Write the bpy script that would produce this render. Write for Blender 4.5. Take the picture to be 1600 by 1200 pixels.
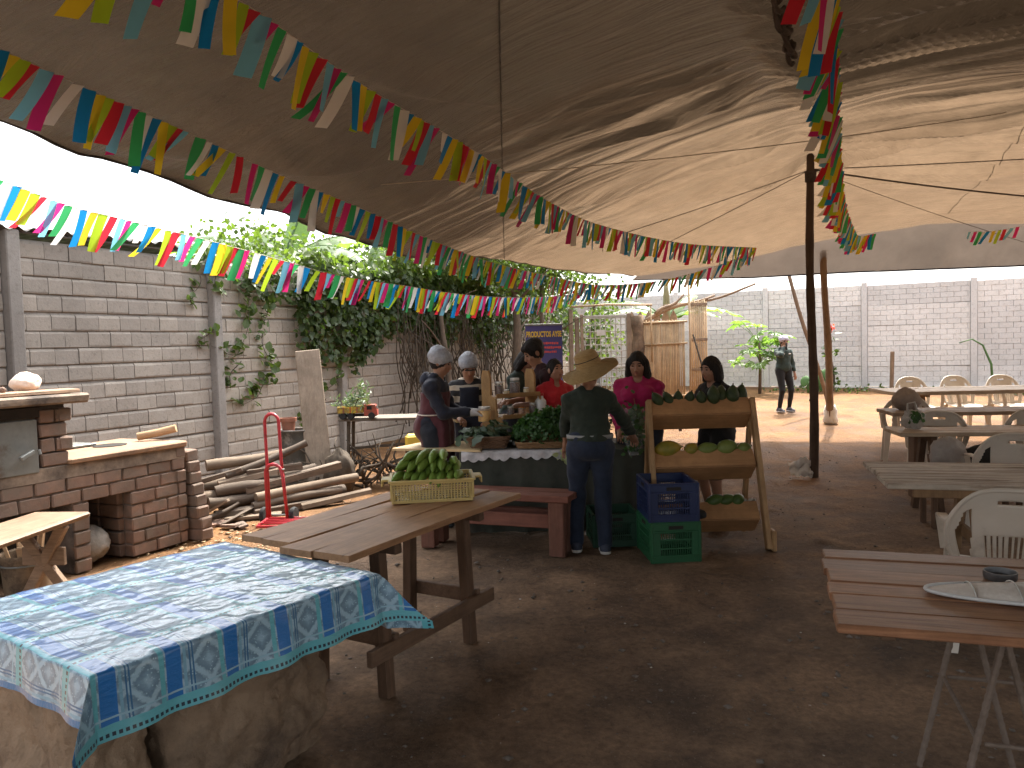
import bpy, math, random
import numpy as np
from mathutils import Vector, Matrix

# ------------------------------------------------------------------ camera, sky, sun, exposure
scene = bpy.context.scene
COL = scene.collection
for o in list(bpy.data.objects):
    bpy.data.objects.remove(o)

PITCH = math.atan(60 / 1200)
ROLL = math.atan(0.028)
cam_d = bpy.data.cameras.new('camera')
cam = bpy.data.objects.new('camera', cam_d)
COL.objects.link(cam)
cam_d.sensor_width = 36.0
cam_d.lens = 27.0
cam_d.clip_start = 0.05
cam_d.clip_end = 2000
cam.location = (0, 0, 1.65)
cam.matrix_world = (Matrix.Translation((0, 0, 1.65)) @ Matrix.Rotation(math.pi / 2 - PITCH, 4, 'X')
                    @ Matrix.Rotation(-ROLL, 4, 'Z'))
scene.camera = cam

SUN_EL, SUN_AZ = math.radians(56), math.radians(22)      # high, behind the scene, a little to the right (azimuth from +Y towards +X)
world = bpy.data.worlds.new('World')
scene.world = world
world.use_nodes = True
wn = world.node_tree
bg = wn.nodes['Background']
sky = wn.nodes.new('ShaderNodeTexSky')
sky.sky_type = 'NISHITA'
sky.sun_disc = False
sky.sun_elevation = SUN_EL
sky.sun_rotation = SUN_AZ
sky.air_density = 1.0
sky.dust_density = 6.0
sky.ozone_density = 1.0
hs = wn.nodes.new('ShaderNodeHueSaturation')
hs.inputs['Saturation'].default_value = 0.25
wn.links.new(sky.outputs[0], hs.inputs['Color'])
wn.links.new(hs.outputs[0], bg.inputs['Color'])
bg.inputs['Strength'].default_value = 0.15

sun_d = bpy.data.lights.new('sun', 'SUN')
sun = bpy.data.objects.new('sun', sun_d)
COL.objects.link(sun)
sun_d.energy = 2.2
sun_d.angle = math.radians(1.2)
sun_d.color = (1.0, 0.93, 0.82)
sdir = Vector((math.sin(SUN_AZ) * math.cos(SUN_EL), math.cos(SUN_AZ) * math.cos(SUN_EL), math.sin(SUN_EL)))
sun.rotation_euler = sdir.to_track_quat('Z', 'Y').to_euler()
sun.location = (4, 20, 30)

scene.view_settings.view_transform = 'Standard'
scene.view_settings.look = 'None'
scene.view_settings.gamma = 1.0
scene.view_settings.use_curve_mapping = False
scene.view_settings.exposure = 2.22
try:
    scene.cycles.max_bounces = 8
    scene.cycles.diffuse_bounces = 4
    scene.cycles.transmission_bounces = 6
    scene.cycles.transparent_max_bounces = 8
    scene.cycles.caustics_reflective = False
    scene.cycles.caustics_refractive = False
    scene.cycles.sample_clamp_indirect = 6
except Exception:
    pass

rnd = random.Random(7)
nrng = np.random.default_rng(11)
pi = math.pi
E1 = Vector((0.427, 0.904, 0)).normalized()      # along the left wall, away from the camera
E2 = Vector((0.904, -0.427, 0)).normalized()     # along the back wall, to the right
YAW = math.atan2(E1.y, E1.x) - pi / 2            # rotation that takes local +Y onto E1 and local +X onto E2

# ------------------------------------------------------------------ noise
def _h(i, j, k):
    n = (i * 374761393 + j * 668265263 + k * 1274126177) & 0xFFFFFFFF
    n = ((n ^ (n >> 13)) * 1274126177) & 0xFFFFFFFF
    return ((n ^ (n >> 16)) & 0xFFFF) / 65535.0

def vnoise(x, y, z=0.0):
    x, y, z = np.broadcast_arrays(np.asarray(x, float), np.asarray(y, float), np.asarray(z, float))
    i, j, k = np.floor(x).astype(np.int64), np.floor(y).astype(np.int64), np.floor(z).astype(np.int64)
    fx, fy, fz = x - i, y - j, z - k
    fx, fy, fz = fx * fx * (3 - 2 * fx), fy * fy * (3 - 2 * fy), fz * fz * (3 - 2 * fz)
    r = 0
    for a in (0, 1):
        for b in (0, 1):
            for c in (0, 1):
                r = r + _h(i + a, j + b, k + c) * (fx if a else 1 - fx) * (fy if b else 1 - fy) * (fz if c else 1 - fz)
    return r * 2 - 1

def fbm(x, y, z=0.0, o=4):
    r, a = 0, 1.0
    for q in range(o):
        f = 2.03 ** q
        r = r + a * vnoise(np.asarray(x) * f + 17.3 * q, np.asarray(y) * f + 5.1 * q, np.asarray(z) * f)
        a *= 0.5
    return r

def gz(x, y):
    """height of the ground: flat under the awning, rising slowly to the back wall"""
    return 0.026 * np.maximum(0, np.minimum(np.asarray(y, float), 26) - 8.5)

def gzf(x, y):
    return float(gz(x, y))

# ------------------------------------------------------------------ mesh helpers
class MB:
    def __init__(self):
        self.v, self.f, self.uv, self.mi = [], [], [], []

    def add(self, vs, fs, mi=0):
        n = len(self.v)
        self.v.extend([tuple(p) for p in vs])
        self.f.extend([tuple(i + n for i in f) for f in fs])
        self.mi.extend([mi] * len(fs))
        return self

    def xf(self, m):
        self.v = [tuple(m @ Vector(p)) for p in self.v]
        return self

    def box(self, c, s, bev=0.0, rz=0, m=None, mi=0, jit=0):
        v, f = chamfer(s, bev)
        if jit:
            v = [(p[0] + rnd.uniform(-jit, jit), p[1] + rnd.uniform(-jit, jit), p[2] + rnd.uniform(-jit, jit)) for p in v]
        M_ = Matrix.Translation(c) @ (m if m else Matrix.Rotation(rz, 4, 'Z'))
        return self.add([M_ @ Vector(p) for p in v], f, mi)

    def beam(self, a, b, w, t, bev=0.004, up=(0, 0, 1), mi=0, jit=0):
        """rectangular bar from a to b; w across, t along 'up'"""
        a, b = Vector(a), Vector(b)
        d = b - a
        L = d.length
        d.normalize()
        s = d.cross(Vector(up))
        if s.length < 1e-4:
            s = d.cross(Vector((1, 0, 0)))
        s.normalize()
        u = s.cross(d)
        m = Matrix((s, d, u)).transposed().to_4x4()
        return self.box((a + b) / 2, (w, L, t), bev, m=m, mi=mi, jit=jit)

    def tube(self, pts, r, n=8, cap=True, mi=0, rs=None):
        pts = [Vector(p) for p in pts]
        k = len(pts)
        rr = rs if rs is not None else ([r] * k if not hasattr(r, '__len__') else list(r))
        if len(rr) != k:
            rr = [rr[0] + (rr[-1] - rr[0]) * i / (k - 1) for i in range(k)]
        t0 = (pts[1] - pts[0]).normalized()
        ref = Vector((0, 0, 1)) if abs(t0.z) < 0.9 else Vector((1, 0, 0))
        nrm = t0.cross(ref).normalized()
        vs = []
        for i in range(k):
            t = (pts[min(i + 1, k - 1)] - pts[max(i - 1, 0)])
            if t.length < 1e-9:
                t = t0
            t.normalize()
            nrm = (nrm - t * nrm.dot(t))
            if nrm.length < 1e-6:
                nrm = t.cross(Vector((0.3, 0.5, 0.8)))
            nrm.normalize()
            bn = t.cross(nrm)
            for j in range(n):
                a = 2 * pi * j / n
                vs.append(pts[i] + (nrm * math.cos(a) + bn * math.sin(a)) * rr[i])
        fs = [(i * n + j, i * n + (j + 1) % n, (i + 1) * n + (j + 1) % n, (i + 1) * n + j) for i in range(k - 1) for j in range(n)]
        if cap:
            fs += [tuple(range(n - 1, -1, -1)), tuple((k - 1) * n + j for j in range(n))]
        return self.add(vs, fs, mi)

    def lathe(self, prof, c=(0, 0, 0), n=20, mi=0, sx=1, sy=1, m=None):
        vs, k = [], len(prof)
        for r, z in prof:
            for j in range(n):
                a = 2 * pi * j / n
                vs.append(Vector((r * math.cos(a) * sx, r * math.sin(a) * sy, z)))
        fs = [(i * n + j, i * n + (j + 1) % n, (i + 1) * n + (j + 1) % n, (i + 1) * n + j) for i in range(k - 1) for j in range(n)]
        if prof[0][0] > 1e-5:
            fs.append(tuple(range(n - 1, -1, -1)))
        if prof[-1][0] > 1e-5:
            fs.append(tuple((k - 1) * n + j for j in range(n)))
        M_ = Matrix.Translation(c) @ (m if m else Matrix.Identity(4))
        return self.add([M_ @ p for p in vs], fs, mi)

    def prism(self, poly, z0, z1, m=None, mi=0):
        n = len(poly)
        vs = [Vector((p[0], p[1], z0)) for p in poly] + [Vector((p[0], p[1], z1)) for p in poly]
        if m:
            vs = [m @ p for p in vs]
        fs = [tuple(range(n - 1, -1, -1)), tuple(range(n, 2 * n))] + [(i, (i + 1) % n, n + (i + 1) % n, n + i) for i in range(n)]
        return self.add(vs, fs, mi)

    def mesh(self, name, mats=None, smooth=False, off=None):
        me = bpy.data.meshes.new(name)
        v = np.array(self.v, float)
        if off is not None:
            v = v - np.array(off)
        me.from_pydata(v.tolist(), [], self.f)
        fin(me, mats, smooth)
        if mats and len(mats if isinstance(mats, (list, tuple)) else [mats]) > 1:
            me.polygons.foreach_set('material_index', self.mi)
        return me

    def build(self, name, mat=None, parent=None, smooth=False, world=False):
        off = None
        if world and parent is not None:
            off = worldloc(parent)
        return link(name, self.mesh(name, mat, smooth, off), parent)

def worldloc(o):
    p = Vector((0, 0, 0))
    while o is not None:
        p += o.location
        o = o.parent
    return p

def fin(me, mats, smooth):
    if mats is not None:
        for m in (mats if isinstance(mats, (list, tuple)) else [mats]):
            me.materials.append(m)
    if smooth:
        me.polygons.foreach_set('use_smooth', [True] * len(me.polygons))
        if smooth != True:
            try:
                me.set_sharp_from_angle(angle=math.radians(smooth))
            except Exception:
                pass
    me.update()

def link(name, me, parent=None):
    o = bpy.data.objects.new(name, me)
    COL.objects.link(o)
    o.parent = parent
    return o

def chamfer(s, b):
    hx, hy, hz = s[0] / 2, s[1] / 2, s[2] / 2
    b = min(b, hx * 0.9, hy * 0.9, hz * 0.9)
    if b <= 1e-5:
        v = [(x, y, z) for x in (-hx, hx) for y in (-hy, hy) for z in (-hz, hz)]
        return v, [(0, 1, 3, 2), (4, 6, 7, 5), (0, 4, 5, 1), (2, 3, 7, 6), (0, 2, 6, 4), (1, 5, 7, 3)]
    v, idx = [], {}
    for x in (-1, 1):
        for y in (-1, 1):
            for z in (-1, 1):
                idx[(x, y, z, 0)] = len(v); v.append((x * hx, y * (hy - b), z * (hz - b)))
                idx[(x, y, z, 1)] = len(v); v.append((x * (hx - b), y * hy, z * (hz - b)))
                idx[(x, y, z, 2)] = len(v); v.append((x * (hx - b), y * (hy - b), z * hz))
    f = []
    I = idx
    for x in (-1, 1):
        q = [I[(x, -1, -1, 0)], I[(x, 1, -1, 0)], I[(x, 1, 1, 0)], I[(x, -1, 1, 0)]]
        f.append(q if x > 0 else q[::-1])
        q = [I[(-1, x, -1, 1)], I[(-1, x, 1, 1)], I[(1, x, 1, 1)], I[(1, x, -1, 1)]]
        f.append(q if x > 0 else q[::-1])
        q = [I[(-1, -1, x, 2)], I[(1, -1, x, 2)], I[(1, 1, x, 2)], I[(-1, 1, x, 2)]]
        f.append(q if x > 0 else q[::-1])
    for a in (-1, 1):
        for c in (-1, 1):
            q = [I[(a, c, -1, 0)], I[(a, c, -1, 1)], I[(a, c, 1, 1)], I[(a, c, 1, 0)]]
            f.append(q if a * c > 0 else q[::-1])
            q = [I[(a, -1, c, 0)], I[(a, 1, c, 0)], I[(a, 1, c, 2)], I[(a, -1, c, 2)]]
            f.append(q if a * c > 0 else q[::-1])
            q = [I[(-1, a, c, 1)], I[(-1, a, c, 2)], I[(1, a, c, 2)], I[(1, a, c, 1)]]
            f.append(q if a * c > 0 else q[::-1])
            for z in (-1, 1):
                q = [I[(a, c, z, 0)], I[(a, c, z, 1)], I[(a, c, z, 2)]]
                f.append(q if a * c * z > 0 else q[::-1])
    return v, f

def npmesh(name, V, Fq, mat, parent=None, smooth=False, uv=None):
    """mesh from numpy arrays, faces all of one size"""
    me = bpy.data.meshes.new(name)
    V = np.asarray(V, np.float32)
    Fq = np.asarray(Fq, np.int32)
    k = Fq.shape[1]
    me.vertices.add(len(V)); me.vertices.foreach_set('co', V.ravel())
    me.loops.add(Fq.size); me.loops.foreach_set('vertex_index', Fq.ravel())
    me.polygons.add(len(Fq))
    me.polygons.foreach_set('loop_start', np.arange(0, Fq.size, k, dtype=np.int32))
    me.polygons.foreach_set('loop_total', np.full(len(Fq), k, np.int32))
    if uv is not None:
        l = me.uv_layers.new(name='UVMap')
        l.data.foreach_set('uv', np.asarray(uv, np.float32)[Fq.ravel()].ravel())
    me.update(calc_edges=True)
    fin(me, mat, smooth)
    return link(name, me, parent)

def grid_faces(nu, nv):
    i, j = np.meshgrid(np.arange(nu - 1), np.arange(nv - 1), indexing='ij')
    a = (i * nv + j).ravel()
    return np.stack([a, a + nv, a + nv + 1, a + 1], 1)

def tag(o, label=None, cat=None, group=None, kind=None):
    if label: o['label'] = label
    if cat: o['category'] = cat
    if group: o['group'] = group
    if kind: o['kind'] = kind
    return o

def thing(name, label, cat, loc=(0, 0, 0), rz=0, group=None):
    o = bpy.data.objects.new(name, None)
    COL.objects.link(o)
    o.empty_display_size = 0.1
    o.location = loc
    o.rotation_euler = (0, 0, rz)
    return tag(o, label, cat, group)

def struct(o):
    return tag(o, kind='structure')

def inst(name, me, parent, loc, rot=(0, 0, 0), sc=(1, 1, 1), mat=None):
    o = link(name, me, parent)
    o.location = loc
    o.rotation_euler = rot
    o.scale = sc
    if mat is not None:
        o.material_slots[0].link = 'OBJECT'
        o.material_slots[0].material = mat
    return o

def kids(o):
    return list(o.children)

def copy_tree(o, parent=None):
    c = o.copy()
    COL.objects.link(c)
    c.parent = parent
    for ch in kids(o):
        copy_tree(ch, c)
    return c

# ------------------------------------------------------------------ materials
def newmat(name):
    m = bpy.data.materials.new(name)
    m.use_nodes = True
    nt = m.node_tree
    b = nt.nodes['Principled BSDF']
    return m, nt, b

def N(nt, t, **kw):
    n = nt.nodes.new(t)
    for k, v in kw.items():
        if hasattr(n, k) and not (k in n.inputs.keys()):
            setattr(n, k, v)
        else:
            n.inputs[k].default_value = v
    return n

def ramp(nt, fac, stops):
    r = nt.nodes.new('ShaderNodeValToRGB')
    el = r.color_ramp.elements
    while len(el) < len(stops):
        el.new(0.5)
    for e, (p, c) in zip(el, stops):
        e.position = p
        e.color = (*c, 1) if len(c) == 3 else c
    nt.links.new(fac, r.inputs[0])
    return r.outputs[0]

def mixc(nt, fac, a, b, mode='MIX'):
    m = nt.nodes.new('ShaderNodeMix')
    m.data_type = 'RGBA'
    m.blend_type = mode
    for s, v in ((m.inputs[0], fac), (m.inputs[6], a), (m.inputs[7], b)):
        if hasattr(v, 'is_output'):
            nt.links.new(v, s)
        elif isinstance(v, (int, float)):
            s.default_value = v
        else:
            s.default_value = (*v, 1)
    return m.outputs[2]

def noise(nt, co, scale, detail=5, rough=0.6, dist=0.0):
    n = N(nt, 'ShaderNodeTexNoise')
    n.inputs['Scale'].default_value = scale
    n.inputs['Detail'].default_value = detail
    n.inputs['Roughness'].default_value = rough
    n.inputs['Distortion'].default_value = dist
    if co is not None:
        nt.links.new(co, n.inputs['Vector'])
    return n.outputs['Fac']

def coords(nt, kind='Object', scale=(1, 1, 1), rot=(0, 0, 0)):
    t = nt.nodes.new('ShaderNodeTexCoord')
    m = nt.nodes.new('ShaderNodeMapping')
    m.inputs['Scale'].default_value = scale
    m.inputs['Rotation'].default_value = rot
    nt.links.new(t.outputs[kind], m.inputs['Vector'])
    return m.outputs[0]

def wpos(nt, scale=(1, 1, 1)):
    g = nt.nodes.new('ShaderNodeNewGeometry')
    m = nt.nodes.new('ShaderNodeMapping')
    m.inputs['Scale'].default_value = scale
    nt.links.new(g.outputs['Position'], m.inputs['Vector'])
    return m.outputs[0]

def bump(nt, b, h, strength=0.3, dist=0.01):
    n = nt.nodes.new('ShaderNodeBump')
    n.inputs['Strength'].default_value = strength
    n.inputs['Distance'].default_value = dist
    nt.links.new(h, n.inputs['Height'])
    nt.links.new(n.outputs[0], b.inputs['Normal'])

def pm(name, c1, c2=None, sc=8, rough=0.7, stretch=(1, 1, 1), bmp=0.2, bd=0.004, var=0.0, dirt=None, dsc=3, dth=0.55,
       metal=0.0, spec=0.3, detail=6, kind='Object', rvar=0.15, trans=0.0, sheen=0.0):
    """general worn surface: two tones by noise, per-object variation, dirt patches, roughness variation, fine relief"""
    m, nt, b = newmat(name)
    c2 = c2 or tuple(x * 0.7 for x in c1)
    co = wpos(nt, stretch) if kind == 'World' else coords(nt, kind, stretch)
    n1 = noise(nt, co, sc, detail, 0.65)
    col = ramp(nt, n1, [(0.3, c1), (0.7, c2)])
    if var:
        oi = nt.nodes.new('ShaderNodeObjectInfo')
        hv = nt.nodes.new('ShaderNodeHueSaturation')
        mr = N(nt, 'ShaderNodeMapRange')
        mr.inputs['To Min'].default_value = 1 - var
        mr.inputs['To Max'].default_value = 1 + var
        nt.links.new(oi.outputs['Random'], mr.inputs['Value'])
        nt.links.new(mr.outputs[0], hv.inputs['Value'])
        nt.links.new(col, hv.inputs['Color'])
        col = hv.outputs[0]
    if dirt:
        n2 = noise(nt, wpos(nt), dsc, 7, 0.7)
        f = ramp(nt, n2, [(dth - 0.08, (0, 0, 0)), (dth + 0.12, (1, 1, 1))])
        col = mixc(nt, f, col, dirt)
    nt.links.new(col, b.inputs['Base Color'])
    b.inputs['Metallic'].default_value = metal
    b.inputs['Specular IOR Level'].default_value = spec
    n3 = noise(nt, co, sc * 2.3, 4)
    mr = N(nt, 'ShaderNodeMapRange')
    mr.inputs['To Min'].default_value = max(0.03, rough - rvar)
    mr.inputs['To Max'].default_value = min(1, rough + rvar)
    nt.links.new(n3, mr.inputs['Value'])
    nt.links.new(mr.outputs[0], b.inputs['Roughness'])
    if bmp:
        bump(nt, b, noise(nt, co, sc * 4, 5), bmp, bd)
    if trans:
        tr = nt.nodes.new('ShaderNodeBsdfTranslucent')
        nt.links.new(col, tr.inputs['Color'])
        mx = nt.nodes.new('ShaderNodeMixShader')
        mx.inputs[0].default_value = trans
        nt.links.new(b.outputs[0], mx.inputs[1])
        nt.links.new(tr.outputs[0], mx.inputs[2])
        nt.links.new(mx.outputs[0], nt.nodes['Material Output'].inputs['Surface'])
    if sheen:
        b.inputs['Sheen Weight'].default_value = sheen
    return m

def wood(name, c1, c2, axis='Y', rough=0.65, var=0.12, dirt=None, dth=0.6, sc=1.0):
    """grain stretched along one local axis"""
    m, nt, b = newmat(name)
    st = {'X': (0.8, 14, 14), 'Y': (14, 0.8, 14), 'Z': (14, 14, 0.8)}[axis]
    oi = nt.nodes.new('ShaderNodeObjectInfo')
    t = nt.nodes.new('ShaderNodeTexCoord')
    add = nt.nodes.new('ShaderNodeVectorMath')
    add.operation = 'MULTIPLY_ADD'
    add.inputs[1].default_value = (1, 1, 1)
    cmb = nt.nodes.new('ShaderNodeCombineXYZ')
    mul = nt.nodes.new('ShaderNodeMath')
    mul.operation = 'MULTIPLY'
    mul.inputs[1].default_value = 37.0
    nt.links.new(oi.outputs['Random'], mul.inputs[0])
    for k in range(3):
        nt.links.new(mul.outputs[0], cmb.inputs[k])
    nt.links.new(t.outputs['Object'], add.inputs[0])
    nt.links.new(cmb.outputs[0], add.inputs[2])
    mp = nt.nodes.new('ShaderNodeMapping')
    mp.inputs['Scale'].default_value = tuple(x * sc for x in st)
    nt.links.new(add.outputs[0], mp.inputs['Vector'])
    g = noise(nt, mp.outputs[0], 3.0, 8, 0.7, 0.6)
    col = ramp(nt, g, [(0.28, c1), (0.5, tuple((a + b_) / 2 for a, b_ in zip(c1, c2))), (0.72, c2)])
    hv = nt.nodes.new('ShaderNodeHueSaturation')
    mr = N(nt, 'ShaderNodeMapRange')
    mr.inputs['To Min'].default_value = 1 - var
    mr.inputs['To Max'].default_value = 1 + var
    nt.links.new(oi.outputs['Random'], mr.inputs['Value'])
    nt.links.new(mr.outputs[0], hv.inputs['Value'])
    nt.links.new(col, hv.inputs['Color'])
    col = hv.outputs[0]
    n2 = noise(nt, wpos(nt), 5, 6, 0.7)
    f = ramp(nt, n2, [(0.4, (0.8, 0.8, 0.8)), (0.65, (1.08, 1.08, 1.08))])
    col = mixc(nt, 1.0, col, f, 'MULTIPLY')
    if dirt:
        f = ramp(nt, noise(nt, mp.outputs[0], 1.3, 8, 0.75), [(dth - 0.05, (0, 0, 0)), (dth + 0.08, (1, 1, 1))])
        col = mixc(nt, f, col, dirt)
    nt.links.new(col, b.inputs['Base Color'])
    b.inputs['Roughness'].default_value = rough
    b.inputs['Specular IOR Level'].default_value = 0.2
    bump(nt, b, g, 0.45, 0.004)
    return m

MATS = {}
# ------------------------------------------------------------------ ground
def ground_material():
    m, nt, b = newmat('trodden_earth')
    p = wpos(nt)
    sep = nt.nodes.new('ShaderNodeSeparateXYZ')
    nt.links.new(p, sep.inputs[0])
    fine = noise(nt, p, 26, 9, 0.75)
    mid = noise(nt, p, 2.2, 8, 0.65, 0.4)
    big = noise(nt, p, 0.55, 5, 0.6)
    earth_tone = ramp(nt, mid, [(0.3, (0.090, 0.059, 0.038)), (0.5, (0.19, 0.125, 0.079)), (0.72, (0.31, 0.208, 0.134))])
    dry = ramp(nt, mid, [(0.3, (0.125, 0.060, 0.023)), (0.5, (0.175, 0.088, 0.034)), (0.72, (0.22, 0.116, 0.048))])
    # dry sand in the open yard, greyer-brown trodden earth among the tables
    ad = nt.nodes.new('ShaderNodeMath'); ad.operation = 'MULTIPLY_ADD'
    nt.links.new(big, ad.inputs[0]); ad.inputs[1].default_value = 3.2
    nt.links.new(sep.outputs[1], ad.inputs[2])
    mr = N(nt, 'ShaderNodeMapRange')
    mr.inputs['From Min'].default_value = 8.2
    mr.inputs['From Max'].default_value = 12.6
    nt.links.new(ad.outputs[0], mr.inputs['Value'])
    # the strip along the left wall and stove is dry and covered with sawdust
    dt = nt.nodes.new('ShaderNodeVectorMath'); dt.operation = 'DOT_PRODUCT'
    nt.links.new(p, dt.inputs[0]); dt.inputs[1].default_value = (-E2.x, -E2.y, 0)
    mr2 = N(nt, 'ShaderNodeMapRange')
    mr2.inputs['From Min'].default_value = 4.2
    mr2.inputs['From Max'].default_value = 5.0
    ad2 = nt.nodes.new('ShaderNodeMath'); ad2.operation = 'MULTIPLY_ADD'
    nt.links.new(big, ad2.inputs[0]); ad2.inputs[1].default_value = 0.9
    nt.links.new(dt.outputs['Value'], ad2.inputs[2])
    nt.links.new(ad2.outputs[0], mr2.inputs['Value'])
    dtE = nt.nodes.new('ShaderNodeVectorMath'); dtE.operation = 'DOT_PRODUCT'
    nt.links.new(p, dtE.inputs[0]); dtE.inputs[1].default_value = (E1.x, E1.y, 0)
    mrE = N(nt, 'ShaderNodeMapRange'); mrE.inputs['From Min'].default_value = 3.0; mrE.inputs['From Max'].default_value = 4.2  # strip ends out of view near the camera, to bounce less light
    nt.links.new(dtE.outputs['Value'], mrE.inputs['Value'])
    mlE = nt.nodes.new('ShaderNodeMath'); mlE.operation = 'MULTIPLY'
    nt.links.new(mr2.outputs[0], mlE.inputs[0]); nt.links.new(mrE.outputs[0], mlE.inputs[1])
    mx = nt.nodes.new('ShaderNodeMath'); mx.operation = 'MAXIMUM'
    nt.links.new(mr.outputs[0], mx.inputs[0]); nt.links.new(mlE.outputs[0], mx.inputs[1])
    col = mixc(nt, mx.outputs[0], earth_tone, dry)
    out = N(nt, 'ShaderNodeMapRange'); out.inputs['From Min'].default_value = 7.3; out.inputs['From Max'].default_value = 7.6
    nt.links.new(dt.outputs['Value'], out.inputs['Value'])
    col = mixc(nt, out.outputs[0], col, (0.045, 0.05, 0.022))  # unseen ground beyond the walls coloured dark to bounce less light
    dt3 = nt.nodes.new('ShaderNodeVectorMath'); dt3.operation = 'DOT_PRODUCT'
    nt.links.new(p, dt3.inputs[0]); dt3.inputs[1].default_value = (E1.x, E1.y, 0)
    out3 = N(nt, 'ShaderNodeMapRange'); out3.inputs['From Min'].default_value = 22.2; out3.inputs['From Max'].default_value = 22.6
    nt.links.new(dt3.outputs['Value'], out3.inputs['Value'])
    col = mixc(nt, out3.outputs[0], col, (0.045, 0.05, 0.022))
    bp = ramp(nt, noise(nt, p, 0.9, 4, 0.6, 0.8), [(0.36, (0.72, 0.72, 0.72)), (0.62, (1.25, 1.22, 1.18))])
    col = mixc(nt, 1.0, col, bp, 'MULTIPLY')
    sp = ramp(nt, fine, [(0.35, (0.62, 0.62, 0.62)), (0.6, (1.1, 1.1, 1.1))])
    col = mixc(nt, 1.0, col, sp, 'MULTIPLY')
    grit = ramp(nt, noise(nt, p, 90, 3, 0.5), [(0.66, (0, 0, 0)), (0.72, (1, 1, 1))])
    col = mixc(nt, grit, col, (0.22, 0.18, 0.14))
    nt.links.new(col, b.inputs['Base Color'])
    rr = ramp(nt, mid, [(0.3, (0.75, 0.75, 0.75)), (0.6, (0.95, 0.95, 0.95))])
    nt.links.new(rr, b.inputs['Roughness'])
    b.inputs['Specular IOR Level'].default_value = 0.25
    h = nt.nodes.new('ShaderNodeMath'); h.operation = 'MULTIPLY_ADD'
    nt.links.new(mid, h.inputs[0]); h.inputs[1].default_value = 2.0; nt.links.new(fine, h.inputs[2])
    bump(nt, b, h.outputs[0], 0.7, 0.03)
    return m

def axis_pts(lo, hi, dlo, dhi, step, grow=1.25):
    a = list(np.arange(dlo, dhi, step))
    s, x = step, dhi
    while x < hi:
        a.append(x); s *= grow; x += s
    a.append(hi)
    s, x, pre = step, dlo, []
    while x > lo:
        s *= grow; x -= s; pre.append(max(x, lo))
    return np.array(sorted(set(pre + a)))

gx = axis_pts(-250, 300, -4.5, 7, 0.06)
gy = axis_pts(-30, 500, 1.2, 9, 0.05)
GX, GY = np.meshgrid(gx, gy, indexing='ij')
fade = 1 / (1 + np.exp(np.clip((np.hypot(GX, GY) - 22) / 3, -50, 50)))
hum = fbm(GX * 1.1, GY * 1.1, 0, 3) * 0.014 + fbm(GX * 7, GY * 7, 3, 3) * 0.006
scuff = np.maximum(0, fbm(GX * 4.1, GY * 4.1, 9, 2) - 0.55) * 0.03
GZ = gz(GX, GY) + (hum + scuff) * fade - 0.006
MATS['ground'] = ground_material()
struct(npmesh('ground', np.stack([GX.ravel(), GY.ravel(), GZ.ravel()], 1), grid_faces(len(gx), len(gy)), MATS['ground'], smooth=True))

# pebbles, chips and crumbs trodden into the earth
def scatter_chips(name, n, region, smin, smax, mat, flat=0.5, seed=1, label=None):
    r = np.random.default_rng(seed)
    base = np.array([(1, 0, 0), (-1, 0, 0), (0, 1, 0), (0, -1, 0), (0, 0, 1), (0, 0, -1)], float)
    tri = np.array([(0, 2, 4), (2, 1, 4), (1, 3, 4), (3, 0, 4), (2, 0, 5), (1, 2, 5), (3, 1, 5), (0, 3, 5)])
    V, Fs = [], []
    for i in range(n):
        x, y = region(r)
        s = smin * (smax / smin) ** (r.random() ** 2.5)
        a = r.random() * 2 * pi
        sc = np.array([s, s * r.uniform(0.4, 1), s * flat * r.uniform(0.4, 1)])
        p = base * sc * r.uniform(0.7, 1.2, (6, 1))
        c, q = math.cos(a), math.sin(a)
        p = np.stack([p[:, 0] * c - p[:, 1] * q + x, p[:, 0] * q + p[:, 1] * c + y, p[:, 2] + gzf(x, y) + s * 0.1], 1)
        V.append(p); Fs.append(tri + 6 * i)
    o = npmesh(name, np.concatenate(V), np.concatenate(Fs), mat)
    return tag(o, label, 'debris', kind='stuff')

peb = pm('pebble', (0.22, 0.18, 0.15), (0.09, 0.075, 0.06), 14, 0.85, kind='World')
scatter_chips('pebbles', 3600, lambda r: (r.uniform(-3, 5), r.uniform(1.5, 12) if r.random() < .5 else r.uniform(1.5, 6)), 0.004, 0.028, peb, 0.6, 3,
              'small pebbles and crumbs trodden into the dark earth floor')
lit = pm('pale_litter', (0.62, 0.58, 0.52), (0.42, 0.38, 0.32), 10, 0.8, kind='World')
scatter_chips('litter', 130, lambda r: (r.uniform(-1.2, 4), r.uniform(2, 7.5)), 0.004, 0.013, lit, 0.35, 5,
              'tiny pale paper and plastic scraps dotting the earth floor')
chip = pm('wood_chips', (0.58, 0.42, 0.25), (0.33, 0.22, 0.12), 12, 0.85, kind='World')
def chipreg(r):
    s, w = r.normal(0.1, 0.45), r.normal(0.15, 0.3)
    p = Vector((-2.5, 6.5, 0)) + E1 * s + E2 * w
    return p.x, p.y
scatter_chips('wood_chips', 1500, chipreg, 0.005, 0.035, chip, 0.25, 6, 'sawdust and wood chips scattered in front of the firewood')

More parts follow.
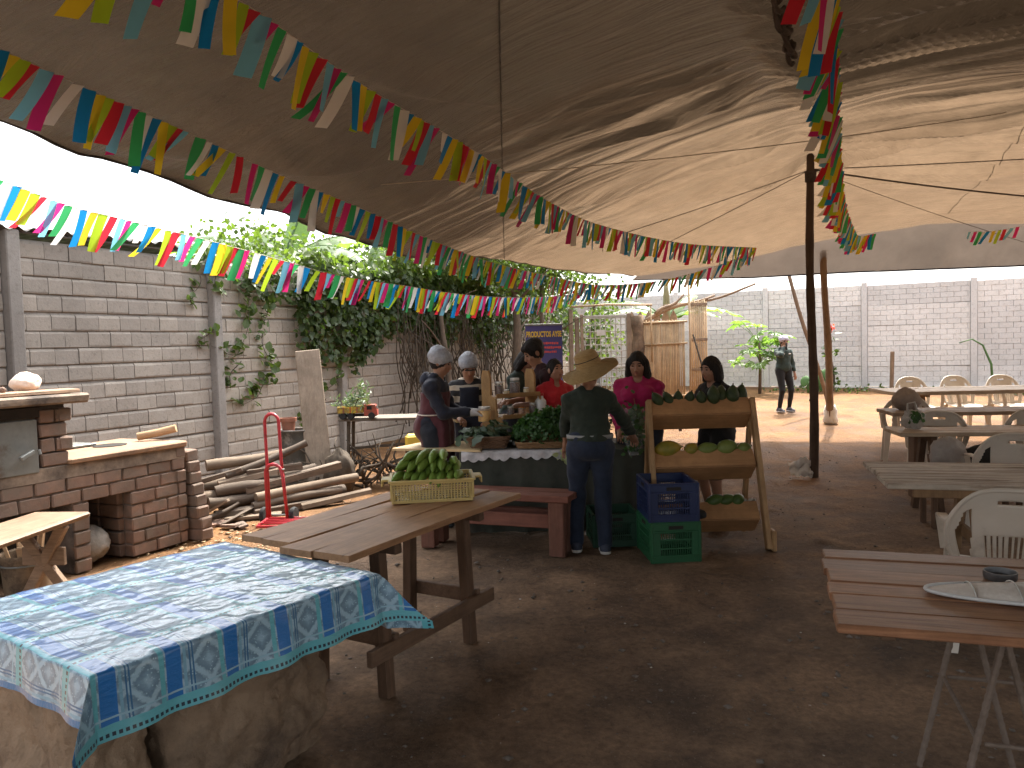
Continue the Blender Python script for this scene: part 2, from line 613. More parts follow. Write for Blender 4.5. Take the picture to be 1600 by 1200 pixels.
# ------------------------------------------------------------------ walls of precast concrete
def concrete(name, c1, c2, soot=None, sz=(0, 1)):
    m, nt, b = newmat(name)
    p = wpos(nt)
    n1 = noise(nt, p, 3.0, 8, 0.7)
    col = ramp(nt, n1, [(0.3, c1), (0.7, c2)])
    oi = nt.nodes.new('ShaderNodeObjectInfo')
    f = ramp(nt, oi.outputs['Random'], [(0, (0.86, 0.86, 0.86)), (1, (1.1, 1.09, 1.07))])
    col = mixc(nt, 1.0, col, f, 'MULTIPLY')
    sp = ramp(nt, noise(nt, p, 22, 6, 0.75), [(0.33, (0.45, 0.43, 0.40)), (0.46, (1, 1, 1))])
    col = mixc(nt, 0.6, col, sp, 'MULTIPLY')
    if soot:
        # smoke stain left by the stove: strongest above it, ragged edges
        v = nt.nodes.new('ShaderNodeVectorMath'); v.operation = 'DISTANCE'
        ms = nt.nodes.new('ShaderNodeMapping')
        ms.inputs['Scale'].default_value = (1, 1, 1.1)
        nt.links.new(p, ms.inputs['Vector'])
        nt.links.new(ms.outputs[0], v.inputs[0])
        v.inputs[1].default_value = soot
        a = nt.nodes.new('ShaderNodeMath'); a.operation = 'MULTIPLY_ADD'
        nt.links.new(noise(nt, p, 1.6, 7, 0.7), a.inputs[0]); a.inputs[1].default_value = 1.5
        nt.links.new(v.outputs['Value'], a.inputs[2])
        fs = ramp(nt, a.outputs[0], [(0.0, (1, 1, 1)), (1.0, (0, 0, 0))])
        mr = N(nt, 'ShaderNodeMapRange')
        mr.inputs['From Min'].default_value = 3.3
        mr.inputs['From Max'].default_value = 1.2
        mr.inputs['To Max'].default_value = 0.5
        nt.links.new(a.outputs[0], mr.inputs['Value'])
        col = mixc(nt, mr.outputs[0], col, (0.075, 0.068, 0.062))
    nt.links.new(col, b.inputs['Base Color'])
    b.inputs['Roughness'].default_value = 0.9
    b.inputs['Specular IOR Level'].default_value = 0.2
    h = nt.nodes.new('ShaderNodeMath'); h.operation = 'ADD'
    nt.links.new(noise(nt, p, 40, 5), h.inputs[0]); nt.links.new(n1, h.inputs[1])
    bump(nt, b, h.outputs[0], 0.5, 0.008)
    return m

WB = Vector((-3.67, 9.5, 0))           # foot of the second wall post
WA = WB - E1 * 2.45
WCOR = WB + E1 * 15.0                  # corner with the back wall
MATS['conc'] = concrete('sooty_concrete', (0.47, 0.42, 0.37), (0.36, 0.32, 0.275), tuple(WA + E1 * 0.7 + Vector((0, 0, 2.35))))
MATS['concp'] = concrete('post_concrete', (0.36, 0.335, 0.31), (0.26, 0.24, 0.22), tuple(WA + E1 * 0.2 + Vector((0, 0, 1.7))))
MATS['joint'] = concrete('dark_joint', (0.30, 0.28, 0.26), (0.21, 0.195, 0.18))
MATS['farconc'] = concrete('pale_concrete', (0.78, 0.76, 0.74), (0.66, 0.64, 0.62))

# left wall: local +Y along E1, local +X = E2 (towards the yard)
lw = thing('concrete_wall', 'long grey precast concrete wall behind stove and vines, smoke-stained at its near end', 'wall', WA, YAW)
LH = 2.8
ROW = LH / 16
b0 = MB().box((-0.045, 2.5, LH / 2 - 0.2), (0.06, 29.5, LH + 0.4)).build('wall_core', MATS['joint'], lw)
def course_block(L):
    h = ROW / 2
    pr_ = [(-.025, -h + .004), (.006, -h + .004), (.023, -h + .014), (.025, -h + .03), (.024, h - .03), (.013, h - .004), (-.025, h - .004)]
    pr_ = [(a + rnd.uniform(-.0025, .0025), b + rnd.uniform(-.0025, .0025)) for a, b in pr_]
    n = len(pr_)
    j = [rnd.uniform(-.004, .004) for _ in pr_]
    v = [(a, -L / 2 + max(0, e), b) for (a, b), e in zip(pr_, j)] + [(a, L / 2 + min(0, e), b) for (a, b), e in zip(pr_, j)]
    return v, [tuple(range(n)), tuple(range(2 * n - 1, n - 1, -1))] + [(i, n + i, n + (i + 1) % n, (i + 1) % n) for i in range(n)]
bvars = []
for k in range(6):
    bb = MB().box((0, 0, 0), (1, 1, 1), 0)
    v, f = course_block(0.245)
    bvars.append(MB().add(v, f).mesh('wall_brick', MATS['conc']))
posts_y = [-9.8 + 2.45 * k for k in range(11)]
singles, rest = [], MB()
for bay in range(10):
    y0 = posts_y[bay] + 0.07
    for r_ in range(16):
        z = (r_ + 0.5) * ROW - (0.012 if r_ % 4 == 3 else 0.004 * (r_ % 4 == 2))
        off = (r_ * 0.117 + bay * 0.07) % 0.25
        edges = [0.0] + [e for e in np.arange(off if off > 0.04 else off + 0.25, 2.31, 0.254)] + [2.31]
        edges = [e for i, e in enumerate(edges) if i == 0 or i == len(edges) - 1 or (e > 0.05 and e < 2.27)]
        for a, c in zip(edges[:-1], edges[1:]):
            L = c - a - 0.005
            px = rnd.uniform(-.004, .004)
            if bay in (4, 5) and len(singles) < 300 and not (bay == 4 and r_ < 1):
                o = inst('brick', rnd.choice(bvars), lw, (-0.014 + px, y0 + (a + c) / 2, z), (0, 0, 0), (1, L / 0.245, 1))
                singles.append(o)
            else:
                vb, fb = course_block(L); rest.add([(q[0] - 0.014 + px, q[1] + y0 + (a + c) / 2, q[2] + z) for q in vb], fb)
ro = rest.build('brick_courses', MATS['conc'], lw)
tag(ro, kind='stuff')
for k, y in enumerate(posts_y):
    p = MB()
    p.box((0.03, y, LH / 2 + 0.02), (0.15, 0.135, LH + 0.1), 0.012, jit=0.004)
    p.build('post', MATS['concp'], lw)

# back wall: local +Y along E2 (to the right), local +X away from the camera
bw = thing('boundary_wall', 'pale washed-out concrete block wall closing the yard behind the chairs', 'wall', WCOR, YAW - pi / 2)
BG, BH = 0.36, 2.62
pan = MB()
pr = random.Random(3)
for r_ in range(4):
    z = (r_ + 0.5) * 0.13
    off = 0.15 * (r_ % 2)
    xs = [-1.15] + [-1.15 + off + 0.3 * q for q in range(0 if off else 1, 8)] + [1.15]
    for a, c in zip(xs[:-1], xs[1:]):
        if c - a > 0.02:
            pan.box((pr.uniform(-.004, .003), (a + c) / 2, z), (0.05, c - a - 0.006, 0.1265), 0.004)
pan.box((-0.04, 0, 0.26), (0.05, 2.31, 0.50))
panel_me = pan.mesh('wall_panel', MATS['farconc'])
for k in range(10):
    y0 = -0.2 + 2.45 * k
    gzz = BG - 0.012 * k
    MB().box((0.0, y0, gzz + BH / 2 + 0.03 - 0.15), (0.17, 0.14, BH + 0.4), 0.015).build('post', MATS['farconc'], bw)
    for r_ in range(5):
        inst('panel', panel_me, bw, (pr.uniform(-.012, .012), y0 + 1.225, gzz + r_ * 0.525 + (0.0 if r_ else -0.0)), (pr.uniform(-.004, .004), 0, 0))
    MB().box((-0.085, y0 + 1.225, gzz + 1.3), (0.03, 2.44, 2.60)).build('backing', MATS['farconc'], bw)
    MB().box((0.04, y0 + 1.225, gzz - 0.25), (0.06, 2.3, 0.49)).build('footing', MATS['farconc'], bw)

# corrugated sheet on the near end of the left wall
MATS['tin'] = pm('weathered_tin', (0.17, 0.165, 0.16), (0.09, 0.085, 0.08), 6, 0.6, metal=0.4, dirt=(0.12, 0.09, 0.07))
yy = np.arange(-3.0, 2.05, 0.012)
xx = np.array([0.12, 0.06, -0.5, -1.2])
YY, XX = np.meshgrid(yy, xx, indexing='ij')
ZZ = LH + 0.095 + 0.02 * np.sin(YY * 2 * pi / 0.16) + 0.02 * vnoise(YY * 1.3, 0) - 0.06 * XX * -1 * 0.5
tin = thing('corrugated_sheet', 'dark corrugated roofing sheet resting on top of the concrete wall', 'roofing', WA, YAW)
npmesh('sheet', np.stack([XX.ravel(), YY.ravel(), ZZ.ravel()], 1), grid_faces(len(yy), len(xx)), MATS['tin'], tin, smooth=True)
MB().beam((0.02, -3, LH + 0.062), (0.02, 2.0, LH + 0.062), 0.05, 0.02, 0.004).build('batten', MATS['tin'], tin)

# ------------------------------------------------------------------ tarpaulin awning
def tarp_material():
    m, nt, b = newmat('brown_tarpaulin')
    p = wpos(nt)
    # rotate into the yard's axes so weave, seams and creases run with the cloth
    mp = nt.nodes.new('ShaderNodeMapping'); mp.vector_type = 'POINT'
    mp.inputs['Rotation'].default_value = (0, 0, -YAW)
    nt.links.new(p, mp.inputs['Vector'])
    st = nt.nodes.new('ShaderNodeMapping'); st.inputs['Scale'].default_value = (0.5, 6, 1)
    nt.links.new(mp.outputs[0], st.inputs['Vector'])
    crease = noise(nt, st.outputs[0], 1.6, 7, 0.65, 0.5)
    blotch = noise(nt, p, 0.7, 6, 0.6)
    col = ramp(nt, blotch, [(0.3, (0.036, 0.030, 0.026)), (0.7, (0.056, 0.047, 0.041))])
    st2 = ramp(nt, noise(nt, p, 5, 7, 0.7), [(0.3, (0.8, 0.8, 0.8)), (0.6, (1.05, 1.05, 1.05))])
    col = mixc(nt, 1.0, col, st2, 'MULTIPLY')
    nt.links.new(col, b.inputs['Base Color'])
    b.inputs['Roughness'].default_value = 0.36
    b.inputs['Specular IOR Level'].default_value = 0.5
    bump(nt, b, crease, 0.7, 0.16)
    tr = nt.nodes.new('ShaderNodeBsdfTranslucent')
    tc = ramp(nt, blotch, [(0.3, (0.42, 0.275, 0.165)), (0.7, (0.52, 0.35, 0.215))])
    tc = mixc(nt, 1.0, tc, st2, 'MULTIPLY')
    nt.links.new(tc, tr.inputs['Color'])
    # translucency mask: near opaque in front, more translucent behind, ragged streaked boundary
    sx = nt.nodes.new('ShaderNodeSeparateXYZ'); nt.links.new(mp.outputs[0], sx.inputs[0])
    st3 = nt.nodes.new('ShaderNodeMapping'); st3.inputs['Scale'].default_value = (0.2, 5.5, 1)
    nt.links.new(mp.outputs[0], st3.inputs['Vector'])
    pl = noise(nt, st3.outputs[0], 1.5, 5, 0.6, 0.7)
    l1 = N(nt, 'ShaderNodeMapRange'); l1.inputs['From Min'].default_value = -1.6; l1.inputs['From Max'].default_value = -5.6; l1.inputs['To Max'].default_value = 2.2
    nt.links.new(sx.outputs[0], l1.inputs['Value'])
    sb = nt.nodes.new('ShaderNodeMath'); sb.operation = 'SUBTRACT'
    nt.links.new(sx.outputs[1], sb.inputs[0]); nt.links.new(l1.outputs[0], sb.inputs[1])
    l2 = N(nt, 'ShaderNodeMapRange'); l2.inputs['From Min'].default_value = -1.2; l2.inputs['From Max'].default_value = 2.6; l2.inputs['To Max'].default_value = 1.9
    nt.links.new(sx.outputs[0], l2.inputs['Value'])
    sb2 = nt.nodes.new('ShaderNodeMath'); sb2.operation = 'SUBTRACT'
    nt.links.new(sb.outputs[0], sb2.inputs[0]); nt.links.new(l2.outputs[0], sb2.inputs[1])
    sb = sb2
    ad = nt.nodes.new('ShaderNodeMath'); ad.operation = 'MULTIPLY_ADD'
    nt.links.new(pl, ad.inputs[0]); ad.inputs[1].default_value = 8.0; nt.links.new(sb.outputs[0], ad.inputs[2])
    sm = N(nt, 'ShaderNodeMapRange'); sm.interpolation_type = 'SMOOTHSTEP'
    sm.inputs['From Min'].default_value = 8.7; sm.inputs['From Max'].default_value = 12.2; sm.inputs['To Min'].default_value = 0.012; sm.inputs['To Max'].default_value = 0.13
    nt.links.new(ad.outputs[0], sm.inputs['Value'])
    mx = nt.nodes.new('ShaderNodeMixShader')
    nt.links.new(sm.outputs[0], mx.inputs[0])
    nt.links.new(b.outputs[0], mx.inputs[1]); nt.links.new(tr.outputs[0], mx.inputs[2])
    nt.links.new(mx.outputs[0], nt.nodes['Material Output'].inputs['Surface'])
    return m
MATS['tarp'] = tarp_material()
MATS['flap'] = pm('grey_tarp_flap', (0.15, 0.125, 0.105), (0.11, 0.092, 0.078), 2, 0.5, trans=0.22, kind='World', bmp=0.3, bd=0.03)
MATS['hem'] = pm('navy_hem', (0.035, 0.04, 0.065), (0.02, 0.022, 0.035), 10, 0.7)

EDGE = [(-3.6, -4.0, 2.75), (-2.75, 0.4, 2.62), (-2.12, 3.1, 2.60), (-1.95, 3.9, 2.58), (-1.72, 4.55, 2.57), (-1.4, 6.1, 2.56), (-0.95, 7.4, 2.58),
        (-0.2, 9.0, 2.66), (0.32, 10.2, 2.70), (1.15, 12.0, 2.76), (2.2, 13.2, 2.78)]
BACK = [(2.2, 13.2, 2.78), (3.2, 12.95, 2.86), (4.2, 12.8, 3.02), (5.0, 12.7, 3.22), (6.0, 12.6, 3.36), (8.0, 12.3, 3.38), (11.0, 11.6, 3.3), (14.0, 11.0, 3.2)]
POLE = (3.545, 9.05)
CTRL = EDGE + BACK[1:] + [(3.545, 9.05, 3.66), (-1.4, 1.5, 2.82), (0, 0.5, 3.15), (3, 1.5, 3.42), (2.2, 5.0, 3.46), (0.9, 5.0, 3.22), (-0.4, 5.0, 2.98), (0.2, 7.0, 2.96),
                          (1.3, 8.6, 3.08), (2.0, 11.0, 3.0), (3.7, 11.3, 3.30), (6.0, 5.0, 3.42), (6.2, 9.0, 3.50), (9.0, 8.0, 3.40), (6.0, 1.5, 3.35), (10, 3, 3.2),
                          (1, -4, 3.1), (6, -4, 3.2), (13, -4, 3.0), (14, 4, 3.0), (5.8, 11.2, 3.46)]
C = np.array(CTRL, float)
def tps(r2):
    return np.where(r2 > 1e-9, 0.5 * r2 * np.log(np.maximum(r2, 1e-9)), 0)
D2 = ((C[:, None, :2] - C[None, :, :2]) ** 2).sum(-1)
K = tps(D2) + np.eye(len(C)) * 0.02
Pm = np.concatenate([np.ones((len(C), 1)), C[:, :2]], 1)
Amat = np.block([[K, Pm], [Pm.T, np.zeros((3, 3))]])
Wt = np.linalg.solve(Amat, np.concatenate([C[:, 2], np.zeros(3)]))

def tarp_z(x, y):
    x, y = np.asarray(x, float), np.asarray(y, float)
    z = Wt[-3] + Wt[-2] * x + Wt[-1] * y
    for i in range(len(C)):
        z = z + Wt[i] * tps((x - C[i, 0]) ** 2 + (y - C[i, 1]) ** 2)
    return z

_cr = random.Random(19)
CREASES = []
for k in range(84):      # long creases leaving the ridge rope to the right
    CREASES.append((_cr.uniform(-7.5, 1.0), 1, _cr.gauss(0.0, .05), _cr.uniform(1.6, 5.5), _cr.uniform(.03, .08), _cr.uniform(.02, .06)))
for k in range(40):      # shorter ones to the left
    CREASES.append((_cr.uniform(-5.0, .6), -1, _cr.gauss(-.12, .08), _cr.uniform(.9, 2.6), _cr.uniform(.035, .085), _cr.uniform(.014, .042)))
for k in range(34):      # fan round the pole head
    sd = 1 if k % 2 else -1
    CREASES.append((_cr.uniform(-.12, .12), sd, _cr.uniform(-.9, .75), _cr.uniform(.8, 2.6), _cr.uniform(.03, .07), _cr.uniform(.02, .05)))

def tarp_folds(x, y):
    # ridge rope runs from the pole towards the camera, parallel to the left wall; creases leave it sideways
    x, y = np.asarray(x, float), np.asarray(y, float)
    s = (x - POLE[0]) * E1.x + (y - POLE[1]) * E1.y
    w = (x - POLE[0]) * E2.x + (y - POLE[1]) * E2.y
    r = np.hypot(s, w)
    z = 0.16 * np.exp(-r / 0.32) + 0.05 * fbm(x * 0.55, y * 0.55, 2, 3) + 0.012 * fbm(x * 2.2, y * 2.2, 6, 3)
    wob = .10 * vnoise(x * .8, y * .8, 3)
    for s0, sd, ang, L, wd, dp in CREASES:
        c, q = math.cos(ang), math.sin(ang)
        t = (w * sd) * c + (s - s0) * q
        p = (s - s0) * c - (w * sd) * q + wob * np.clip(t, 0, 2)
        wt = wd * (1 + .5 * np.clip(t, 0, 4))
        prof = np.where(p > 0, np.exp(-(p / wt) ** 2), np.exp(-(p / (wt * .45)) ** 2))
        z = z - dp * prof * np.clip(t / .25, 0, 1) * np.clip((L - t) / (L * .6), 0, 1)
    # a slack bag of cloth and pulled folds near the left edge
    z = z - 0.16 * np.exp(-(((x + 0.95) / 0.55) ** 2 + ((y - 4.5) / 0.9) ** 2))
    for cx, cy, an, L, wd, dp in ((-1.2, 4.2, .55, 1.6, .06, .05), (-.9, 4.9, .35, 1.8, .07, .05), (-.5, 6.1, .5, 1.5, .06, .04), (-.3, 4.0, 1.0, 1.4, .05, .03), (.1, 8.0, .9, 1.6, .06, .05), (.6, 7.4, .7, 1.8, .06, .045), (.3, 8.8, .4, 1.8, .05, .045), (.9, 9.6, .5, 2.0, .05, .045)):
        t = (x - cx) * math.cos(an) + (y - cy) * math.sin(an); p = -(x - cx) * math.sin(an) + (y - cy) * math.cos(an)
        z = z - dp * np.where(p > 0, np.exp(-(p / wd) ** 2), np.exp(-(p / (wd * 2.4)) ** 2)) * np.exp(-(t / (L * .5)) ** 2)
    return z

def interp(pts, y, k):
    a = np.array(pts)
    return np.interp(y, a[:, 1], a[:, k])

nu, nv = 560, 600
vv = np.linspace(0, 1, nv) ** 0.9
uu = np.linspace(0, 1, nu) ** 1.12
bk = np.array(BACK)
# back edge by u: x from 2.2 to 14
BX = 2.2 + (14 - 2.2) * uu
BY = np.interp(BX, bk[:, 0], bk[:, 1])
FX = -3.6 + (14 + 3.6) * uu
TX = np.empty((nu, nv)); TY = np.empty((nu, nv))
for j, t in enumerate(vv):
    TYl = -4.0 + 17.2 * t
    XL = interp(EDGE, TYl, 0)
    XR = 14.0
    TX[:, j] = XL + (XR - XL) * uu
    TY[:, j] = -4.0 + (BY + 4.0) * t
TZ = tarp_z(TX, TY) + tarp_folds(TX, TY)
# frayed, scalloped free edge
TX[0, :] += 0.03 * vnoise(TY[0, :] * 2.1, 4); TZ[0, :] += 0.02 * vnoise(TY[0, :] * 3, 1)
V = np.stack([TX.ravel(), TY.ravel(), TZ.ravel()], 1)
tarp = thing('tarpaulin_awning', 'huge brown tarpaulin stretched overhead on poles and ropes, creased and sagging', 'awning', (3.545, 9.05, 3.6))
to = np.array((3.545, 9.05, 3.6))
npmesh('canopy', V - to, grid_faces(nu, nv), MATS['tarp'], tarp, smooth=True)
# hanging back flap
nf = 26
fx = TX[:, -1]; fy = TY[:, -1]; fz0 = TZ[:, -1]
zlow = np.interp(fx, [2.2, 4.2, 5.6, 14], [2.74, 2.71, 2.72, 2.72]) + 0.012 * vnoise(fx * 1.7, 0)
FXs, FYs, FZs = np.empty((nu, nf)), np.empty((nu, nf)), np.empty((nu, nf))
for j in range(nf):
    t = j / (nf - 1)
    FXs[:, j] = fx + 0.03 * t * vnoise(fx * 1.5, t * 2)
    FYs[:, j] = fy + 0.42 * t ** 0.8 + 0.05 * t * (vnoise(fx * 2.4, 8) + 0.5 * vnoise(fx * 6, t)) * np.clip((fx - 2.4) * 3, 0, 1)
    FZs[:, j] = fz0 + (np.minimum(zlow, fz0 - 0.02) - fz0) * t
npmesh('back_flap', np.stack([FXs.ravel(), FYs.ravel(), FZs.ravel()], 1) - to, grid_faces(nu, nf), MATS['flap'], tarp, smooth=True)
hem = MB().tube([(FXs[i, -1], FYs[i, -1], FZs[i, -1]) for i in range(0, nu, 6)], 0.014, 6)
hem.build('edge_rope', MATS['hem'], tarp, world=True, smooth=True)
eh = MB().tube([(TX[0, j], TY[0, j], TZ[0, j] - 0.004) for j in range(0, nv, 5)], 0.008, 5)
eh.build('side_hem', MATS['tarp'], tarp, world=True, smooth=True)
# seam welts between the widths of cloth
for (xa, ya, xb, yb) in ((0.0, 2.0, -0.05, 9.2), (2.9, 2.0, 6.6, 11.6)):
    pts = []
    for t in np.linspace(0, 1, 500):
        x, y = xa + (xb - xa) * t, ya + (yb - ya) * t
        pts.append((x, y, float(tarp_z(x, y) + tarp_folds(x, y)) - 0.006))
    MB().tube(pts, 0.004, 4).build('seam', MATS['tarp'], tarp, world=True)

def tarp_at(x, y):
    return float(tarp_z(x, y) + tarp_folds(x, y))

# ropes and cords under the awning
MATS['cord'] = pm('pale_cord', (0.62, 0.56, 0.48), (0.45, 0.4, 0.34), 30, 0.8)
MATS['rope'] = pm('dark_rope', (0.10, 0.08, 0.07), (0.05, 0.04, 0.035), 40, 0.9)
def cord(name, label, a, b, sag, r, mat):
    a, b = Vector(a), Vector(b)
    t = thing(name, label, 'cord', a)
    pts = [a.lerp(b, i / 24) + Vector((0, 0, -sag * 4 * (i / 24) * (1 - i / 24))) for i in range(25)]
    MB().tube(pts, r, 5).build('strand', mat, t, world=True)
    return t
PT = Vector((3.545, 9.05, 3.60))
cord('guy_cord', 'thin pale cord crossing under the brown awning from left edge to upper right', (-1.62, 4.75, 2.62), (3.6, 5.6, 3.22), 0.06, 0.0035, MATS['cord'])
cord('guy_cord', 'dark cord running level from the pole top to the left', PT, (0.3, 10.1, 2.74), 0.03, 0.005, MATS['rope'])
cord('guy_cord', 'dark cord sloping from the pole top down to the far left', PT, (1.6, 12.4, 2.80), 0.02, 0.005, MATS['rope'])
cord('guy_cord', 'dark cord rising from the pole top to the upper right', PT, (7.6, 7.6, 3.42), 0.02, 0.006, MATS['rope'])
cord('guy_cord', 'thick dark cord sloping gently right from the pole top', PT, (7.8, 9.6, 3.18), 0.05, 0.011, MATS['rope'])
cord('guy_cord', 'thin dark cord falling from the pole top towards the back right', PT, (8.2, 12.1, 3.0), 0.03, 0.004, MATS['rope'])
# twisted rope hanging under the ridge
rt = thing('ridge_rope', 'dark knotted rope hanging under the ridge before the pole', 'rope', (1.9, 5.0, 3.3))
rp = MB()
for ph in (0, pi):
    pts = []
    for i in range(90):
        t = i / 89
        p = Vector((1.22, 3.5, 0)).lerp(Vector((1.62, 4.38, 0)), t)
        p.z = tarp_at(p.x, p.y) - .035
        pts.append(p + Vector((0.022 * math.cos(t * 30 + ph), 0, 0.022 * math.sin(t * 30 + ph) - 0.02 * math.sin(t * pi))))
    rp.tube(pts, 0.013, 6)
rp.build('strand', MATS['rope'], rt, world=True, smooth=True)

# ------------------------------------------------------------------ poles
MATS['darkpole'] = wood('dark_pole', (0.10, 0.068, 0.048), (0.05, 0.035, 0.026), 'Z', 0.8)
MATS['palepole'] = wood('peeled_pole', (0.27, 0.185, 0.12), (0.16, 0.105, 0.07), 'Z', 0.75)
def pole(name, label, a, b, r0, r1, mat, seed, bend=0.02):
    a, b = Vector(a), Vector(b)
    t = thing(name, label, 'pole', a)
    pr_ = random.Random(seed)
    k = 28
    pts, rr = [], []
    f1, f2 = pr_.uniform(0, 6), pr_.uniform(0, 6)
    for i in range(k):
        u = i / (k - 1)
        p = a.lerp(b, u) + Vector((bend * math.sin(u * 5 + f1), bend * math.sin(u * 4 + f2), 0)) * math.sin(u * pi)
        pts.append(p); rr.append((r0 + (r1 - r0) * u) * (1 + pr_.uniform(-.06, .06)))
    MB().tube(pts, 0, 12, rs=rr).build('shaft', mat, t, world=True, smooth=50)
    for q in range(4):
        kn = MB()
        u = pr_.uniform(0.1, 0.9)
        i = int(u * (k - 1))
        an = pr_.uniform(0, 2 * pi)
        c = pts[i] + Vector((math.cos(an), math.sin(an), 0)) * rr[i] * 0.85
        kn.lathe([(0.0, -0.02), (0.014, -0.012), (0.016, 0.0), (0.012, 0.012), (0, 0.02)], c, 7)
        kn.build('knot', mat, t, world=True, smooth=True)
    return t
main_pole = pole('support_pole', 'dark round wooden pole propping up the peak of the awning', (3.54, 9.02, -0.1), (3.545, 9.05, tarp_at(3.545, 9.05) - .01), 0.054, 0.044, MATS['darkpole'], 1)
lash = MB()
for q in range(9):
    lash.tube([(3.545 + 0.06 * math.cos(a), 9.05 + 0.06 * math.sin(a), 3.46 + q * 0.014 + 0.006 * math.sin(a)) for a in np.linspace(0, 2 * pi, 17)], 0.007, 5, False)
lash.build('rope_lashing', MATS['rope'], main_pole, world=True, smooth=True)
pole('support_pole', 'paler peeled pole standing just behind the dark pole, foot in the sun', (5.54, 13.35, 0.05), (5.27, 12.95, 3.2), 0.066, 0.052, MATS['palepole'], 2, 0.03)
pole('leaning_pole', 'thin grey pole leaning diagonally behind the two awning poles', (6.3, 15.2, 0.2), (5.45, 15.2, 3.1), 0.042, 0.034, MATS['palepole'], 3, 0.03)
MATS['rag'] = pm('white_rag', (0.72, 0.70, 0.66), (0.55, 0.52, 0.47), 9, 0.8)
rg = thing('plastic_scrap', 'crumpled white plastic scrap at the foot of the dark pole', 'scrap', (3.38, 9.0, 0.02))
V_, F_ = [], []
for i in range(9):
    for j in range(9):
        u, v_ = i / 8 - .5, j / 8 - .5
        V_.append((u * 0.26, v_ * 0.1 + 0.05 * fbm(u * 4, v_ * 4, 2, 2), 0.09 + v_ * 0.2 + 0.05 * fbm(u * 5, v_ * 5, 1, 2)))
npmesh('sheet', np.array(V_), grid_faces(9, 9), MATS['rag'], rg)
rg2 = thing('rag_tie', 'white rag knotted round the foot of the pale pole', 'rag', (5.54, 13.35, 0.3))
MB().lathe([(0.10, -0.17), (0.13, -0.12), (0.105, -0.03), (0.115, 0.06), (0.09, 0.12), (0.082, 0.16)], (0, 0, 0), 14).build('wrap', MATS['rag'], rg2, smooth=True)
# ------------------------------------------------------------------ vegetation
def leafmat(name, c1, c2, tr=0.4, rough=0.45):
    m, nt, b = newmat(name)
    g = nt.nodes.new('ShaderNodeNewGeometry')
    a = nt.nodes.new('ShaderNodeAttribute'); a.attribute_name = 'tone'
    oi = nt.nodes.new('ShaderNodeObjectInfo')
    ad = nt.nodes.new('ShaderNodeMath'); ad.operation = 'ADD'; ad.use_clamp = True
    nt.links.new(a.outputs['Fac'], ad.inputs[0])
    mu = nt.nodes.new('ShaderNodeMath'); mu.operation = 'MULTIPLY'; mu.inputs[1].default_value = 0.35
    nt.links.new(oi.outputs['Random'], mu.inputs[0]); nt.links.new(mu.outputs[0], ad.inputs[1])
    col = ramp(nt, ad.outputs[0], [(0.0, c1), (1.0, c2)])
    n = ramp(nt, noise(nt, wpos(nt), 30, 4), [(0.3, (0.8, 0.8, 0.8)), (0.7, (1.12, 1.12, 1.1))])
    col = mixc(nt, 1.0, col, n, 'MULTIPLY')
    nt.links.new(col, b.inputs['Base Color'])
    b.inputs['Roughness'].default_value = rough
    b.inputs['Specular IOR Level'].default_value = 0.45
    t = nt.nodes.new('ShaderNodeBsdfTranslucent')
    tc = mixc(nt, 1.0, col, (1.7, 1.9, 0.7), 'MULTIPLY')
    nt.links.new(tc, t.inputs['Color'])
    mx = nt.nodes.new('ShaderNodeMixShader'); mx.inputs[0].default_value = tr
    nt.links.new(b.outputs[0], mx.inputs[1]); nt.links.new(t.outputs[0], mx.inputs[2])
    nt.links.new(mx.outputs[0], nt.nodes['Material Output'].inputs['Surface'])
    return m
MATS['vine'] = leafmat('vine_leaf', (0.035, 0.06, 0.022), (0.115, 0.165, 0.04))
MATS['banana'] = leafmat('banana_leaf', (0.10, 0.17, 0.06), (0.16, 0.24, 0.09), 0.5)
MATS['kale'] = leafmat('kale_leaf', (0.035, 0.065, 0.035), (0.085, 0.13, 0.075), 0.15)
MATS['parsley'] = leafmat('parsley_leaf', (0.022, 0.065, 0.018), (0.055, 0.135, 0.035), 0.25)
MATS['twig'] = pm('dry_vine_stem', (0.11, 0.085, 0.06), (0.05, 0.038, 0.028), 20, 0.85)
MATS['bark'] = pm('bark', (0.20, 0.15, 0.11), (0.10, 0.075, 0.055), 14, 0.9, stretch=(3, 3, 0.6), bmp=0.6, bd=0.02)

# leaf: folded along the midrib, 8 triangles worth, unit length along +Y, normal +Z
LV = np.array([(0, 0, 0), (-0.30, 0.22, 0.06), (0.30, 0.22, 0.06), (-0.36, 0.5, 0.05), (0.36, 0.5, 0.05), (0, 0.5, -0.03), (-0.2, 0.78, 0.0), (0.2, 0.78, 0.0), (0, 1.0, -0.10)])
LF = np.array([(0, 5, 3, 1), (0, 2, 4, 5), (5, 8, 6, 3), (5, 4, 7, 8)])

def frames(n, up, rng, spread):
    """random orthonormal frames whose normal leans to 'up' (n,3)"""
    nz = up + rng.normal(0, spread, (n, 3))
    nz /= np.linalg.norm(nz, axis=1, keepdims=True)
    r = rng.normal(0, 1, (n, 3))
    ny = r - nz * (r * nz).sum(1, keepdims=True)
    ny /= np.linalg.norm(ny, axis=1, keepdims=True)
    nx = np.cross(ny, nz)
    return nx, ny, nz

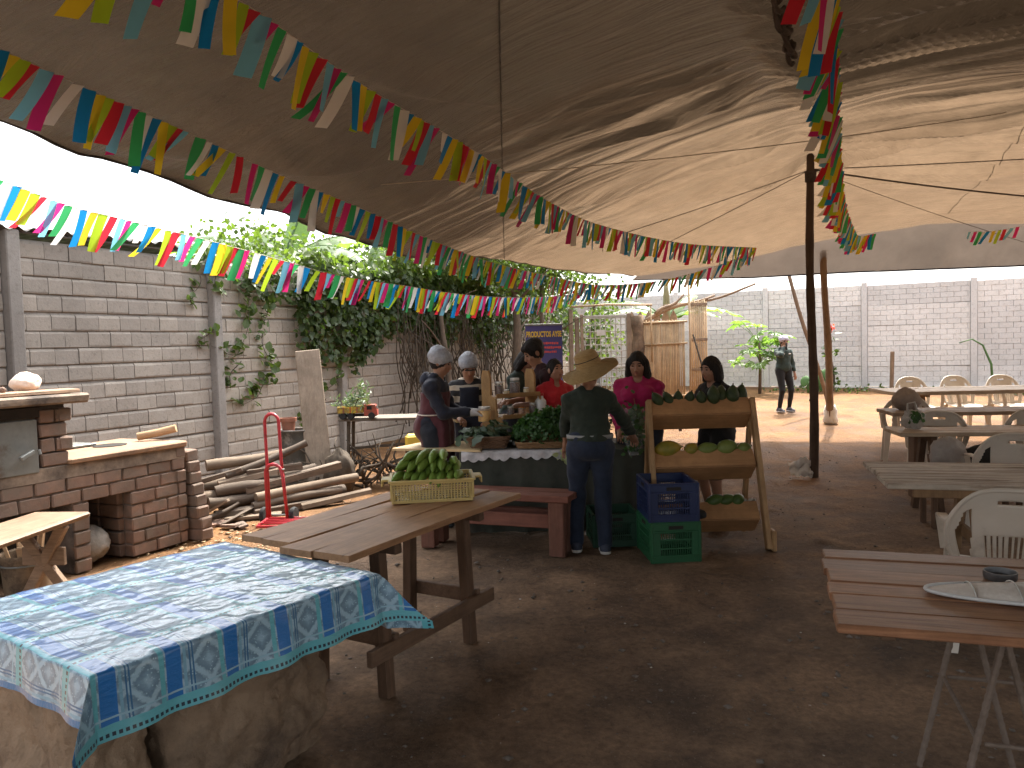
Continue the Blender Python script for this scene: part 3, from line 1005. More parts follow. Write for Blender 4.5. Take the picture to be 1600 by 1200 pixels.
def leaves_mesh(name, P, size, up, rng, spread, mat, parent, tone, droop=0.0, LV=LV, LF=LF):
    n = len(P)
    nx, ny, nz = frames(n, up, rng, spread)
    if droop:
        ny = ny * (1 - droop) + np.array([0, 0, -1.0]) * droop
        ny /= np.linalg.norm(ny, axis=1, keepdims=True)
        nz = nz - ny * (ny * nz).sum(1, keepdims=True)
        nz /= np.linalg.norm(nz, axis=1, keepdims=True)
        nx = np.cross(ny, nz)
    s = np.asarray(size).reshape(-1, 1, 1)
    L = LV[None] * s
    V = P[:, None, :] + L[..., 0:1] * nx[:, None] + L[..., 1:2] * ny[:, None] + L[..., 2:3] * nz[:, None]
    k = len(LV)
    F_ = (LF[None] + (np.arange(n) * k)[:, None, None]).reshape(-1, LF.shape[1])
    off = np.array(worldloc(parent)) if parent else 0
    o = npmesh(name, V.reshape(-1, 3) - off, F_, mat, parent)
    at = o.data.attributes.new('tone', 'FLOAT', 'POINT')
    at.data.foreach_set('value', np.repeat(np.asarray(tone, np.float32), k))
    return o

def leaf_single(mat):
    o = MB().add(LV.tolist(), [tuple(f) for f in LF])
    me = o.mesh('leaf', mat)
    at = me.attributes.new('tone', 'FLOAT', 'POINT')
    at.data.foreach_set('value', np.full(len(LV), 0.35, np.float32))
    return me

# --- creeper draped over the left wall. wall coordinates: s along E1 from post A, w out of the wall, z up
vine = thing('climbing_vine', 'dense green creeper spilling over the grey concrete wall', 'vine', tuple(WB + E1 * 2))
def wallpt(s, w, z):
    p = WA + E1 * s + E2 * w
    return np.array((p.x, p.y, z))
rg_ = np.random.default_rng(21)
#          s0   s1   ztop zlow  density  out
masses = [(2.9, 4.6, 3.02, 2.45, 500, 0.25), (2.15, 3.0, 2.95, 2.55, 160, 0.18), (3.75, 5.5, 3.05, 1.72, 2300, 0.42), (5.2, 7.4, 3.12, 1.75, 3400, 0.6),
          (7.2, 9.4, 3.15, 1.75, 2600, 0.6), (9.2, 11.8, 3.05, 1.9, 2000, 0.55), (11.6, 14.2, 2.8, 1.3, 1300, 0.45)]
P_, S_, T_, U_ = [], [], [], []
for s0, s1, zt, zl, n, out in masses:
    s = rg_.uniform(s0, s1, n)
    lowz = zl + 0.35 * fbm(s * 2.2, 0, 3, 3)
    topz = zt + 0.12 * fbm(s * 3, 4, 0, 3)
    z = lowz + (topz - lowz) * rg_.random(n) ** 0.75
    w = out * (0.15 + 0.85 * rg_.random(n) ** 0.6) * (0.55 + 0.6 * np.clip((z - lowz) / (topz - lowz + 1e-6), 0, 1))
    back = rg_.random(n) < 0.16
    w = np.where(back & (z > 2.8), -rg_.uniform(0, 0.8, n), w)
    keep = fbm(s * 3.1, z * 3.1, 5, 2) > -0.42
    for q in np.nonzero(keep)[0]:
        P_.append(wallpt(s[q], w[q] + 0.05, z[q])); S_.append(rg_.uniform(0.07, 0.135)); T_.append(rg_.random() * 0.45 + (0.45 if z[q] > 2.85 else 0.0))  # leaves near the top painted lighter, as if in sun
        U_.append((E2.x * 0.9, E2.y * 0.9, 0.55))
# bushy crown on top of the wall, leaf tones painted lighter as if sunlit
n = 2600
s = rg_.uniform(3.2, 11.5, n)
hgt = (0.28 + 0.22 * fbm(s * 1.6, 1, 0, 3)) * np.where(s < 4.6, 0.7, 1)
for q in range(n):
    if 3.6 < s[q] < 6.6 and q % 5 < 3: continue
    z = 2.83 + abs(rg_.normal(0, 1)) * (0.28 if s[q] < 6.5 else 0.5) * hgt[q]
    w = rg_.normal(-0.1, 0.3)
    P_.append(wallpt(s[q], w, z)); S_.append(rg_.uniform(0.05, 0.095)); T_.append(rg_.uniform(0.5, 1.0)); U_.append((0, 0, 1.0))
# loose shoots standing up against the sky
for q in range(26):
    s0 = rg_.uniform(2.2, 8)
    for k in range(rg_.integers(4, 9)):
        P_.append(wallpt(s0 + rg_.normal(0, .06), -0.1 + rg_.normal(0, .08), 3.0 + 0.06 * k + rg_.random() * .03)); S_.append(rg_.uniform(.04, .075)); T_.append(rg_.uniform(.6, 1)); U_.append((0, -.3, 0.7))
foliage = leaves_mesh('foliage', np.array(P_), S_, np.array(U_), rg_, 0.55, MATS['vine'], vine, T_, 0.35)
tag(foliage, kind='stuff')

# hanging trails whose leaves can be told apart, one object each leaf
lm = leaf_single(MATS['vine'])
trails = [((2.35, .12, 2.72), (2.5, .16, 2.35), 12), ((3.1, .15, 2.75), (2.75, .1, 1.62), 42), ((2.85, .1, 1.62), (2.3, .1, 1.75), 10), ((2.75, .1, 1.55), (2.5, .09, 1.22), 12),
          ((3.35, .14, 2.7), (3.15, .12, 1.9), 34), ((3.2, .1, 1.9), (3.35, .12, 1.25), 26), ((3.3, .1, 1.3), (2.8, .1, 0.98), 20), ((2.2, .08, 2.6), (2.05, .08, 2.2), 9),
          ((2.3, .08, 1.95), (2.1, .09, 1.75), 9), ((4.9, .2, 1.95), (4.6, .15, 1.2), 24), ((4.6, .15, 1.2), (4.0, .12, 0.92), 16), ((4.4, .1, .95), (3.8, .1, .62), 9), ((5.3, .2, 1.9), (5.05, .2, 1.45), 14)]
vloc = worldloc(vine)
for a, b_, n in trails:
    n = int(n * 1.5)
    pts = []
    for i in range(14):
        t = i / 13
        q = [a[k] + (b_[k] - a[k]) * t for k in range(3)]
        pts.append(Vector(wallpt(q[0] + .05 * math.sin(t * 7 + a[0] * 3), q[1], q[2] - .03 * math.sin(t * pi))))
    MB().tube(pts, (0.006, 0.003), 5).build('stem', MATS['twig'], vine, world=True)
    for k in range(n):
        t = rnd.random()
        p = pts[min(12, int(t * 13))].lerp(pts[min(13, int(t * 13) + 1)], rnd.random()) + Vector((rnd.gauss(0, .045), rnd.gauss(0, .045), rnd.gauss(0, .045)))
        wv = (p - WA).dot(E2)
        if wv < 0.04: p += E2 * (0.05 - wv)
        sc = rnd.uniform(.07, .14)
        o = inst('leaf', lm, vine, p - vloc, (rnd.uniform(0.2, 1.5), rnd.uniform(-.6, .6), YAW + pi / 2 + rnd.uniform(-1.6, 1.6)), (sc, sc, sc))
# tangled bare stems and roots against the wall behind the stall
tang = MB()
for q in range(150):
    s = rg_.uniform(6.0, 12.4)
    z0 = rg_.uniform(0.2, 1.2); z1 = rg_.uniform(1.8, 2.7)
    w0, w1 = rg_.uniform(.05, .7), rg_.uniform(.1, .7)
    ds = rg_.normal(0, .45)
    pts = []
    for i in range(9):
        t = i / 8
        pts.append(wallpt(s + ds * t + .09 * math.sin(t * 6 + q), w0 + (w1 - w0) * t + .05 * math.sin(t * 9 + q * 2), z0 + (z1 - z0) * t))
    tang.tube(pts, (rg_.uniform(.007, .018), .005), 5)
tg = tang.build('stem_tangle', MATS['twig'], vine, world=True)
tag(tg, kind='stuff')

# trunks of trees standing along the wall behind the stall; some crowns enlarged, partly unseen, to shade the yard
def tree(label, base, h, r, lean, seed, crown=None):
    rr = random.Random(seed)
    t = thing('yard_tree', label, 'tree', base)
    b_ = Vector(base)
    pts, rs = [], []
    for i in range(16):
        u = i / 15
        pts.append(b_ + Vector((lean[0] * u + .04 * math.sin(u * 6 + seed), lean[1] * u + .04 * math.sin(u * 5), h * u - .1)))
        rs.append(r * (1.25 - .55 * u) * (1 + rr.uniform(-.06, .06)))
    MB().tube(pts, 0, 10, rs=rs).build('trunk', MATS['bark'], t, world=True, smooth=True)
    for k in range(6):
        i = rr.randint(7, 13)
        a = rr.uniform(0, 2 * pi)
        L = rr.uniform(.5, 1.1)
        p0 = pts[i]
        bp = [p0 + Vector((math.cos(a) * L * u, math.sin(a) * L * u, L * .8 * u - .2 * u * u)) for u in np.linspace(0, 1, 6)]
        MB().tube(bp, (rs[i] * .45, .008), 6).build('limb', MATS['bark'], t, world=True, smooth=True)
    if crown:
        cx, cy, cz, sx, sz, n = crown
        g = np.random.default_rng(seed)
        cl = g.normal(0, .55, (max(10, n // 60), 3)) * np.array([sx, sx, sz])
        P = np.repeat(cl, 60, 0)[:n]
        P = P + g.normal(0, .17, P.shape)
        P = P + np.array([b_.x + cx, b_.y + cy, cz])
        o = leaves_mesh('crown', P, g.uniform(.06, .11, len(P)), np.tile([0, 0, .8], (len(P), 1)), g, .7, MATS['vine'], t, g.uniform(0, .8, len(P)), .3)
        tag(o, kind='stuff')
    return t
def wp(s, w): p = WA + E1 * s + E2 * w; return (p.x, p.y, gzf(p.x, p.y))
tree('grey forked tree trunk rising behind the jar shelf to the awning edge', wp(8.6, 1.25), 2.95, 0.085, (0.0, .1), 4, (-.3, .3, 3.35, 1.25, .45, 4200))  # crown enlarged above the awning edge, mostly unseen, to shade the ground
tree('slim dark tree trunk just right of the grey one behind the stall', wp(9.2, 1.35), 2.9, 0.05, (.25, .2), 5, (.5, .3, 3.1, .9, .45, 2000))
tree('thin tree trunk in shade left of the stall against the wall', wp(7.0, .7), 2.8, 0.05, (-.1, .2), 6, (.35, .2, 3.45, 1.0, .42, 3000))
tree('young leafy tree beside the roll-up banner', wp(10.6, 1.9), 2.7, 0.035, (.25, .1), 8, (.35, .1, 1.85, .38, .75, 900))

# trees beyond the left wall whose shade falls on the firewood
for k, (s, w, h, n, lab) in enumerate([(4.4, -1.6, 3.6, 1600, 'leafy tree showing pale green through the bunting beyond the wall'), (7.2, -1.9, 3.9, 2200, 'broad tree growing behind the wall above the creeper'),
                                       (10.6, -1.6, 3.8, 2200, 'tree behind the far part of the creeper-covered wall')]):
    b_ = wp(s, w)
    tree(lab, b_, h - .6, .11, (.1, 0), 30 + k, (0.1, 0, h - .55, .8, .28, n))

# --- banana plants beyond the wall
def banana(label, base, leaves, seed):
    t = thing('banana_plant', label, 'banana plant', base)
    b_ = Vector(base)
    MB().lathe([(.16, -.1), (.14, .6), (.11, 1.6), (.08, 2.5), (.03, 3.0)], b_, 12).build('stem', pm('banana_stem_%d' % seed, (.30, .27, .13), (.17, .14, .07), 5, .6, stretch=(4, 4, .6)), t, world=True, smooth=True)
    rr = random.Random(seed)
    for (az, L, W, rise, droop, z0) in leaves:
        d = Vector((math.cos(az), math.sin(az), 0))
        side = Vector((-d.y, d.x, 0))
        nu_, nv_ = 26, 9
        V, mid = [], []
        for i in range(nu_):
            u = i / (nu_ - 1)
            c = b_ + Vector((0, 0, z0)) + d * (L * (u * .9)) + Vector((0, 0, L * (rise * u - droop * u * u)))
            mid.append(c)
            w = W * (math.sin(pi * min(1, u * .96 + .06)) ** .55) * (1 if u > .08 else .25)
            for j in range(nv_):
                q = (j / (nv_ - 1) - .5) * 2
                tear = (0.06 * vnoise(u * 22, j * .2 + seed)) * abs(q)
                V.append(c + side * (q * w * .5) + Vector((0, 0, -.10 * abs(q) ** 1.5 * w * 2 + float(tear))) + d * float(.05 * abs(q)))
        o = npmesh('leaf', np.array([tuple(p - b_) for p in V]), grid_faces(nu_, nv_), MATS['banana'], t, smooth=True)
        at = o.data.attributes.new('tone', 'FLOAT', 'POINT'); at.data.foreach_set('value', np.full(len(V), rr.random() * .6, np.float32))
        MB().tube(mid, (.022, .006), 6).build('midrib', MATS['banana'], o, world=False, smooth=True)
        o.children[0].data.transform(Matrix.Translation(-b_))
banana('tall banana plant with broad pale leaves behind the wall under the awning edge', wp(5.2, -1.3),
       [(2.7, 2.2, .8, .55, .3, 3.0), (2.0, 2.0, .8, .8, .45, 3.0), (0.6, 2.0, .75, .7, .5, 3.0), (-.5, 1.9, .75, .45, .5, 3.0), (3.4, 2.0, .8, .45, .35, 3.0), (3.9, 1.8, .7, .3, .45, 3.0), (-1.2, 1.6, .7, .4, .5, 3.0), (1.2, 1.7, .6, 1.5, .3, 3.0)], 1)
banana('smaller banana plant with drooping yellowed leaf right of the tall one', wp(7.2, -1.1),
       [(2.2, 1.7, .6, .8, .45, 2.8), (0.2, 1.6, .6, .7, .6, 2.8), (-.8, 1.4, .55, .4, .7, 2.8), (3.4, 1.6, .6, .5, .5, 2.8), (1.3, 1.6, .5, 1.2, .5, 2.8)], 2)
banana('banana plant with arching fronds behind the bamboo gate', (3.9, 19.2, .28), [(3.3, 2.0, .4, .6, .6, 1.9), (0.1, 2.2, .4, .55, .55, 1.9), (2.4, 1.7, .4, .8, .5, 1.9), (.8, 1.6, .4, .9, .5, 1.9), (-.6, 1.5, .4, .6, .6, 1.9)], 3)

# --- plants along the back wall
def papaya(label, base, h, n, seed, spread=.8):
    t = thing('papaya_plant', label, 'plant', base)
    b_ = Vector(base)
    MB().tube([b_ + Vector((0, 0, -.05)), b_ + Vector((.02, 0, h * .5)), b_ + Vector((0, 0, h * .8))], (.045, .025), 8).build('stem', MATS['bark'], t, world=True, smooth=True)
    rr = random.Random(seed)
    for k in range(n):
        a = rr.uniform(0, 2 * pi)
        z = h * rr.uniform(.35, .95)
        d = Vector((math.cos(a), math.sin(a), 0))
        L = spread * rr.uniform(.6, 1.05)
        c = b_ + Vector((0, 0, z)) + d * L * .6 + Vector((0, 0, .22 * rr.uniform(.1, 1.6)))
        m = MB().tube([b_ + Vector((0, 0, z * .85)), b_ + Vector((0, 0, z)) + d * L * .3 + Vector((0, 0, .1)), c], (.009, .005), 5)
        vs, fs = [], []
        up = (Vector((0, 0, 1)) + d * .3 + Vector((rr.gauss(0, .3), rr.gauss(0, .3), 0))).normalized()
        x = d - up * d.dot(up); x.normalize(); y = up.cross(x)
        for lob in range(7):
            an = (lob - 3) * .72
            ll = .34 * rr.uniform(.75, 1.1) * (1 - .06 * abs(lob - 3))
            ax = x * math.cos(an) + y * math.sin(an); pr_ = up.cross(ax)
            n0 = len(vs)
            vs += [c, c + ax * ll * .45 + pr_ * .045 + up * .01, c + ax * ll * .7 + pr_ * .085 - up * .02, c + ax * ll * .72 + pr_ * .03, c + ax * ll - up * .05,
                   c + ax * ll * .72 - pr_ * .03, c + ax * ll * .7 - pr_ * .085 - up * .02, c + ax * ll * .45 - pr_ * .045 + up * .01]
            fs += [(n0, n0 + 1, n0 + 3, n0 + 4), (n0 + 1, n0 + 2, n0 + 3), (n0, n0 + 4, n0 + 5, n0 + 7), (n0 + 7, n0 + 5, n0 + 6)]
        o = m.add(vs, fs).build('leaf', MATS['banana'], t, world=True)
        at = o.data.attributes.new('tone', 'FLOAT', 'POINT'); at.data.foreach_set('value', np.full(len(o.data.vertices), rr.random() * .8, np.float32))
papaya('bright green papaya plant growing behind the woman in the beanie', (6.2, 19.2, .27), 1.6, 26, 4, 1.0)
# tall flowering stalk with a red head
t = thing('flower_stalk', 'tall dry stalk with one red flower against the back wall', 'plant', (8.05, 19.3, .27))
pts = [Vector((8.05 + .06 * math.sin(i * .8), 19.3, .2 + i * .21)) for i in range(9)]
MB().tube(pts, (.03, .012), 6).build('stem', MATS['twig'], t, world=True, smooth=True)
g = np.random.default_rng(5)
P = np.array([pts[-1]] * 30) + g.normal(0, .07, (30, 3)) * np.array([1, 1, .6])
MATS['redpetal'] = leafmat('red_petal', (.5, .05, .06), (.6, .10, .10), .3)
leaves_mesh('flower', P, g.uniform(.06, .1, 30), np.tile([0, 0, 1.], (30, 1)), g, .8, MATS['redpetal'], t, g.random(30))
P = np.array([pts[i] for i in g.integers(1, 8, 46)]) + g.normal(0, .09, (46, 3))
tag(leaves_mesh('foliage', P, g.uniform(.1, .2, 46), np.tile([0, 0, 1.], (46, 1)), g, .6, MATS['vine'], t, g.random(46) * .6), kind='stuff')
# prickly pear clump
t = thing('cactus', 'clump of green prickly pear pads at the foot of the back wall', 'cactus', (7.55, 19.0, .26))
MATS['cactus'] = pm('cactus_pad', (.10, .20, .06), (.06, .13, .04), 6, .6)
for k in range(16):
    a = rnd.uniform(-1, 1)
    m = Matrix.Translation((rnd.uniform(-.35, .35), rnd.uniform(-.15, .15), .12 + .16 * (k // 5) + rnd.uniform(0, .1))) @ Matrix.Rotation(rnd.uniform(0, 3), 4, 'Z') @ Matrix.Rotation(a * .6, 4, 'X')
    MB().lathe([(0, -.16), (.06, -.13), (.10, -.05), (.12, .04), (.09, .12), (0, .16)], (0, 0, 0), 12, sy=.22, m=m).build('pad', MATS['cactus'], t, smooth=True)
# weeds along the back wall
g = np.random.default_rng(9)
P, S = [], []
for k in range(380):
    c = [(8.6, 18.9), (9.8, 18.3), (7.9, 19.1), (11.2, 17.6), (7.2, 19.6)][k % 5]
    x, y = c[0] + g.normal(0, .5), c[1] + g.normal(0, .25)
    P.append((x, y, gzf(x, y) + abs(g.normal(0, .06)))); S.append(g.uniform(.05, .11))
w = leaves_mesh('weeds', np.array(P), S, np.tile([0, -.4, .5], (len(P), 1)), g, .6, MATS['vine'], None, g.random(len(P)) * .8)
tag(w, 'low green weeds along the foot of the back wall', 'weeds', kind='stuff')
# arching dry frond leaning on back wall
t = thing('arching_stem', 'thin bent green stem arching over before the back wall', 'plant', (11.1, 18.1, .24))
MB().tube([(11.3, 18.0, .24), (11.25, 18.0, .9), (11.05, 18.0, 1.35), (10.8, 18.0, 1.5), (10.5, 18.0, 1.42)], (.03, .012), 6).build('stem', MATS['cactus'], t, world=True, smooth=True)
for k, x in enumerate((9.2, 13.2)):
    MB()
    t = thing('stake', ['short wooden stake stuck in the sand left of the arching stem', 'short wooden stake near the right end of the back wall'][k], 'stake', (x, 18.6 - k * 1.9, .25))
    MB().beam((0, 0, -.1), (.03, 0, 1.0), .09, .07, .01).build('stick', MATS['palepole'], t)
# ------------------------------------------------------------------ left yard: stove, bricks, firewood, hand truck, drum
MATS['brick'] = pm('red_brick', (0.235, 0.145, 0.105), (0.165, 0.108, 0.083), 9, .9, var=.26, dirt=(.15, .115, .09), dsc=4, dth=.5, bmp=.5, bd=.006, kind='World')
MATS['mortar'] = pm('grey_mortar', (0.22, 0.18, 0.15), (0.13, 0.105, 0.09), 12, .95, bmp=.6, bd=.008, dirt=(.06, .05, .045), dsc=4, kind='World')
MATS['plaster'] = pm('smoky_plaster', (0.30, 0.23, 0.17), (0.16, 0.12, 0.09), 5, .9, bmp=.5, bd=.01, dirt=(.07, .055, .045), dsc=3, dth=.5, kind='World')
MATS['slab'] = pm('clay_slab', (0.34, 0.215, 0.135), (0.22, 0.14, 0.09), 5, .8, bmp=.4, bd=.006, dirt=(.12, .09, .07), dsc=6, dth=.6, kind='World')
MATS['steel'] = pm('old_steel', (0.24, 0.25, 0.235), (0.15, 0.155, 0.145), 5, .55, metal=.5, dirt=(.12, .08, .055), dsc=5, dth=.6, kind='World')
MATS['soot'] = pm('soot_and_hole_dark', (0.035, 0.03, 0.026), (0.02, 0.017, 0.015), 8, .95, kind='World')  # near-black: soot, and shade put in flat for holes
# local frame: +Y = E1 (away), +X = E2 (to the yard); origin at the front right bottom corner; body lies at x<0, y<0
st = thing('brick_stove', 'low red brick wood stove with a steel oven door at its near end', 'stove', (-2.9, 6.72, 0), YAW)
SH, SD = .85, .8
core = MB()
core.box((-SD / 2, -.28, SH / 2 - .03), (SD - .022, .535, SH - .07))
core.box((-SD / 2, -.99, SH / 2 - .03), (SD - .022, .13, SH - .07))
core.box((-SD / 2, -.735, .68), (SD - .024, .37, .25))
core.box((-SD + .04, -.735, .27), (.06, .36, .56))
core.box((-SD / 2, -1.68, .70), (SD - .022, 1.24, .22))
core.box((-SD / 2 - .02, -2.2, SH / 2 - .03), (SD - .06, .2, SH - .07))
core.box((-SD + .04, -1.6, .3), (.06, 1.1, .6))
core.build('mortar', MATS['mortar'], st)
bme = []
for k in range(5):
    v, f = chamfer((.1, .228, .098), .009)
    bme.append(MB().add([(p[0] + rnd.uniform(-.004, .004), p[1] + rnd.uniform(-.004, .004), p[2] + rnd.uniform(-.004, .004)) for p in v], f).mesh('stove_brick', MATS['brick']))
def course(x, ya, yb, z, off):
    ys = [ya] + [y for y in np.arange(ya + off, yb, .24) if y - ya > .05 and yb - y > .05] + [yb]
    for a, b_ in zip(ys[:-1], ys[1:]):
        inst('brick', rnd.choice(bme), st, (x + rnd.uniform(-.006, .004), (a + b_) / 2, z), (0, rnd.uniform(-.02, .02), rnd.uniform(-.015, .015)), (1, (b_ - a - .012) / .228, 1))
for r_ in range(8):
    z = .055 + r_ * .108
    off = .12 if r_ % 2 else .24
    if r_ < 5:
        course(-.045, -.56, 0, z, off); course(-.045, -1.06, -.92, z, .3)
    elif r_ < 7:
        course(-.045, -2.3, 0, z, off)
    for k in range(3):   # bricks of the far end face
        inst('brick', rnd.choice(bme), st, (-.2 - k * .24 + (.1 if r_ % 2 else 0), -.045, z), (0, 0, pi / 2))
    for k in range(2):   # reveal of the opening
        if r_ < 5:
            inst('brick', rnd.choice(bme), st, (-.22 - k * .24, -.545, z), (0, 0, pi / 2), (1, 1, 1))
MB().box((-.006, -.87, .80), (.024, 1.75, .105), .006, jit=.004).build('plaster_band', MATS['plaster'], st)
MB().box((-SD / 2, -.53, SH + .02), (SD + .06, 1.1, .045), .012, jit=.006).build('hearth_slab', MATS['slab'], st)
MB().lathe([(.0, 0), (.13, 0), (.135, .004), (0, .004)], (-.42, -.4, SH + .045), 20).build('pot_hole_disc', MATS['soot'], st)  # flat dark disc put in for the sooty, shaded hole
gr = MB().box((-.68, -.72, SH + .058), (.3, .55, .02), .004)
gr.build('griddle_plate', MATS['steel'], st)
# oven box
ov = MB()
ov.box((-SD / 2 - .02, -1.7, 1.07), (SD - .05, 1.30, .50))
ov.build('oven_body', MATS['plaster'], st)
for r_ in range(4):
    z = .905 + r_ * .108
    course(-.042, -1.28, -1.06, z, .12 if r_ % 2 else .3)
    for k in range(3):
        inst('brick', rnd.choice(bme), st, (-.2 - k * .24 + (.1 if r_ % 2 else 0), -1.085, z), (0, 0, pi / 2))
MB().box((.0, -1.72, 1.02), (.03, .84, .39), .006).build('oven_door', MATS['steel'], st)
dr = st.children[-1]
hd = MB().beam((.055, -1.36, .99), (.085, -1.48, .95), .03, .035, .006)
hd.beam((.03, -1.40, .975), (.06, -1.40, .98), .02, .02, .004)
hd.tube([(.07, -1.335, 1.0), (.075, -1.33, .965)], .012, 8)
hd.build('handle', MATS['steel'], dr)
MB().box((-.006, -1.72, 1.265), (.028, .9, .075), .004).build('door_top_strip', MATS['soot'], st)  # near-black strip between the oven door and the slab
lid = MB().box((-.36, -1.62, 1.355), (1.0, 1.32, .07), .015, jit=.006)
lid.build('oven_slab', MATS['plaster'], st)
MB().box((.02, -1.6, 1.405), (.13, 1.2, .03), .006, jit=.004).build('slab_edge_board', MATS['slab'], st)
# white rock on the oven
def rock(name, label, cat, loc, r, mat, seed, sc=(1, 1, 1), n=22):
    t = thing(name, label, cat, loc)
    th = np.linspace(0, pi, n); ph = np.linspace(0, 2 * pi, n * 2)
    TH, PH = np.meshgrid(th, ph, indexing='ij')
    d = np.stack([np.sin(TH) * np.cos(PH), np.sin(TH) * np.sin(PH), np.cos(TH)], -1)
    R = r * (1 + .13 * fbm(d[..., 0] * 1.6 + seed, d[..., 1] * 1.6, d[..., 2] * 1.6, 3) + .06 * fbm(d[..., 0] * 6, d[..., 1] * 6, d[..., 2] * 6 + seed, 2))
    V = d * R[..., None] * np.array(sc)
    npmesh('body', V.reshape(-1, 3), grid_faces(n, n * 2), mat, t, smooth=True)
    return t
MATS['paleclay'] = pm('pale_lump', (.72, .58, .48), (.58, .44, .35), 8, .85, bmp=.5, bd=.01)
p = Vector((-2.9, 6.72, 0)) - E1 * 1.28 - E2 * .12
rock('rock', 'pale rounded lump of stone lying on top of the brick oven', 'stone', (p.x, p.y, 1.475), .105, MATS['paleclay'], 3, (.8, 1.25, .75))
p = Vector((-2.9, 6.72, 0)) - E1 * 1.52 - E2 * .0
rock('pebble', 'small brown pebble on the oven slab left of the pale stone', 'stone', (p.x, p.y, 1.44), .022, MATS['brick'], 5)
# cooking pot in the opening
MATS['sack'] = pm('grey_sack', (.40, .37, .33), (.24, .22, .19), 10, .85, bmp=.5, bd=.01)
p = Vector((-2.9, 6.72, 0)) - E1 * .78 - E2 * .22
rock('bundle', 'grey tied bundle pushed into the opening of the brick stove', 'bundle', (p.x, p.y, .15), .15, MATS['sack'], 8, (1, 1, .95))
p = Vector((-2.9, 6.72, 0)) - E1 * .66 - E2 * .38
t = thing('clay_pot', 'dark round pot at the back of the stove opening', 'pot', (p.x, p.y, 0.01))
MB().lathe([(.06, 0), (.12, .03), (.15, .1), (.14, .18), (.1, .22), (.11, .24), (.09, .235), (.085, .2)], (0, 0, 0), 18).build('body', MATS['soot'], t, smooth=True)
# rolling-pin like stick on the hearth corner
MATS['cutwood'] = wood('cut_wood', (.50, .34, .20), (.34, .22, .13), 'Y', .8)
p = Vector((-2.9, 6.72, 0)) - E1 * .02 - E2 * .3
t = thing('wooden_billet', 'short round wooden billet lying over the far corner of the stove', 'billet', (p.x, p.y, SH + .085), YAW - .9)
MB().tube([(0, -.16, 0), (0, .0, .025), (0, .16, .06)], .036, 10).build('stick', MATS['cutwood'], t, smooth=50)

# loose bricks stacked beside the stove
v, f = chamfer((.24, .13, .098), .01)
ordn = ['topmost', 'second from the top', 'third from the top', 'fourth from the top', 'fifth from the top', 'sixth from the top', 'seventh from the top', 'lowest']
for k in range(8):
    i = 7 - k
    p = Vector((-2.9, 6.72, 0)) + E1 * .11 - E2 * (-.01 + .022 * k)
    m_ = MB().add([(q[0] + rnd.uniform(-.005, .005), q[1] + rnd.uniform(-.005, .005), q[2] + rnd.uniform(-.003, .003)) for q in v], f)
    o = m_.build('loose_brick', MATS['brick'])
    o.location = (p.x + rnd.uniform(-.008, .008), p.y, .05 + k * .1)
    o.rotation_euler = (rnd.uniform(-.02, .02), rnd.uniform(-.02, .02), YAW + rnd.uniform(-.08, .08))
    tag(o, 'red brick, %s in the leaning stack beside the stove' % ordn[i], 'brick', 'bricks stacked beside the stove')

# low bench at the left frame edge
MATS['benchwood'] = wood('grey_bench_wood', (.34, .24, .165), (.20, .135, .09), 'X', .7, dirt=(.12, .085, .06))
bt = thing('work_bench', 'small wooden bench with crossed legs before the stove at the left edge', 'bench', (-3.2, 4.72, 0), YAW + .35)
top = MB(); top.box((0, 0, .565), (.42, 1.15, .04), .014, jit=.005); top.build('board', wood('bench_board', (.27, .18, .12), (.16, .105, .07), 'Y', .6), bt)
for sx in (-1, 1):
    MB().beam((sx * .17, .34, .55), (-sx * .19, .40, 0), .07, .05, .006, up=(0, 1, 0)).build('leg', MATS['benchwood'], bt)
    MB().beam((sx * .17, -.34, .55), (-sx * .19, -.40, 0), .07, .05, .006, up=(0, 1, 0)).build('leg', MATS['benchwood'], bt)
MB().beam((-.15, .37, .33), (.15, .37, .33), .03, .12, .004).build('brace', MATS['benchwood'], bt)
# rusty bucket with firewood sticks
MATS['rustbucket'] = pm('rusty_bucket', (.26, .19, .12), (.13, .09, .06), 7, .7, metal=.3, dirt=(.06, .04, .03), dsc=8, kind='World')
bx, by = -3.42, 5.3
t = thing('bucket', 'rusty metal bucket full of sticks beside the stove pillar', 'bucket', (bx, by, 0.0))
MB().lathe([(.0, .01), (.135, .01), (.14, .0), (.15, .1), (.165, .27), (.172, .3), (.168, .31), (.155, .3), (.13, .03), (0, .03)], (0, 0, 0), 24).build('pail', MATS['rustbucket'], t, smooth=40)
MB().tube([(.165 * math.cos(a), .165 * math.sin(a), .24 + .0 * a) for a in np.linspace(0, 2 * pi, 25)], .007, 6, False).build('rim_hoop', MATS['steel'], t, smooth=True)
for k in range(5):
    a = k * 1.25
    t2 = thing('kindling_stick', ['long pale stick standing highest in the rusty bucket', 'dark stick leaning left in the rusty bucket', 'short stick at the back of the rusty bucket',
                                  'split stick leaning right in the rusty bucket', 'thin stick in the middle of the rusty bucket'][k], 'stick', (bx, by, .05), group='sticks in the bucket')
    MB().beam((.05 * math.cos(a), .05 * math.sin(a), 0), (.14 * math.cos(a), .14 * math.sin(a), .52 - .05 * k), .035, .025, .004, jit=.003).build('wood', MATS['cutwood'], t2)

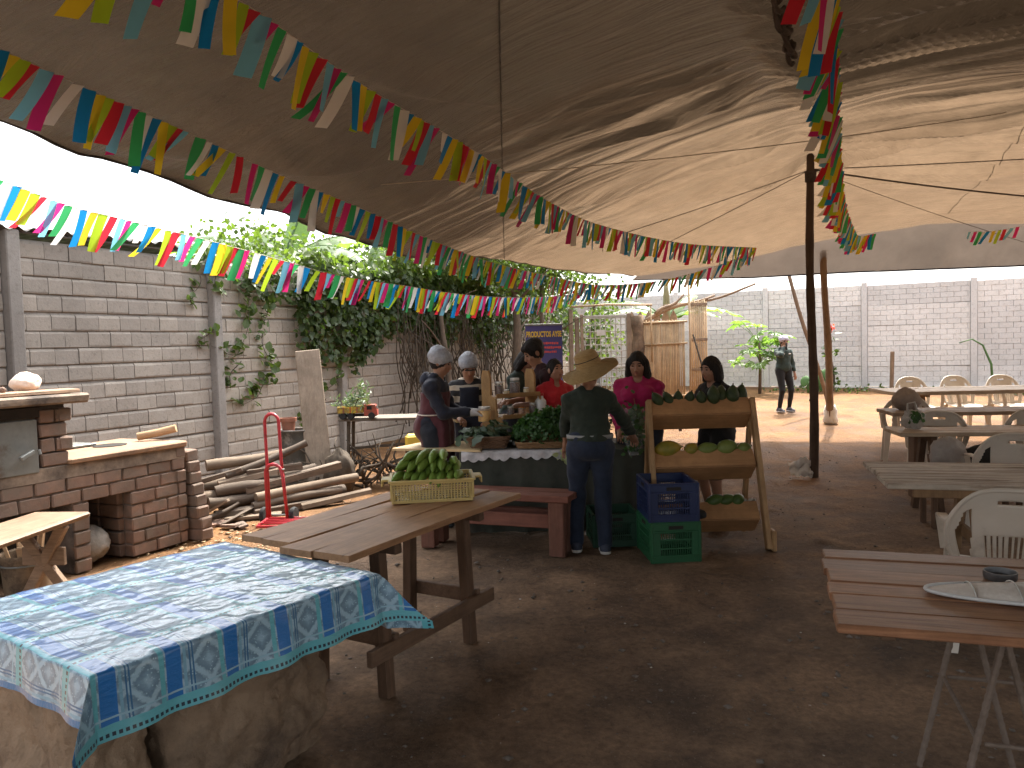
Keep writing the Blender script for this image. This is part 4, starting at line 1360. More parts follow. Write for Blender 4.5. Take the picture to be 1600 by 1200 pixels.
# ---- firewood
MATS['log'] = wood('grey_log', (.18, .142, .11), (.095, .074, .057), 'Y', .85, var=.25, dirt=(.09, .07, .055))
MATS['logpale'] = wood('pale_log', (.235, .18, .13), (.145, .11, .08), 'Y', .85, var=.2)
FP = Vector((-2.75, 7.95, 0))
lr = random.Random(12)
looks = ['round log', 'split log', 'square beam', 'thin pole', 'broken board']
def log(k, a, b, r, kind, lab):
    a, b = Vector(a), Vector(b)
    L = (b - a).length
    d = (b - a).normalized()
    t = bpy.data.objects.new('firewood_log', None)
    m = MB()
    if kind in (0, 3):
        pts, rs = [], []
        for i in range(9):
            u = i / 8
            pts.append((.012 * math.sin(u * 5 + k), L * (u - .5), .012 * math.cos(u * 4 + k))); rs.append(r * (1 + lr.uniform(-.07, .07)) * (1.06 - .12 * u))
        m.tube(pts, 0, 11, rs=rs)
    elif kind == 1:
        m.prism([(-r, -r * .55), (r, -r * .6), (r * .75, r * .35), (0, r * .8), (-r * .8, r * .3)], -L / 2, L / 2, Matrix.Rotation(pi / 2, 4, 'X'))
    elif kind == 2:
        m.box((0, 0, 0), (r * 1.7, L, r * 1.5), .008, jit=.006)
    else:
        m.box((0, 0, 0), (r * 2.6, L, r * .6), .005, jit=.006)
    o = m.build('firewood_log', MATS['logpale'] if k % 3 == 0 else MATS['log'], None, smooth=40 if kind in (0, 3) else False)
    bpy.data.objects.remove(t)
    o.location = (a + b) / 2
    o.rotation_mode = 'QUATERNION'
    o.rotation_quaternion = d.to_track_quat('Y', 'Z')
    return tag(o, lab, 'log', 'firewood pile beside the wall')
# (local: along pile u ~ image right/back, height z)
U = Vector((.86, .5, 0)).normalized()
W = Vector((.5, -.86, 0))
def fp(u, w, z): q = FP + U * (u * .8 + .02) + W * w; return (q.x, q.y, z)
LG = [((-.55, -.05, .50), (.45, -.12, .56), .055, 0, 'thickest pale round log on top of the firewood pile'),
      ((-.35, .08, .40), (.72, .0, .66), .04, 0, 'round pole slanting up to the right across the top of the firewood'),
      ((-.75, .05, .36), (-.15, .1, .47), .032, 2, 'short beam at the upper left of the firewood pile'),
      ((-.45, .12, .34), (.35, .1, .42), .05, 1, 'split log in the middle of the firewood pile'),
      ((-.1, .1, .42), (.62, .06, .43), .045, 2, 'squared beam end under the slanting pole'),
      ((-.5, .2, .27), (.3, .14, .30), .06, 0, 'thick round log with its cut end facing the stove'),
      ((-.75, .14, .20), (.0, .1, .24), .065, 0, 'dark round log low at the left of the firewood'),
      ((-.6, .26, .17), (.1, .2, .2), .055, 0, 'log with a round cut end second row from the ground'),
      ((-.15, .2, .26), (1.15, .05, .40), .055, 2, 'long squared beam rising to the right across the pile'),
      ((-.05, .3, .20), (1.35, .12, .24), .05, 0, 'long round log lying above two others at the right of the pile'),
      ((-.1, .34, .12), (1.1, .18, .14), .045, 0, 'long round log in the middle of the lower right row'),
      ((-.1, .38, .05), (.95, .24, .06), .05, 2, 'weathered beam lying on the ground behind the hand truck'),
      ((.5, .34, .05), (1.5, .2, .1), .045, 1, 'split log reaching furthest right at the bottom of the pile'),
      ((-.55, .3, .07), (-.05, .3, .08), .05, 1, 'short split log on the ground at the left of the pile'),
      ((.1, -.15, .3), (.9, -.2, .34), .06, 0, 'log at the back of the pile beneath the slanting pole'),
      ((-.6, -.15, .3), (.2, -.2, .3), .07, 0, 'thick log at the back left of the pile'),
      ((-.4, -.1, .1), (.9, -.15, .12), .09, 0, 'thickest log at the bottom back of the pile'),
      ((.3, .1, .1), (1.2, 0, .1), .08, 0, 'dark log buried under the long beams'),
      ((-.45, .38, .03), (.2, .52, .04), .045, 4, 'broken board lying flat before the pile'),
      ((-.7, .45, .05), (-.25, .3, .16), .02, 3, 'thin stick propped against the left of the pile'),
      ((-.5, .55, .02), (-.05, .33, .12), .02, 4, 'narrow lath leaning on the front of the pile'),
      ((-.8, .25, .02), (-.4, .42, .22), .035, 4, 'dark board leaning at the left front of the pile')]
for k, (a, b_, r, kd, lab) in enumerate(LG):
    log(k, fp(*a), fp(*b_), r, kd, lab)
for k in range(10):
    q = fp(-.95 + .07 * k, .55 + rnd.uniform(-.15, .15), .02)
    m_ = MB().add([(p_[0] * .8 + rnd.uniform(-.01, .01), p_[1] * rnd.uniform(.3, .8), p_[2] * .25) for p_ in v], f)
    o = m_.build('tile_shard', MATS['brick']); o.location = q; o.rotation_euler = (rnd.uniform(-.2, .2), rnd.uniform(-.2, .2), rnd.uniform(0, 3))
    tag(o, 'red tile shard on the ground by the firewood, ' + ['first', 'second', 'third', 'fourth', 'fifth', 'sixth', 'seventh', 'eighth', 'ninth', 'last'][k] + ' from the brick stack', 'shard', 'red tile shards on the ground')

# ---- red hand truck
MATS['redpaint'] = pm('red_enamel', (.42, .03, .04), (.33, .02, .03), 9, .35, spec=.5, dirt=(.16, .03, .03), dsc=9, dth=.64, kind='World', bmp=.05)
MATS['rubber'] = pm('black_rubber', (.03, .03, .03), (.018, .018, .018), 20, .8)
ht = thing('hand_truck', 'red tubular steel hand truck standing before the firewood pile', 'hand truck', (-2.24, 7.28, 0), -.12)
fr = MB()
def arc(cx, z, r, n=9): return [(cx - r * math.cos(a), 0, z + r * math.sin(a)) for a in np.linspace(0, pi, n)]
fr.tube([(-.125, .02, .06), (-.15, .06, .55)] + [(x, .07, z) for x, _, z in arc(-.12, .60, .0001, 2)][:0] + [(-.16, .07, .98)] + [(-.16 + .07 - .07 * math.cos(a), .07, .98 + .08 * math.sin(a)) for a in np.linspace(.3, pi, 8)] + [(-.01, .07, .6), (.01, .06, .45)], .0155, 8)
fr.build('handle_loop', MATS['redpaint'], ht, smooth=True)
MB().tube([(-.14, .0, .05), (-.15, .02, .5)] + [(-.15 + .08 - .08 * math.cos(a), .02, .5 + .08 * math.sin(a)) for a in np.linspace(.2, pi - .2, 7)] + [(.03, .0, .46), (.06, 0, .05)], .0165, 8).build('lower_frame', MATS['redpaint'], ht, smooth=True)
toe = MB()
toe.tube([(-.14, 0, .06), (-.10, -.32, .055), (.42, -.28, .055), (.44, 0.02, .06), (-.14, 0, .06)], .014, 8)
for k in range(3):
    yk = -.07 - .075 * k
    toe.tube([(-.13, yk, .06), (.43, yk + .02, .06)], .010, 6)
toe.build('toe_plate', MATS['redpaint'], ht, smooth=True)
MB().tube([(-.03, .045, .47), (-.02, .02, .52), (.04, .02, .53)], .009, 6).build('latch', MATS['steel'], ht, smooth=True)
for sx in (-.2, .1):
    wv = MB(); mm = Matrix.Rotation(pi / 2, 4, 'Y')
    wv.lathe([(.02, -.02), (.05, -.022), (.075, -.02), (.08, 0), (.075, .02), (.05, .022), (.02, .02)], (sx, .06, .08), 18, m=mm)
    wv.build('wheel', MATS['rubber'], ht, smooth=40)
MB().tube([(-.2, .06, .08), (.1, .06, .08)], .01, 6).build('axle', MATS['steel'], ht)

# ---- oil drum with flower pot, leaning plank, rough side table
MATS['drum'] = pm('peeling_drum', (.12, .115, .10), (.07, .065, .055), 6, .7, metal=.3, dirt=(.42, .38, .33), dsc=4.5, dth=.62, kind='World')
dt_ = thing('oil_drum', 'dark battered oil drum with peeling pale paint by the wall', 'drum', (-2.62, 9.25, 0.02))
MB().lathe([(.0, 0), (.19, 0), (.195, .02), (.19, .04), (.19, .22), (.198, .235), (.19, .25), (.19, .45), (.198, .465), (.19, .48), (.19, .66), (.2, .675), (.2, .69), (.185, .69), (.18, .66), (0, .655)], (0, 0, 0), 28).build('shell', MATS['drum'], dt_, smooth=35)
MB().tube([(.196 * math.cos(a), .196 * math.sin(a), .69) for a in np.linspace(0, 2 * pi, 29)], .009, 6, False).build('rim', MATS['concp'], dt_, smooth=True)
MATS['terra'] = pm('terracotta', (.36, .15, .095), (.27, .11, .07), 8, .8, dirt=(.2, .12, .09), kind='World')
tp = thing('flower_pot', 'terracotta plastic flower pot standing on the oil drum', 'flower pot', (-2.7, 9.2, .675))
MB().lathe([(0, .0), (.065, 0), (.085, .14), (.096, .14), (.098, .185), (.088, .185), (.08, .14), (.06, .02), (0, .02)], (0, 0, 0), 22).build('pot', MATS['terra'], tp, smooth=35)
MB().lathe([(0, .13), (.082, .13), (0, .135)], (0, 0, 0), 16).build('soil', MATS['soot'], tp)
MATS['plank'] = wood('weathered_plank', (.36, .29, .22), (.24, .185, .135), 'Z', .8)
pk = thing('leaning_plank', 'wide weathered plank leaning against the vine-covered wall', 'plank', (-2.28, 9.0, 0))
MB().beam((0, 0, 0), (-.20, .36, 1.66), .29, .05, .008, up=(.2, -1, 0)).build('board', MATS['plank'], pk)
MATS['greyboard'] = wood('grey_board', (.27, .235, .19), (.15, .125, .10), 'X', .85, dirt=(.08, .07, .055))
rtb = thing('potting_table', 'rough grey plank table against the wall carrying the toy truck planter', 'table', (-1.62, 9.45, 0), .06)
MB().box((.1, .1, .80), (1.2, .55, .03), .006, jit=.01).build('top', MATS['greyboard'], rtb)
for x, y in ((-.42, -.1), (.62, -.1), (-.42, .32), (.62, .32)):
    MB().beam((x, y, 0), (x + .03, y, .785), .04, .04, .004, up=(0, 1, 0)).build('leg', MATS['twig'], rtb)
MB().beam((-.42, -.1, .45), (.64, -.1, .5), .03, .03, .003).build('rail', MATS['twig'], rtb)
# toy truck planter
MATS['toyyellow'] = pm('toy_yellow', (.52, .36, .04), (.38, .25, .04), 10, .6, dirt=(.14, .10, .05), dsc=12, kind='World')
MATS['toyred'] = pm('toy_red', (.42, .08, .05), (.30, .06, .04), 10, .6, dirt=(.14, .08, .05), dsc=12, kind='World')
tt = thing('toy_truck', 'yellow and red toy dump truck used as a planter on the rough table', 'toy truck', (-1.9, 9.3, .815), .08)
tb = MB()
for y in (-.085, .085): tb.box((-.06, y, .115), (.30, .012, .075), .003)
for x in (-.21, .09): tb.box((x, 0, .115), (.012, .17, .075), .003)
tb.box((-.06, 0, .08), (.29, .16, .012), .002)
tb.build('tipper_bed', MATS['toyyellow'], tt)
bed = tt.children[-1]
for x in (-.14, -.06, .02):
    MB().box((x, -.094, .115), (.012, .008, .075), .002).build('rib', MATS['toyred'], bed)
MB().prism([(.10, .04), (.26, .04), (.26, .10), (.235, .17), (.10, .17)], -.08, .08, Matrix.Rotation(pi / 2, 4, 'X')).build('cab', MATS['toyred'], tt)
cab = tt.children[-1]
MB().box((.165, -.081, .135), (.06, .004, .045), .002).build('window', MATS['soot'], cab)
MB().box((.252, 0, .135), (.006, .12, .04), .002, m=Matrix.Rotation(-.35, 4, 'Y')).build('windscreen', MATS['soot'], cab)
MB().box((.02, 0, .045), (.46, .09, .03), .004).build('chassis', MATS['rubber'], tt)
for x in (-.15, -.06, .19):
    for y in (-.075, .075):
        MB().lathe([(.0, -.02), (.035, -.02), (.04, -.012), (.04, .012), (.035, .02), (0, .02)], (x, y, .04), 14, m=Matrix.Rotation(pi / 2, 4, 'X')).build('wheel', MATS['rubber'], tt, smooth=40)
sp = thing('succulent_plant', 'spiky grey-green plant growing in the toy truck bed', 'plant', (-1.95, 9.3, .92))
g = np.random.default_rng(14)
P = np.concatenate([g.normal(0, 1, (150, 3)) * np.array([.11, .06, .05]) + np.array([-1.97, 9.3, .99]), g.normal(0, 1, (110, 3)) * np.array([.05, .05, .09]) + np.array([-1.82, 9.3, 1.12])])
LN = LV * np.array([.35, 1, 1])
SM = leafmat('succulent_leaf', (.10, .15, .09), (.22, .29, .17), .15)
tag(leaves_mesh('leaves', P, g.uniform(.05, .1, len(P)), np.tile([0, -.3, .6], (len(P), 1)), g, .8, SM, sp, g.random(len(P)), 0, LN), kind='stuff')
MB().tube([(0, 0, -.05), (.06, 0, .1), (.12, 0, .25)], .008, 5).build('stem', MATS['twig'], sp)
# thorny brushwood heaped under the table
bw_ = thing('brushwood', 'heap of dry twisted branches and roots under the rough table', 'branches', (-1.9, 9.0, 0))
m_ = MB()
for k in range(60):
    a = Vector((rnd.uniform(-.45, .6), rnd.uniform(-.25, .35), rnd.uniform(0, .25)))
    d = Vector((rnd.gauss(0, 1), rnd.gauss(0, .5), abs(rnd.gauss(.5, .6)))).normalized() * rnd.uniform(.25, .6)
    m_.tube([a + d * u + Vector((.05 * math.sin(u * 6 + k), .05 * math.cos(u * 5 + k), .03 * math.sin(u * 8))) for u in np.linspace(0, 1, 6)], (rnd.uniform(.008, .03), .005), 6)
tag(m_.build('twigs', MATS['twig'], bw_, smooth=True), kind='stuff')
rock('tree_stump', 'knotted dark root stump between firewood and rough table', 'stump', (-2.0, 8.75, .22), .24, MATS['twig'], 17, (.8, .7, 1.2))
# bright bag hanging beside the table
MATS['bagy'] = pm('bag_yellow', (.75, .55, .08), (.66, .46, .06), 6, .4)
MATS['bagm'] = pm('bag_magenta', (.62, .04, .36), (.5, .03, .3), 6, .4)
MATS['bagw'] = pm('bag_white', (.75, .74, .72), (.65, .63, .6), 6, .4)
sb = thing('shopping_bag', 'bright yellow and magenta printed shopping bag beside the stall counter', 'bag', (-.95, 7.45, .42))
MB().box((0, 0, .16), (.2, .08, .46), .02, jit=.008).build('sack', MATS['bagy'], sb)
MB().prism([(-.04, -.02), (.09, -.06), (.10, .2), (.02, .26)], -.046, .02, Matrix.Rotation(pi / 2, 4, 'X')).build('pink_print', MATS['bagm'], sb)
MB().lathe([(0, 0), (.045, 0), (.045, .004), (0, .004)], (.06, -.045, .05), 18, m=Matrix.Rotation(pi / 2, 4, 'X')).build('round_print', MATS['bagy'], sb)
MB().lathe([(0, 0), (.03, 0), (.03, .004), (0, .004)], (-.07, -.041, .05), 18, m=Matrix.Rotation(pi / 2, 4, 'X')).build('letter_print', MATS['bagm'], sb)
# ------------------------------------------------------------------ foreground tables
def tablecloth_material():
    m, nt, b = newmat('printed_oilcloth')
    uvn = nt.nodes.new('ShaderNodeUVMap')
    sp = nt.nodes.new('ShaderNodeSeparateXYZ')
    nt.links.new(uvn.outputs[0], sp.inputs[0])
    s, t = sp.outputs[0], sp.outputs[1]          # metres along the long side / across
    def mth(op, a, b_=None, c=None, clamp=False):
        n = nt.nodes.new('ShaderNodeMath'); n.operation = op; n.use_clamp = clamp
        for i, v in enumerate((a, b_, c)):
            if v is None: continue
            if hasattr(v, 'is_output'): nt.links.new(v, n.inputs[i])
            else: n.inputs[i].default_value = v
        return n.outputs[0]
    def band(x, lo, hi):
        return mth('MULTIPLY', mth('GREATER_THAN', x, lo), mth('LESS_THAN', x, hi))
    PS, PT_ = .205, .315
    fs = mth('FRACT', mth('DIVIDE', mth('ADD', s, 10.0), PS))
    ft = mth('FRACT', mth('DIVIDE', mth('ADD', t, .315 * 31), PT_))
    warp = noise(nt, uvn.outputs[0], 70, 4, .7)
    # damask medallion: lozenge lattice with leafy noise
    a = mth('ABSOLUTE', mth('SUBTRACT', mth('FRACT', mth('ADD', mth('MULTIPLY', fs, 1.6), mth('MULTIPLY', ft, 2.4))), .5))
    c = mth('ABSOLUTE', mth('SUBTRACT', mth('FRACT', mth('SUBTRACT', mth('MULTIPLY', fs, 1.6), mth('MULTIPLY', ft, 2.4))), .5))
    lat = mth('MINIMUM', a, c)
    lat = mth('ADD', lat, mth('MULTIPLY', mth('SUBTRACT', warp, .5), .28))
    dam = ramp(nt, lat, [(.06, (.52, .60, .64)), (.14, (.20, .27, .33)), (.30, (.28, .36, .43)), (.42, (.46, .55, .60))])
    dots = nt.nodes.new('ShaderNodeTexVoronoi'); dots.inputs['Scale'].default_value = 85
    nt.links.new(uvn.outputs[0], dots.inputs['Vector'])
    dam = mixc(nt, mth('LESS_THAN', dots.outputs['Distance'], .22), dam, (.56, .64, .67))
    col = dam
    teal = (.18, .52, .53)
    # narrow companion stripes and the broad blue bar in every repeat along s
    col = mixc(nt, band(fs, .0, .045), col, (.30, .47, .55))
    col = mixc(nt, band(fs, .08, .33), col, (.012, .19, .50))
    col = mixc(nt, band(fs, .36, .44), col, teal)
    col = mixc(nt, band(fs, .93, .955), col, (.03, .16, .30))
    col = mixc(nt, band(fs, .88, .905), col, (.03, .16, .30))
    # lengthwise borders in every repeat along t
    col = mixc(nt, band(ft, .0, .14), col, teal)
    key = mth('GREATER_THAN', mth('FRACT', mth('MULTIPLY', s, 55.0)), .42)
    col = mixc(nt, mth('MULTIPLY', band(ft, .03, .065), key), col, (.012, .03, .05))
    col = mixc(nt, band(ft, .19, .21), col, (.45, .58, .62))
    # hem band outside the edge of the print
    aset = nt.nodes.new('ShaderNodeAttribute'); aset.attribute_name = 'hem'
    col = mixc(nt, mth('GREATER_THAN', aset.outputs['Fac'], .5), col, (.02, .20, .40))
    col = mixc(nt, 1.0, col, (.70, .95, 1.10), 'MULTIPLY')
    nt.links.new(col, b.inputs['Base Color'])
    b.inputs['Roughness'].default_value = .34
    b.inputs['Specular IOR Level'].default_value = .55
    b.inputs['Coat Weight'].default_value = .8
    b.inputs['Coat Roughness'].default_value = .12
    mp = nt.nodes.new('ShaderNodeMapping'); mp.inputs['Scale'].default_value = (16, 52, 1); mp.inputs['Rotation'].default_value = (0, 0, .5)
    nt.links.new(uvn.outputs[0], mp.inputs['Vector'])
    wr = noise(nt, mp.outputs[0], 1.6, 5, .6, .8)
    bump(nt, b, wr, .45, .010)
    return m
MATS['oilcloth'] = tablecloth_material()
MATS['adobe'] = pm('adobe_mud', (.33, .235, .155), (.21, .145, .095), 4, .95, bmp=.8, bd=.03, dirt=(.10, .07, .05), dsc=2.2, kind='World')

# table: corner R (far right), a along the right side towards the camera, b along the far side to the left
TR = Vector((-.56, 3.10, 0)); Ta = Vector((-.58, -.815, 0)).normalized(); Tb = Vector((-.815, .58, 0)).normalized()
LA, LB, TZH = 1.16, 1.06, .735
ct = thing('adobe_table', 'low table on a rough mud block base under the blue oilcloth', 'table', tuple(TR + Ta * .5 + Tb * .5))
def tpos(a, b_, z): p = TR + Ta * a + Tb * b_; return Vector((p.x, p.y, z))
m = MB()
m.prism([tuple(tpos(.02, .02, 0))[:2], tuple(tpos(.02, LB - .02, 0))[:2], tuple(tpos(LA - .02, LB - .02, 0))[:2], tuple(tpos(LA - .02, .02, 0))[:2]], TZH - .045, TZH - .006)
m.build('tabletop', MATS['benchwood'], ct, world=True)
def mudblock(name, a0, a1, b0, b1, z1, seed, bulge=.05):
    V, Fq = [], []
    nn = 40
    me_v = []
    # rounded box by projecting a dense grid of each face, then pushing with noise
    faces = []
    for ax in range(3):
        for sgn in (-1, 1):
            if ax == 2 and sgn < 0: continue
            uu_, vv_ = np.meshgrid(np.linspace(-1, 1, nn), np.linspace(-1, 1, nn), indexing='ij')
            P = np.zeros((nn, nn, 3)); P[..., ax] = sgn; P[..., (ax + 1) % 3] = uu_; P[..., (ax + 2) % 3] = vv_
            faces.append(P.reshape(-1, 3))
    P = np.concatenate(faces)
    q = np.abs(P) ** 7
    P = P / (q.sum(1, keepdims=True) ** (1 / 7.)) * np.array([1, 1, 1])
    a = a0 + (a1 - a0) * (P[:, 0] + 1) / 2; b_ = b0 + (b1 - b0) * (P[:, 1] + 1) / 2; z = z1 * (P[:, 2] + 1) / 2
    X = TR.x + Ta.x * a + Tb.x * b_; Y = TR.y + Ta.y * a + Tb.y * b_
    nz = fbm(X * 5 + seed, Y * 5, z * 5, 4) * bulge + .35 * bulge * fbm(X * 18, Y * 18, z * 18 + seed, 3)
    cx, cy = TR.x + Ta.x * (a0 + a1) / 2 + Tb.x * (b0 + b1) / 2, TR.y + Ta.y * (a0 + a1) / 2 + Tb.y * (b0 + b1) / 2
    dx, dy = X - cx, Y - cy
    rr = np.hypot(dx, dy) + 1e-6
    flare = (1 + .10 * (1 - z / z1))
    X = cx + dx * flare + dx / rr * nz; Y = cy + dy * flare + dy / rr * nz
    F_ = np.concatenate([grid_faces(nn, nn) + k * nn * nn for k in range(5)])
    o = worldloc(ct)
    npmesh(name, np.stack([X - o.x, Y - o.y, z - o.z], 1), F_, MATS['adobe'], ct, smooth=True)
mudblock('mud_block', .14, .80, .20, .86, TZH - .05, 2)
mudblock('mud_block', .86, 1.12, .22, .92, TZH - .06, 5)
# the cloth: a grid in cloth metres; beyond the table edge it hangs down
cl = thing('tablecloth', 'shiny blue, teal and grey patterned oilcloth spread over the near table', 'tablecloth', tuple(tpos(.5, .5, TZH)))
OH = .285
na, nb = 190, 180
ga = np.linspace(-.24, LA + .15, na); gb = np.linspace(-.20, LB + .2, nb)
Aq, Bq = np.meshgrid(ga, gb, indexing='ij')
oa = np.where(Aq < 0, -Aq, np.where(Aq > LA, Aq - LA, 0)); sa = np.where(Aq < 0, -1., 1.)
ob = np.where(Bq < 0, -Bq, np.where(Bq > LB, Bq - LB, 0)); sb_ = np.where(Bq < 0, -1., 1.)
over = np.hypot(oa, ob)
corner = np.minimum(oa, ob)
ca, cb = np.clip(Aq, 0, LA), np.clip(Bq, 0, LB)
# hanging: mostly straight down, corners swing outwards along the diagonal
sw = .10 + .02 * np.sin(Aq * 17) + .02 * np.sin(Bq * 15)
outa = oa * sw * (over > 0) + corner * .62
outb = ob * sw * (over > 0) + corner * .62
drop = np.sqrt(np.maximum(0, over ** 2 - (np.hypot(outa, outb) * .9) ** 2))
drop = np.where(over > 0, drop, 0)
rip = .012 * np.sin(Aq * 26 + 2 * vnoise(Aq * 4, Bq * 4)) * np.clip(ob / .2, 0, 1) * (oa <= 0) + .012 * np.sin(Bq * 24) * np.clip(oa / .2, 0, 1) * (ob <= 0)
fa = ca + sa * outa + np.where(ob <= 0, sa * rip, 0); fb = cb + sb_ * outb + np.where(oa <= 0, sb_ * rip, 0)
zz = TZH + .004 - drop + .0035 * fbm(Aq * 7, Bq * 14, 0, 3) * (over < .02) + .0025 * np.abs(fbm(Aq * 16 + Bq * 9, Bq * 22 - Aq * 6, 1, 3))
# a soft lip where the cloth turns over the edge
zz -= .006 * np.exp(-(np.minimum(np.minimum(Aq, LA - Aq), np.minimum(Bq, LB - Bq)).clip(0)) / .012)
X = TR.x + Ta.x * fa + Tb.x * fb; Y = TR.y + Ta.y * fa + Tb.y * fb
uv = np.stack([Aq.ravel(), Bq.ravel() + .20], 1)
co_ = npmesh('cloth', np.stack([X.ravel(), Y.ravel(), zz.ravel()], 1) - np.array(worldloc(cl)), grid_faces(na, nb), MATS['oilcloth'], cl, smooth=True, uv=uv)
hemv = ((Aq > LA + .15 - .02)).astype(np.float32).ravel()
at = co_.data.attributes.new('hem', 'FLOAT', 'POINT'); at.data.foreach_set('value', hemv)

# ------------------------------------------------------------------ long plank table
MATS['tablewood'] = wood('brown_table_plank', (.42, .235, .12), (.25, .135, .07), 'Y', .5, var=.14, dirt=(.10, .06, .035), dth=.66)
MATS['legwood'] = wood('dark_leg_wood', (.16, .095, .06), (.09, .055, .035), 'Z', .7, var=.1)
MATS['railwood'] = wood('rail_wood', (.20, .125, .08), (.12, .075, .05), 'Y', .7, var=.1)
LTd = Vector((.495, .869, 0)).normalized(); LTp = Vector((-.869, .495, 0)).normalized()
LTO = Vector((-.71, 3.24, 0))                 # near right corner
lt = thing('plank_table', 'long brown plank table on square legs carrying the yellow crate', 'table', tuple(LTO + LTd * .7 + LTp * .36), math.atan2(LTd.y, LTd.x) - pi / 2)
def ltl(d, p, z): return Vector((.36 - p, d - .7, z))           # local: +Y along LTd, +X opposite LTp
widths = [(0, .205, 0.0), (.211, .40, .045), (.406, .585, -.03), (.592, .745, .07)]
ends = [(-.01, 1.50), (-.02, 1.49), (.05, 1.46), (.07, 1.43)]
for (p0, p1, dz), (e0, e1) in zip(widths, ends):
    m = MB()
    a = ltl(e0, p0, 0); c = ltl(e1, p1, 0)
    nseg = 14
    vs = []
    for i in range(nseg + 1):
        u = i / nseg
        y = a.y + (c.y - a.y) * u
        w0 = .004 * math.sin(u * 7 + p0 * 30); zc = .768 + .004 * math.sin(u * 5 + p0 * 17) + dz * .03
        for x, z in ((a.x + w0, zc), (a.x + w0 - .003, zc + .006), (c.x + w0 + .003, zc + .006), (c.x + w0, zc), (c.x + w0, zc - .024), (a.x + w0, zc - .024)):
            vs.append((x, y, z))
    fs = [(i * 6 + j, i * 6 + (j + 1) % 6, (i + 1) * 6 + (j + 1) % 6, (i + 1) * 6 + j) for i in range(nseg) for j in range(6)] + [tuple(range(5, -1, -1)), tuple(nseg * 6 + j for j in range(6))]
    m.add(vs, fs).build('plank', MATS['tablewood'], lt)
legs = [(.33, .10), (.33, .52), (1.06, .10), (1.06, .52)]
for d, p in legs:
    b_ = ltl(d + (.0 if d < .5 else .0), p, 0)
    t_ = ltl(d, p + (.03 if p < .3 else -.03), .742)
    MB().beam(b_, t_, .062, .062, .006, up=(0, 1, 0), jit=.002).build('leg', MATS['legwood'], lt)
for d in (.33, 1.06):
    MB().beam(ltl(d, -.0, .72), ltl(d, .62, .72), .05, .045, .004).build('bearer', MATS['legwood'], lt)
    MB().beam(ltl(d + .04, .06, .26), ltl(d + .04, .58, .26), .035, .075, .004).build('cross_rail', MATS['railwood'], lt)
MB().beam(ltl(.18, .075, .235), ltl(1.24, .06, .235), .035, .075, .004).build('side_rail', MATS['railwood'], lt)

# ------------------------------------------------------------------ yellow crate with plantains
def plastic(name, c, rough=.4, tr=.0):
    return pm(name, c, tuple(x * .82 for x in c), 6, rough, bmp=.05, spec=.45, dirt=tuple(x * .45 + .02 for x in c), dsc=9, dth=.66, kind='World', trans=tr)
MATS['yellowp'] = plastic('yellow_plastic', (.68, .52, .20), .45, .1)
def mesh_crate(name, label, loc, rz, L, W_, H_, mat, nx, ny, nz, band=.03, taper=.94, group=None, solid_lo=.0, grip=True, cat='crate', lip=.012):
    """open basket: frame bands and real lattice bars on four sides, floor, rim, handles"""
    t = thing(name, label, cat, loc, rz, group)
    def side(w, h, n, k, M_, nm):
        m = MB()
        T = .006
        b_ = band
        m.box((0, 0, b_ / 2 + solid_lo / 2), (w, T * 2, b_ + solid_lo), .002); m.box((0, 0, h - b_ / 2), (w, T * 2.2, b_), .002)
        z0, z1 = b_ + solid_lo, h - b_
        for i in range(n + 1):
            x = -w / 2 + w * i / n
            ww = .012 if i in (0, n) else max(.004, w / n * .36)
            m.box((x, 0, (z0 + z1) / 2), (ww, T * 1.4, z1 - z0), .0)
        for j in range(1, k):
            m.box((0, 0, z0 + (z1 - z0) * j / k), (w, T * 1.2, max(.004, (z1 - z0) / k * .3)), .0)
        m.xf(M_)
        m.build(nm, mat, t)
    lean = math.atan2((1 - taper) * W_ / 2, H_)
    for sgn in (-1, 1):
        side(L, H_, nx, nz, Matrix.Translation((0, sgn * W_ / 2 * taper, 0)) @ Matrix.Rotation(-sgn * lean, 4, 'X'), 'long_side')
        side(W_ * .99, H_, ny, nz, Matrix.Translation((sgn * L / 2 * (1 - (1 - taper) * .6), 0, 0)) @ Matrix.Rotation(sgn * lean, 4, 'Y') @ Matrix.Rotation(pi / 2, 4, 'Z'), 'short_side')
    m = MB().box((0, 0, .006), (L * taper, W_ * taper, .01), .002); m.build('base', mat, t)
    rim = MB()
    for sgn in (-1, 1):
        rim.box((0, sgn * (W_ / 2 + .004), H_), (L + .03, lip * 1.6, lip), .003); rim.box((sgn * (L / 2 + .006), 0, H_), (lip * 1.6, W_ + .03, lip), .003)
    rim.build('rim', mat, t)
    if grip:
        for sgn in (-1, 1):
            h = MB()
            h.box((sgn * (L / 2 + .035), 0, H_ - .005), (.05, .12, .012), .004); h.box((sgn * (L / 2 + .055), 0, H_ - .022), (.01, .12, .035), .003)
            h.build('handle', mat, t)
    return t
p = LTO + LTd * 1.16 + LTp * .40
mesh_crate('plastic_crate', 'yellow plastic lattice crate of green plantains on the plank table', (p.x, p.y, .778), .12, .46, .30, .125, MATS['yellowp'], 26, 16, 7, .018, .93)
MATS['plantain'] = pm('green_plantain', (.13, .22, .035), (.20, .30, .06), 7, .42, stretch=(1, 1, 1), dirt=(.06, .06, .02), dsc=22, dth=.68, bmp=.1, kind='World')
MATS['stalk'] = pm('brown_stalk', (.09, .07, .03), (.05, .035, .02), 20, .8)
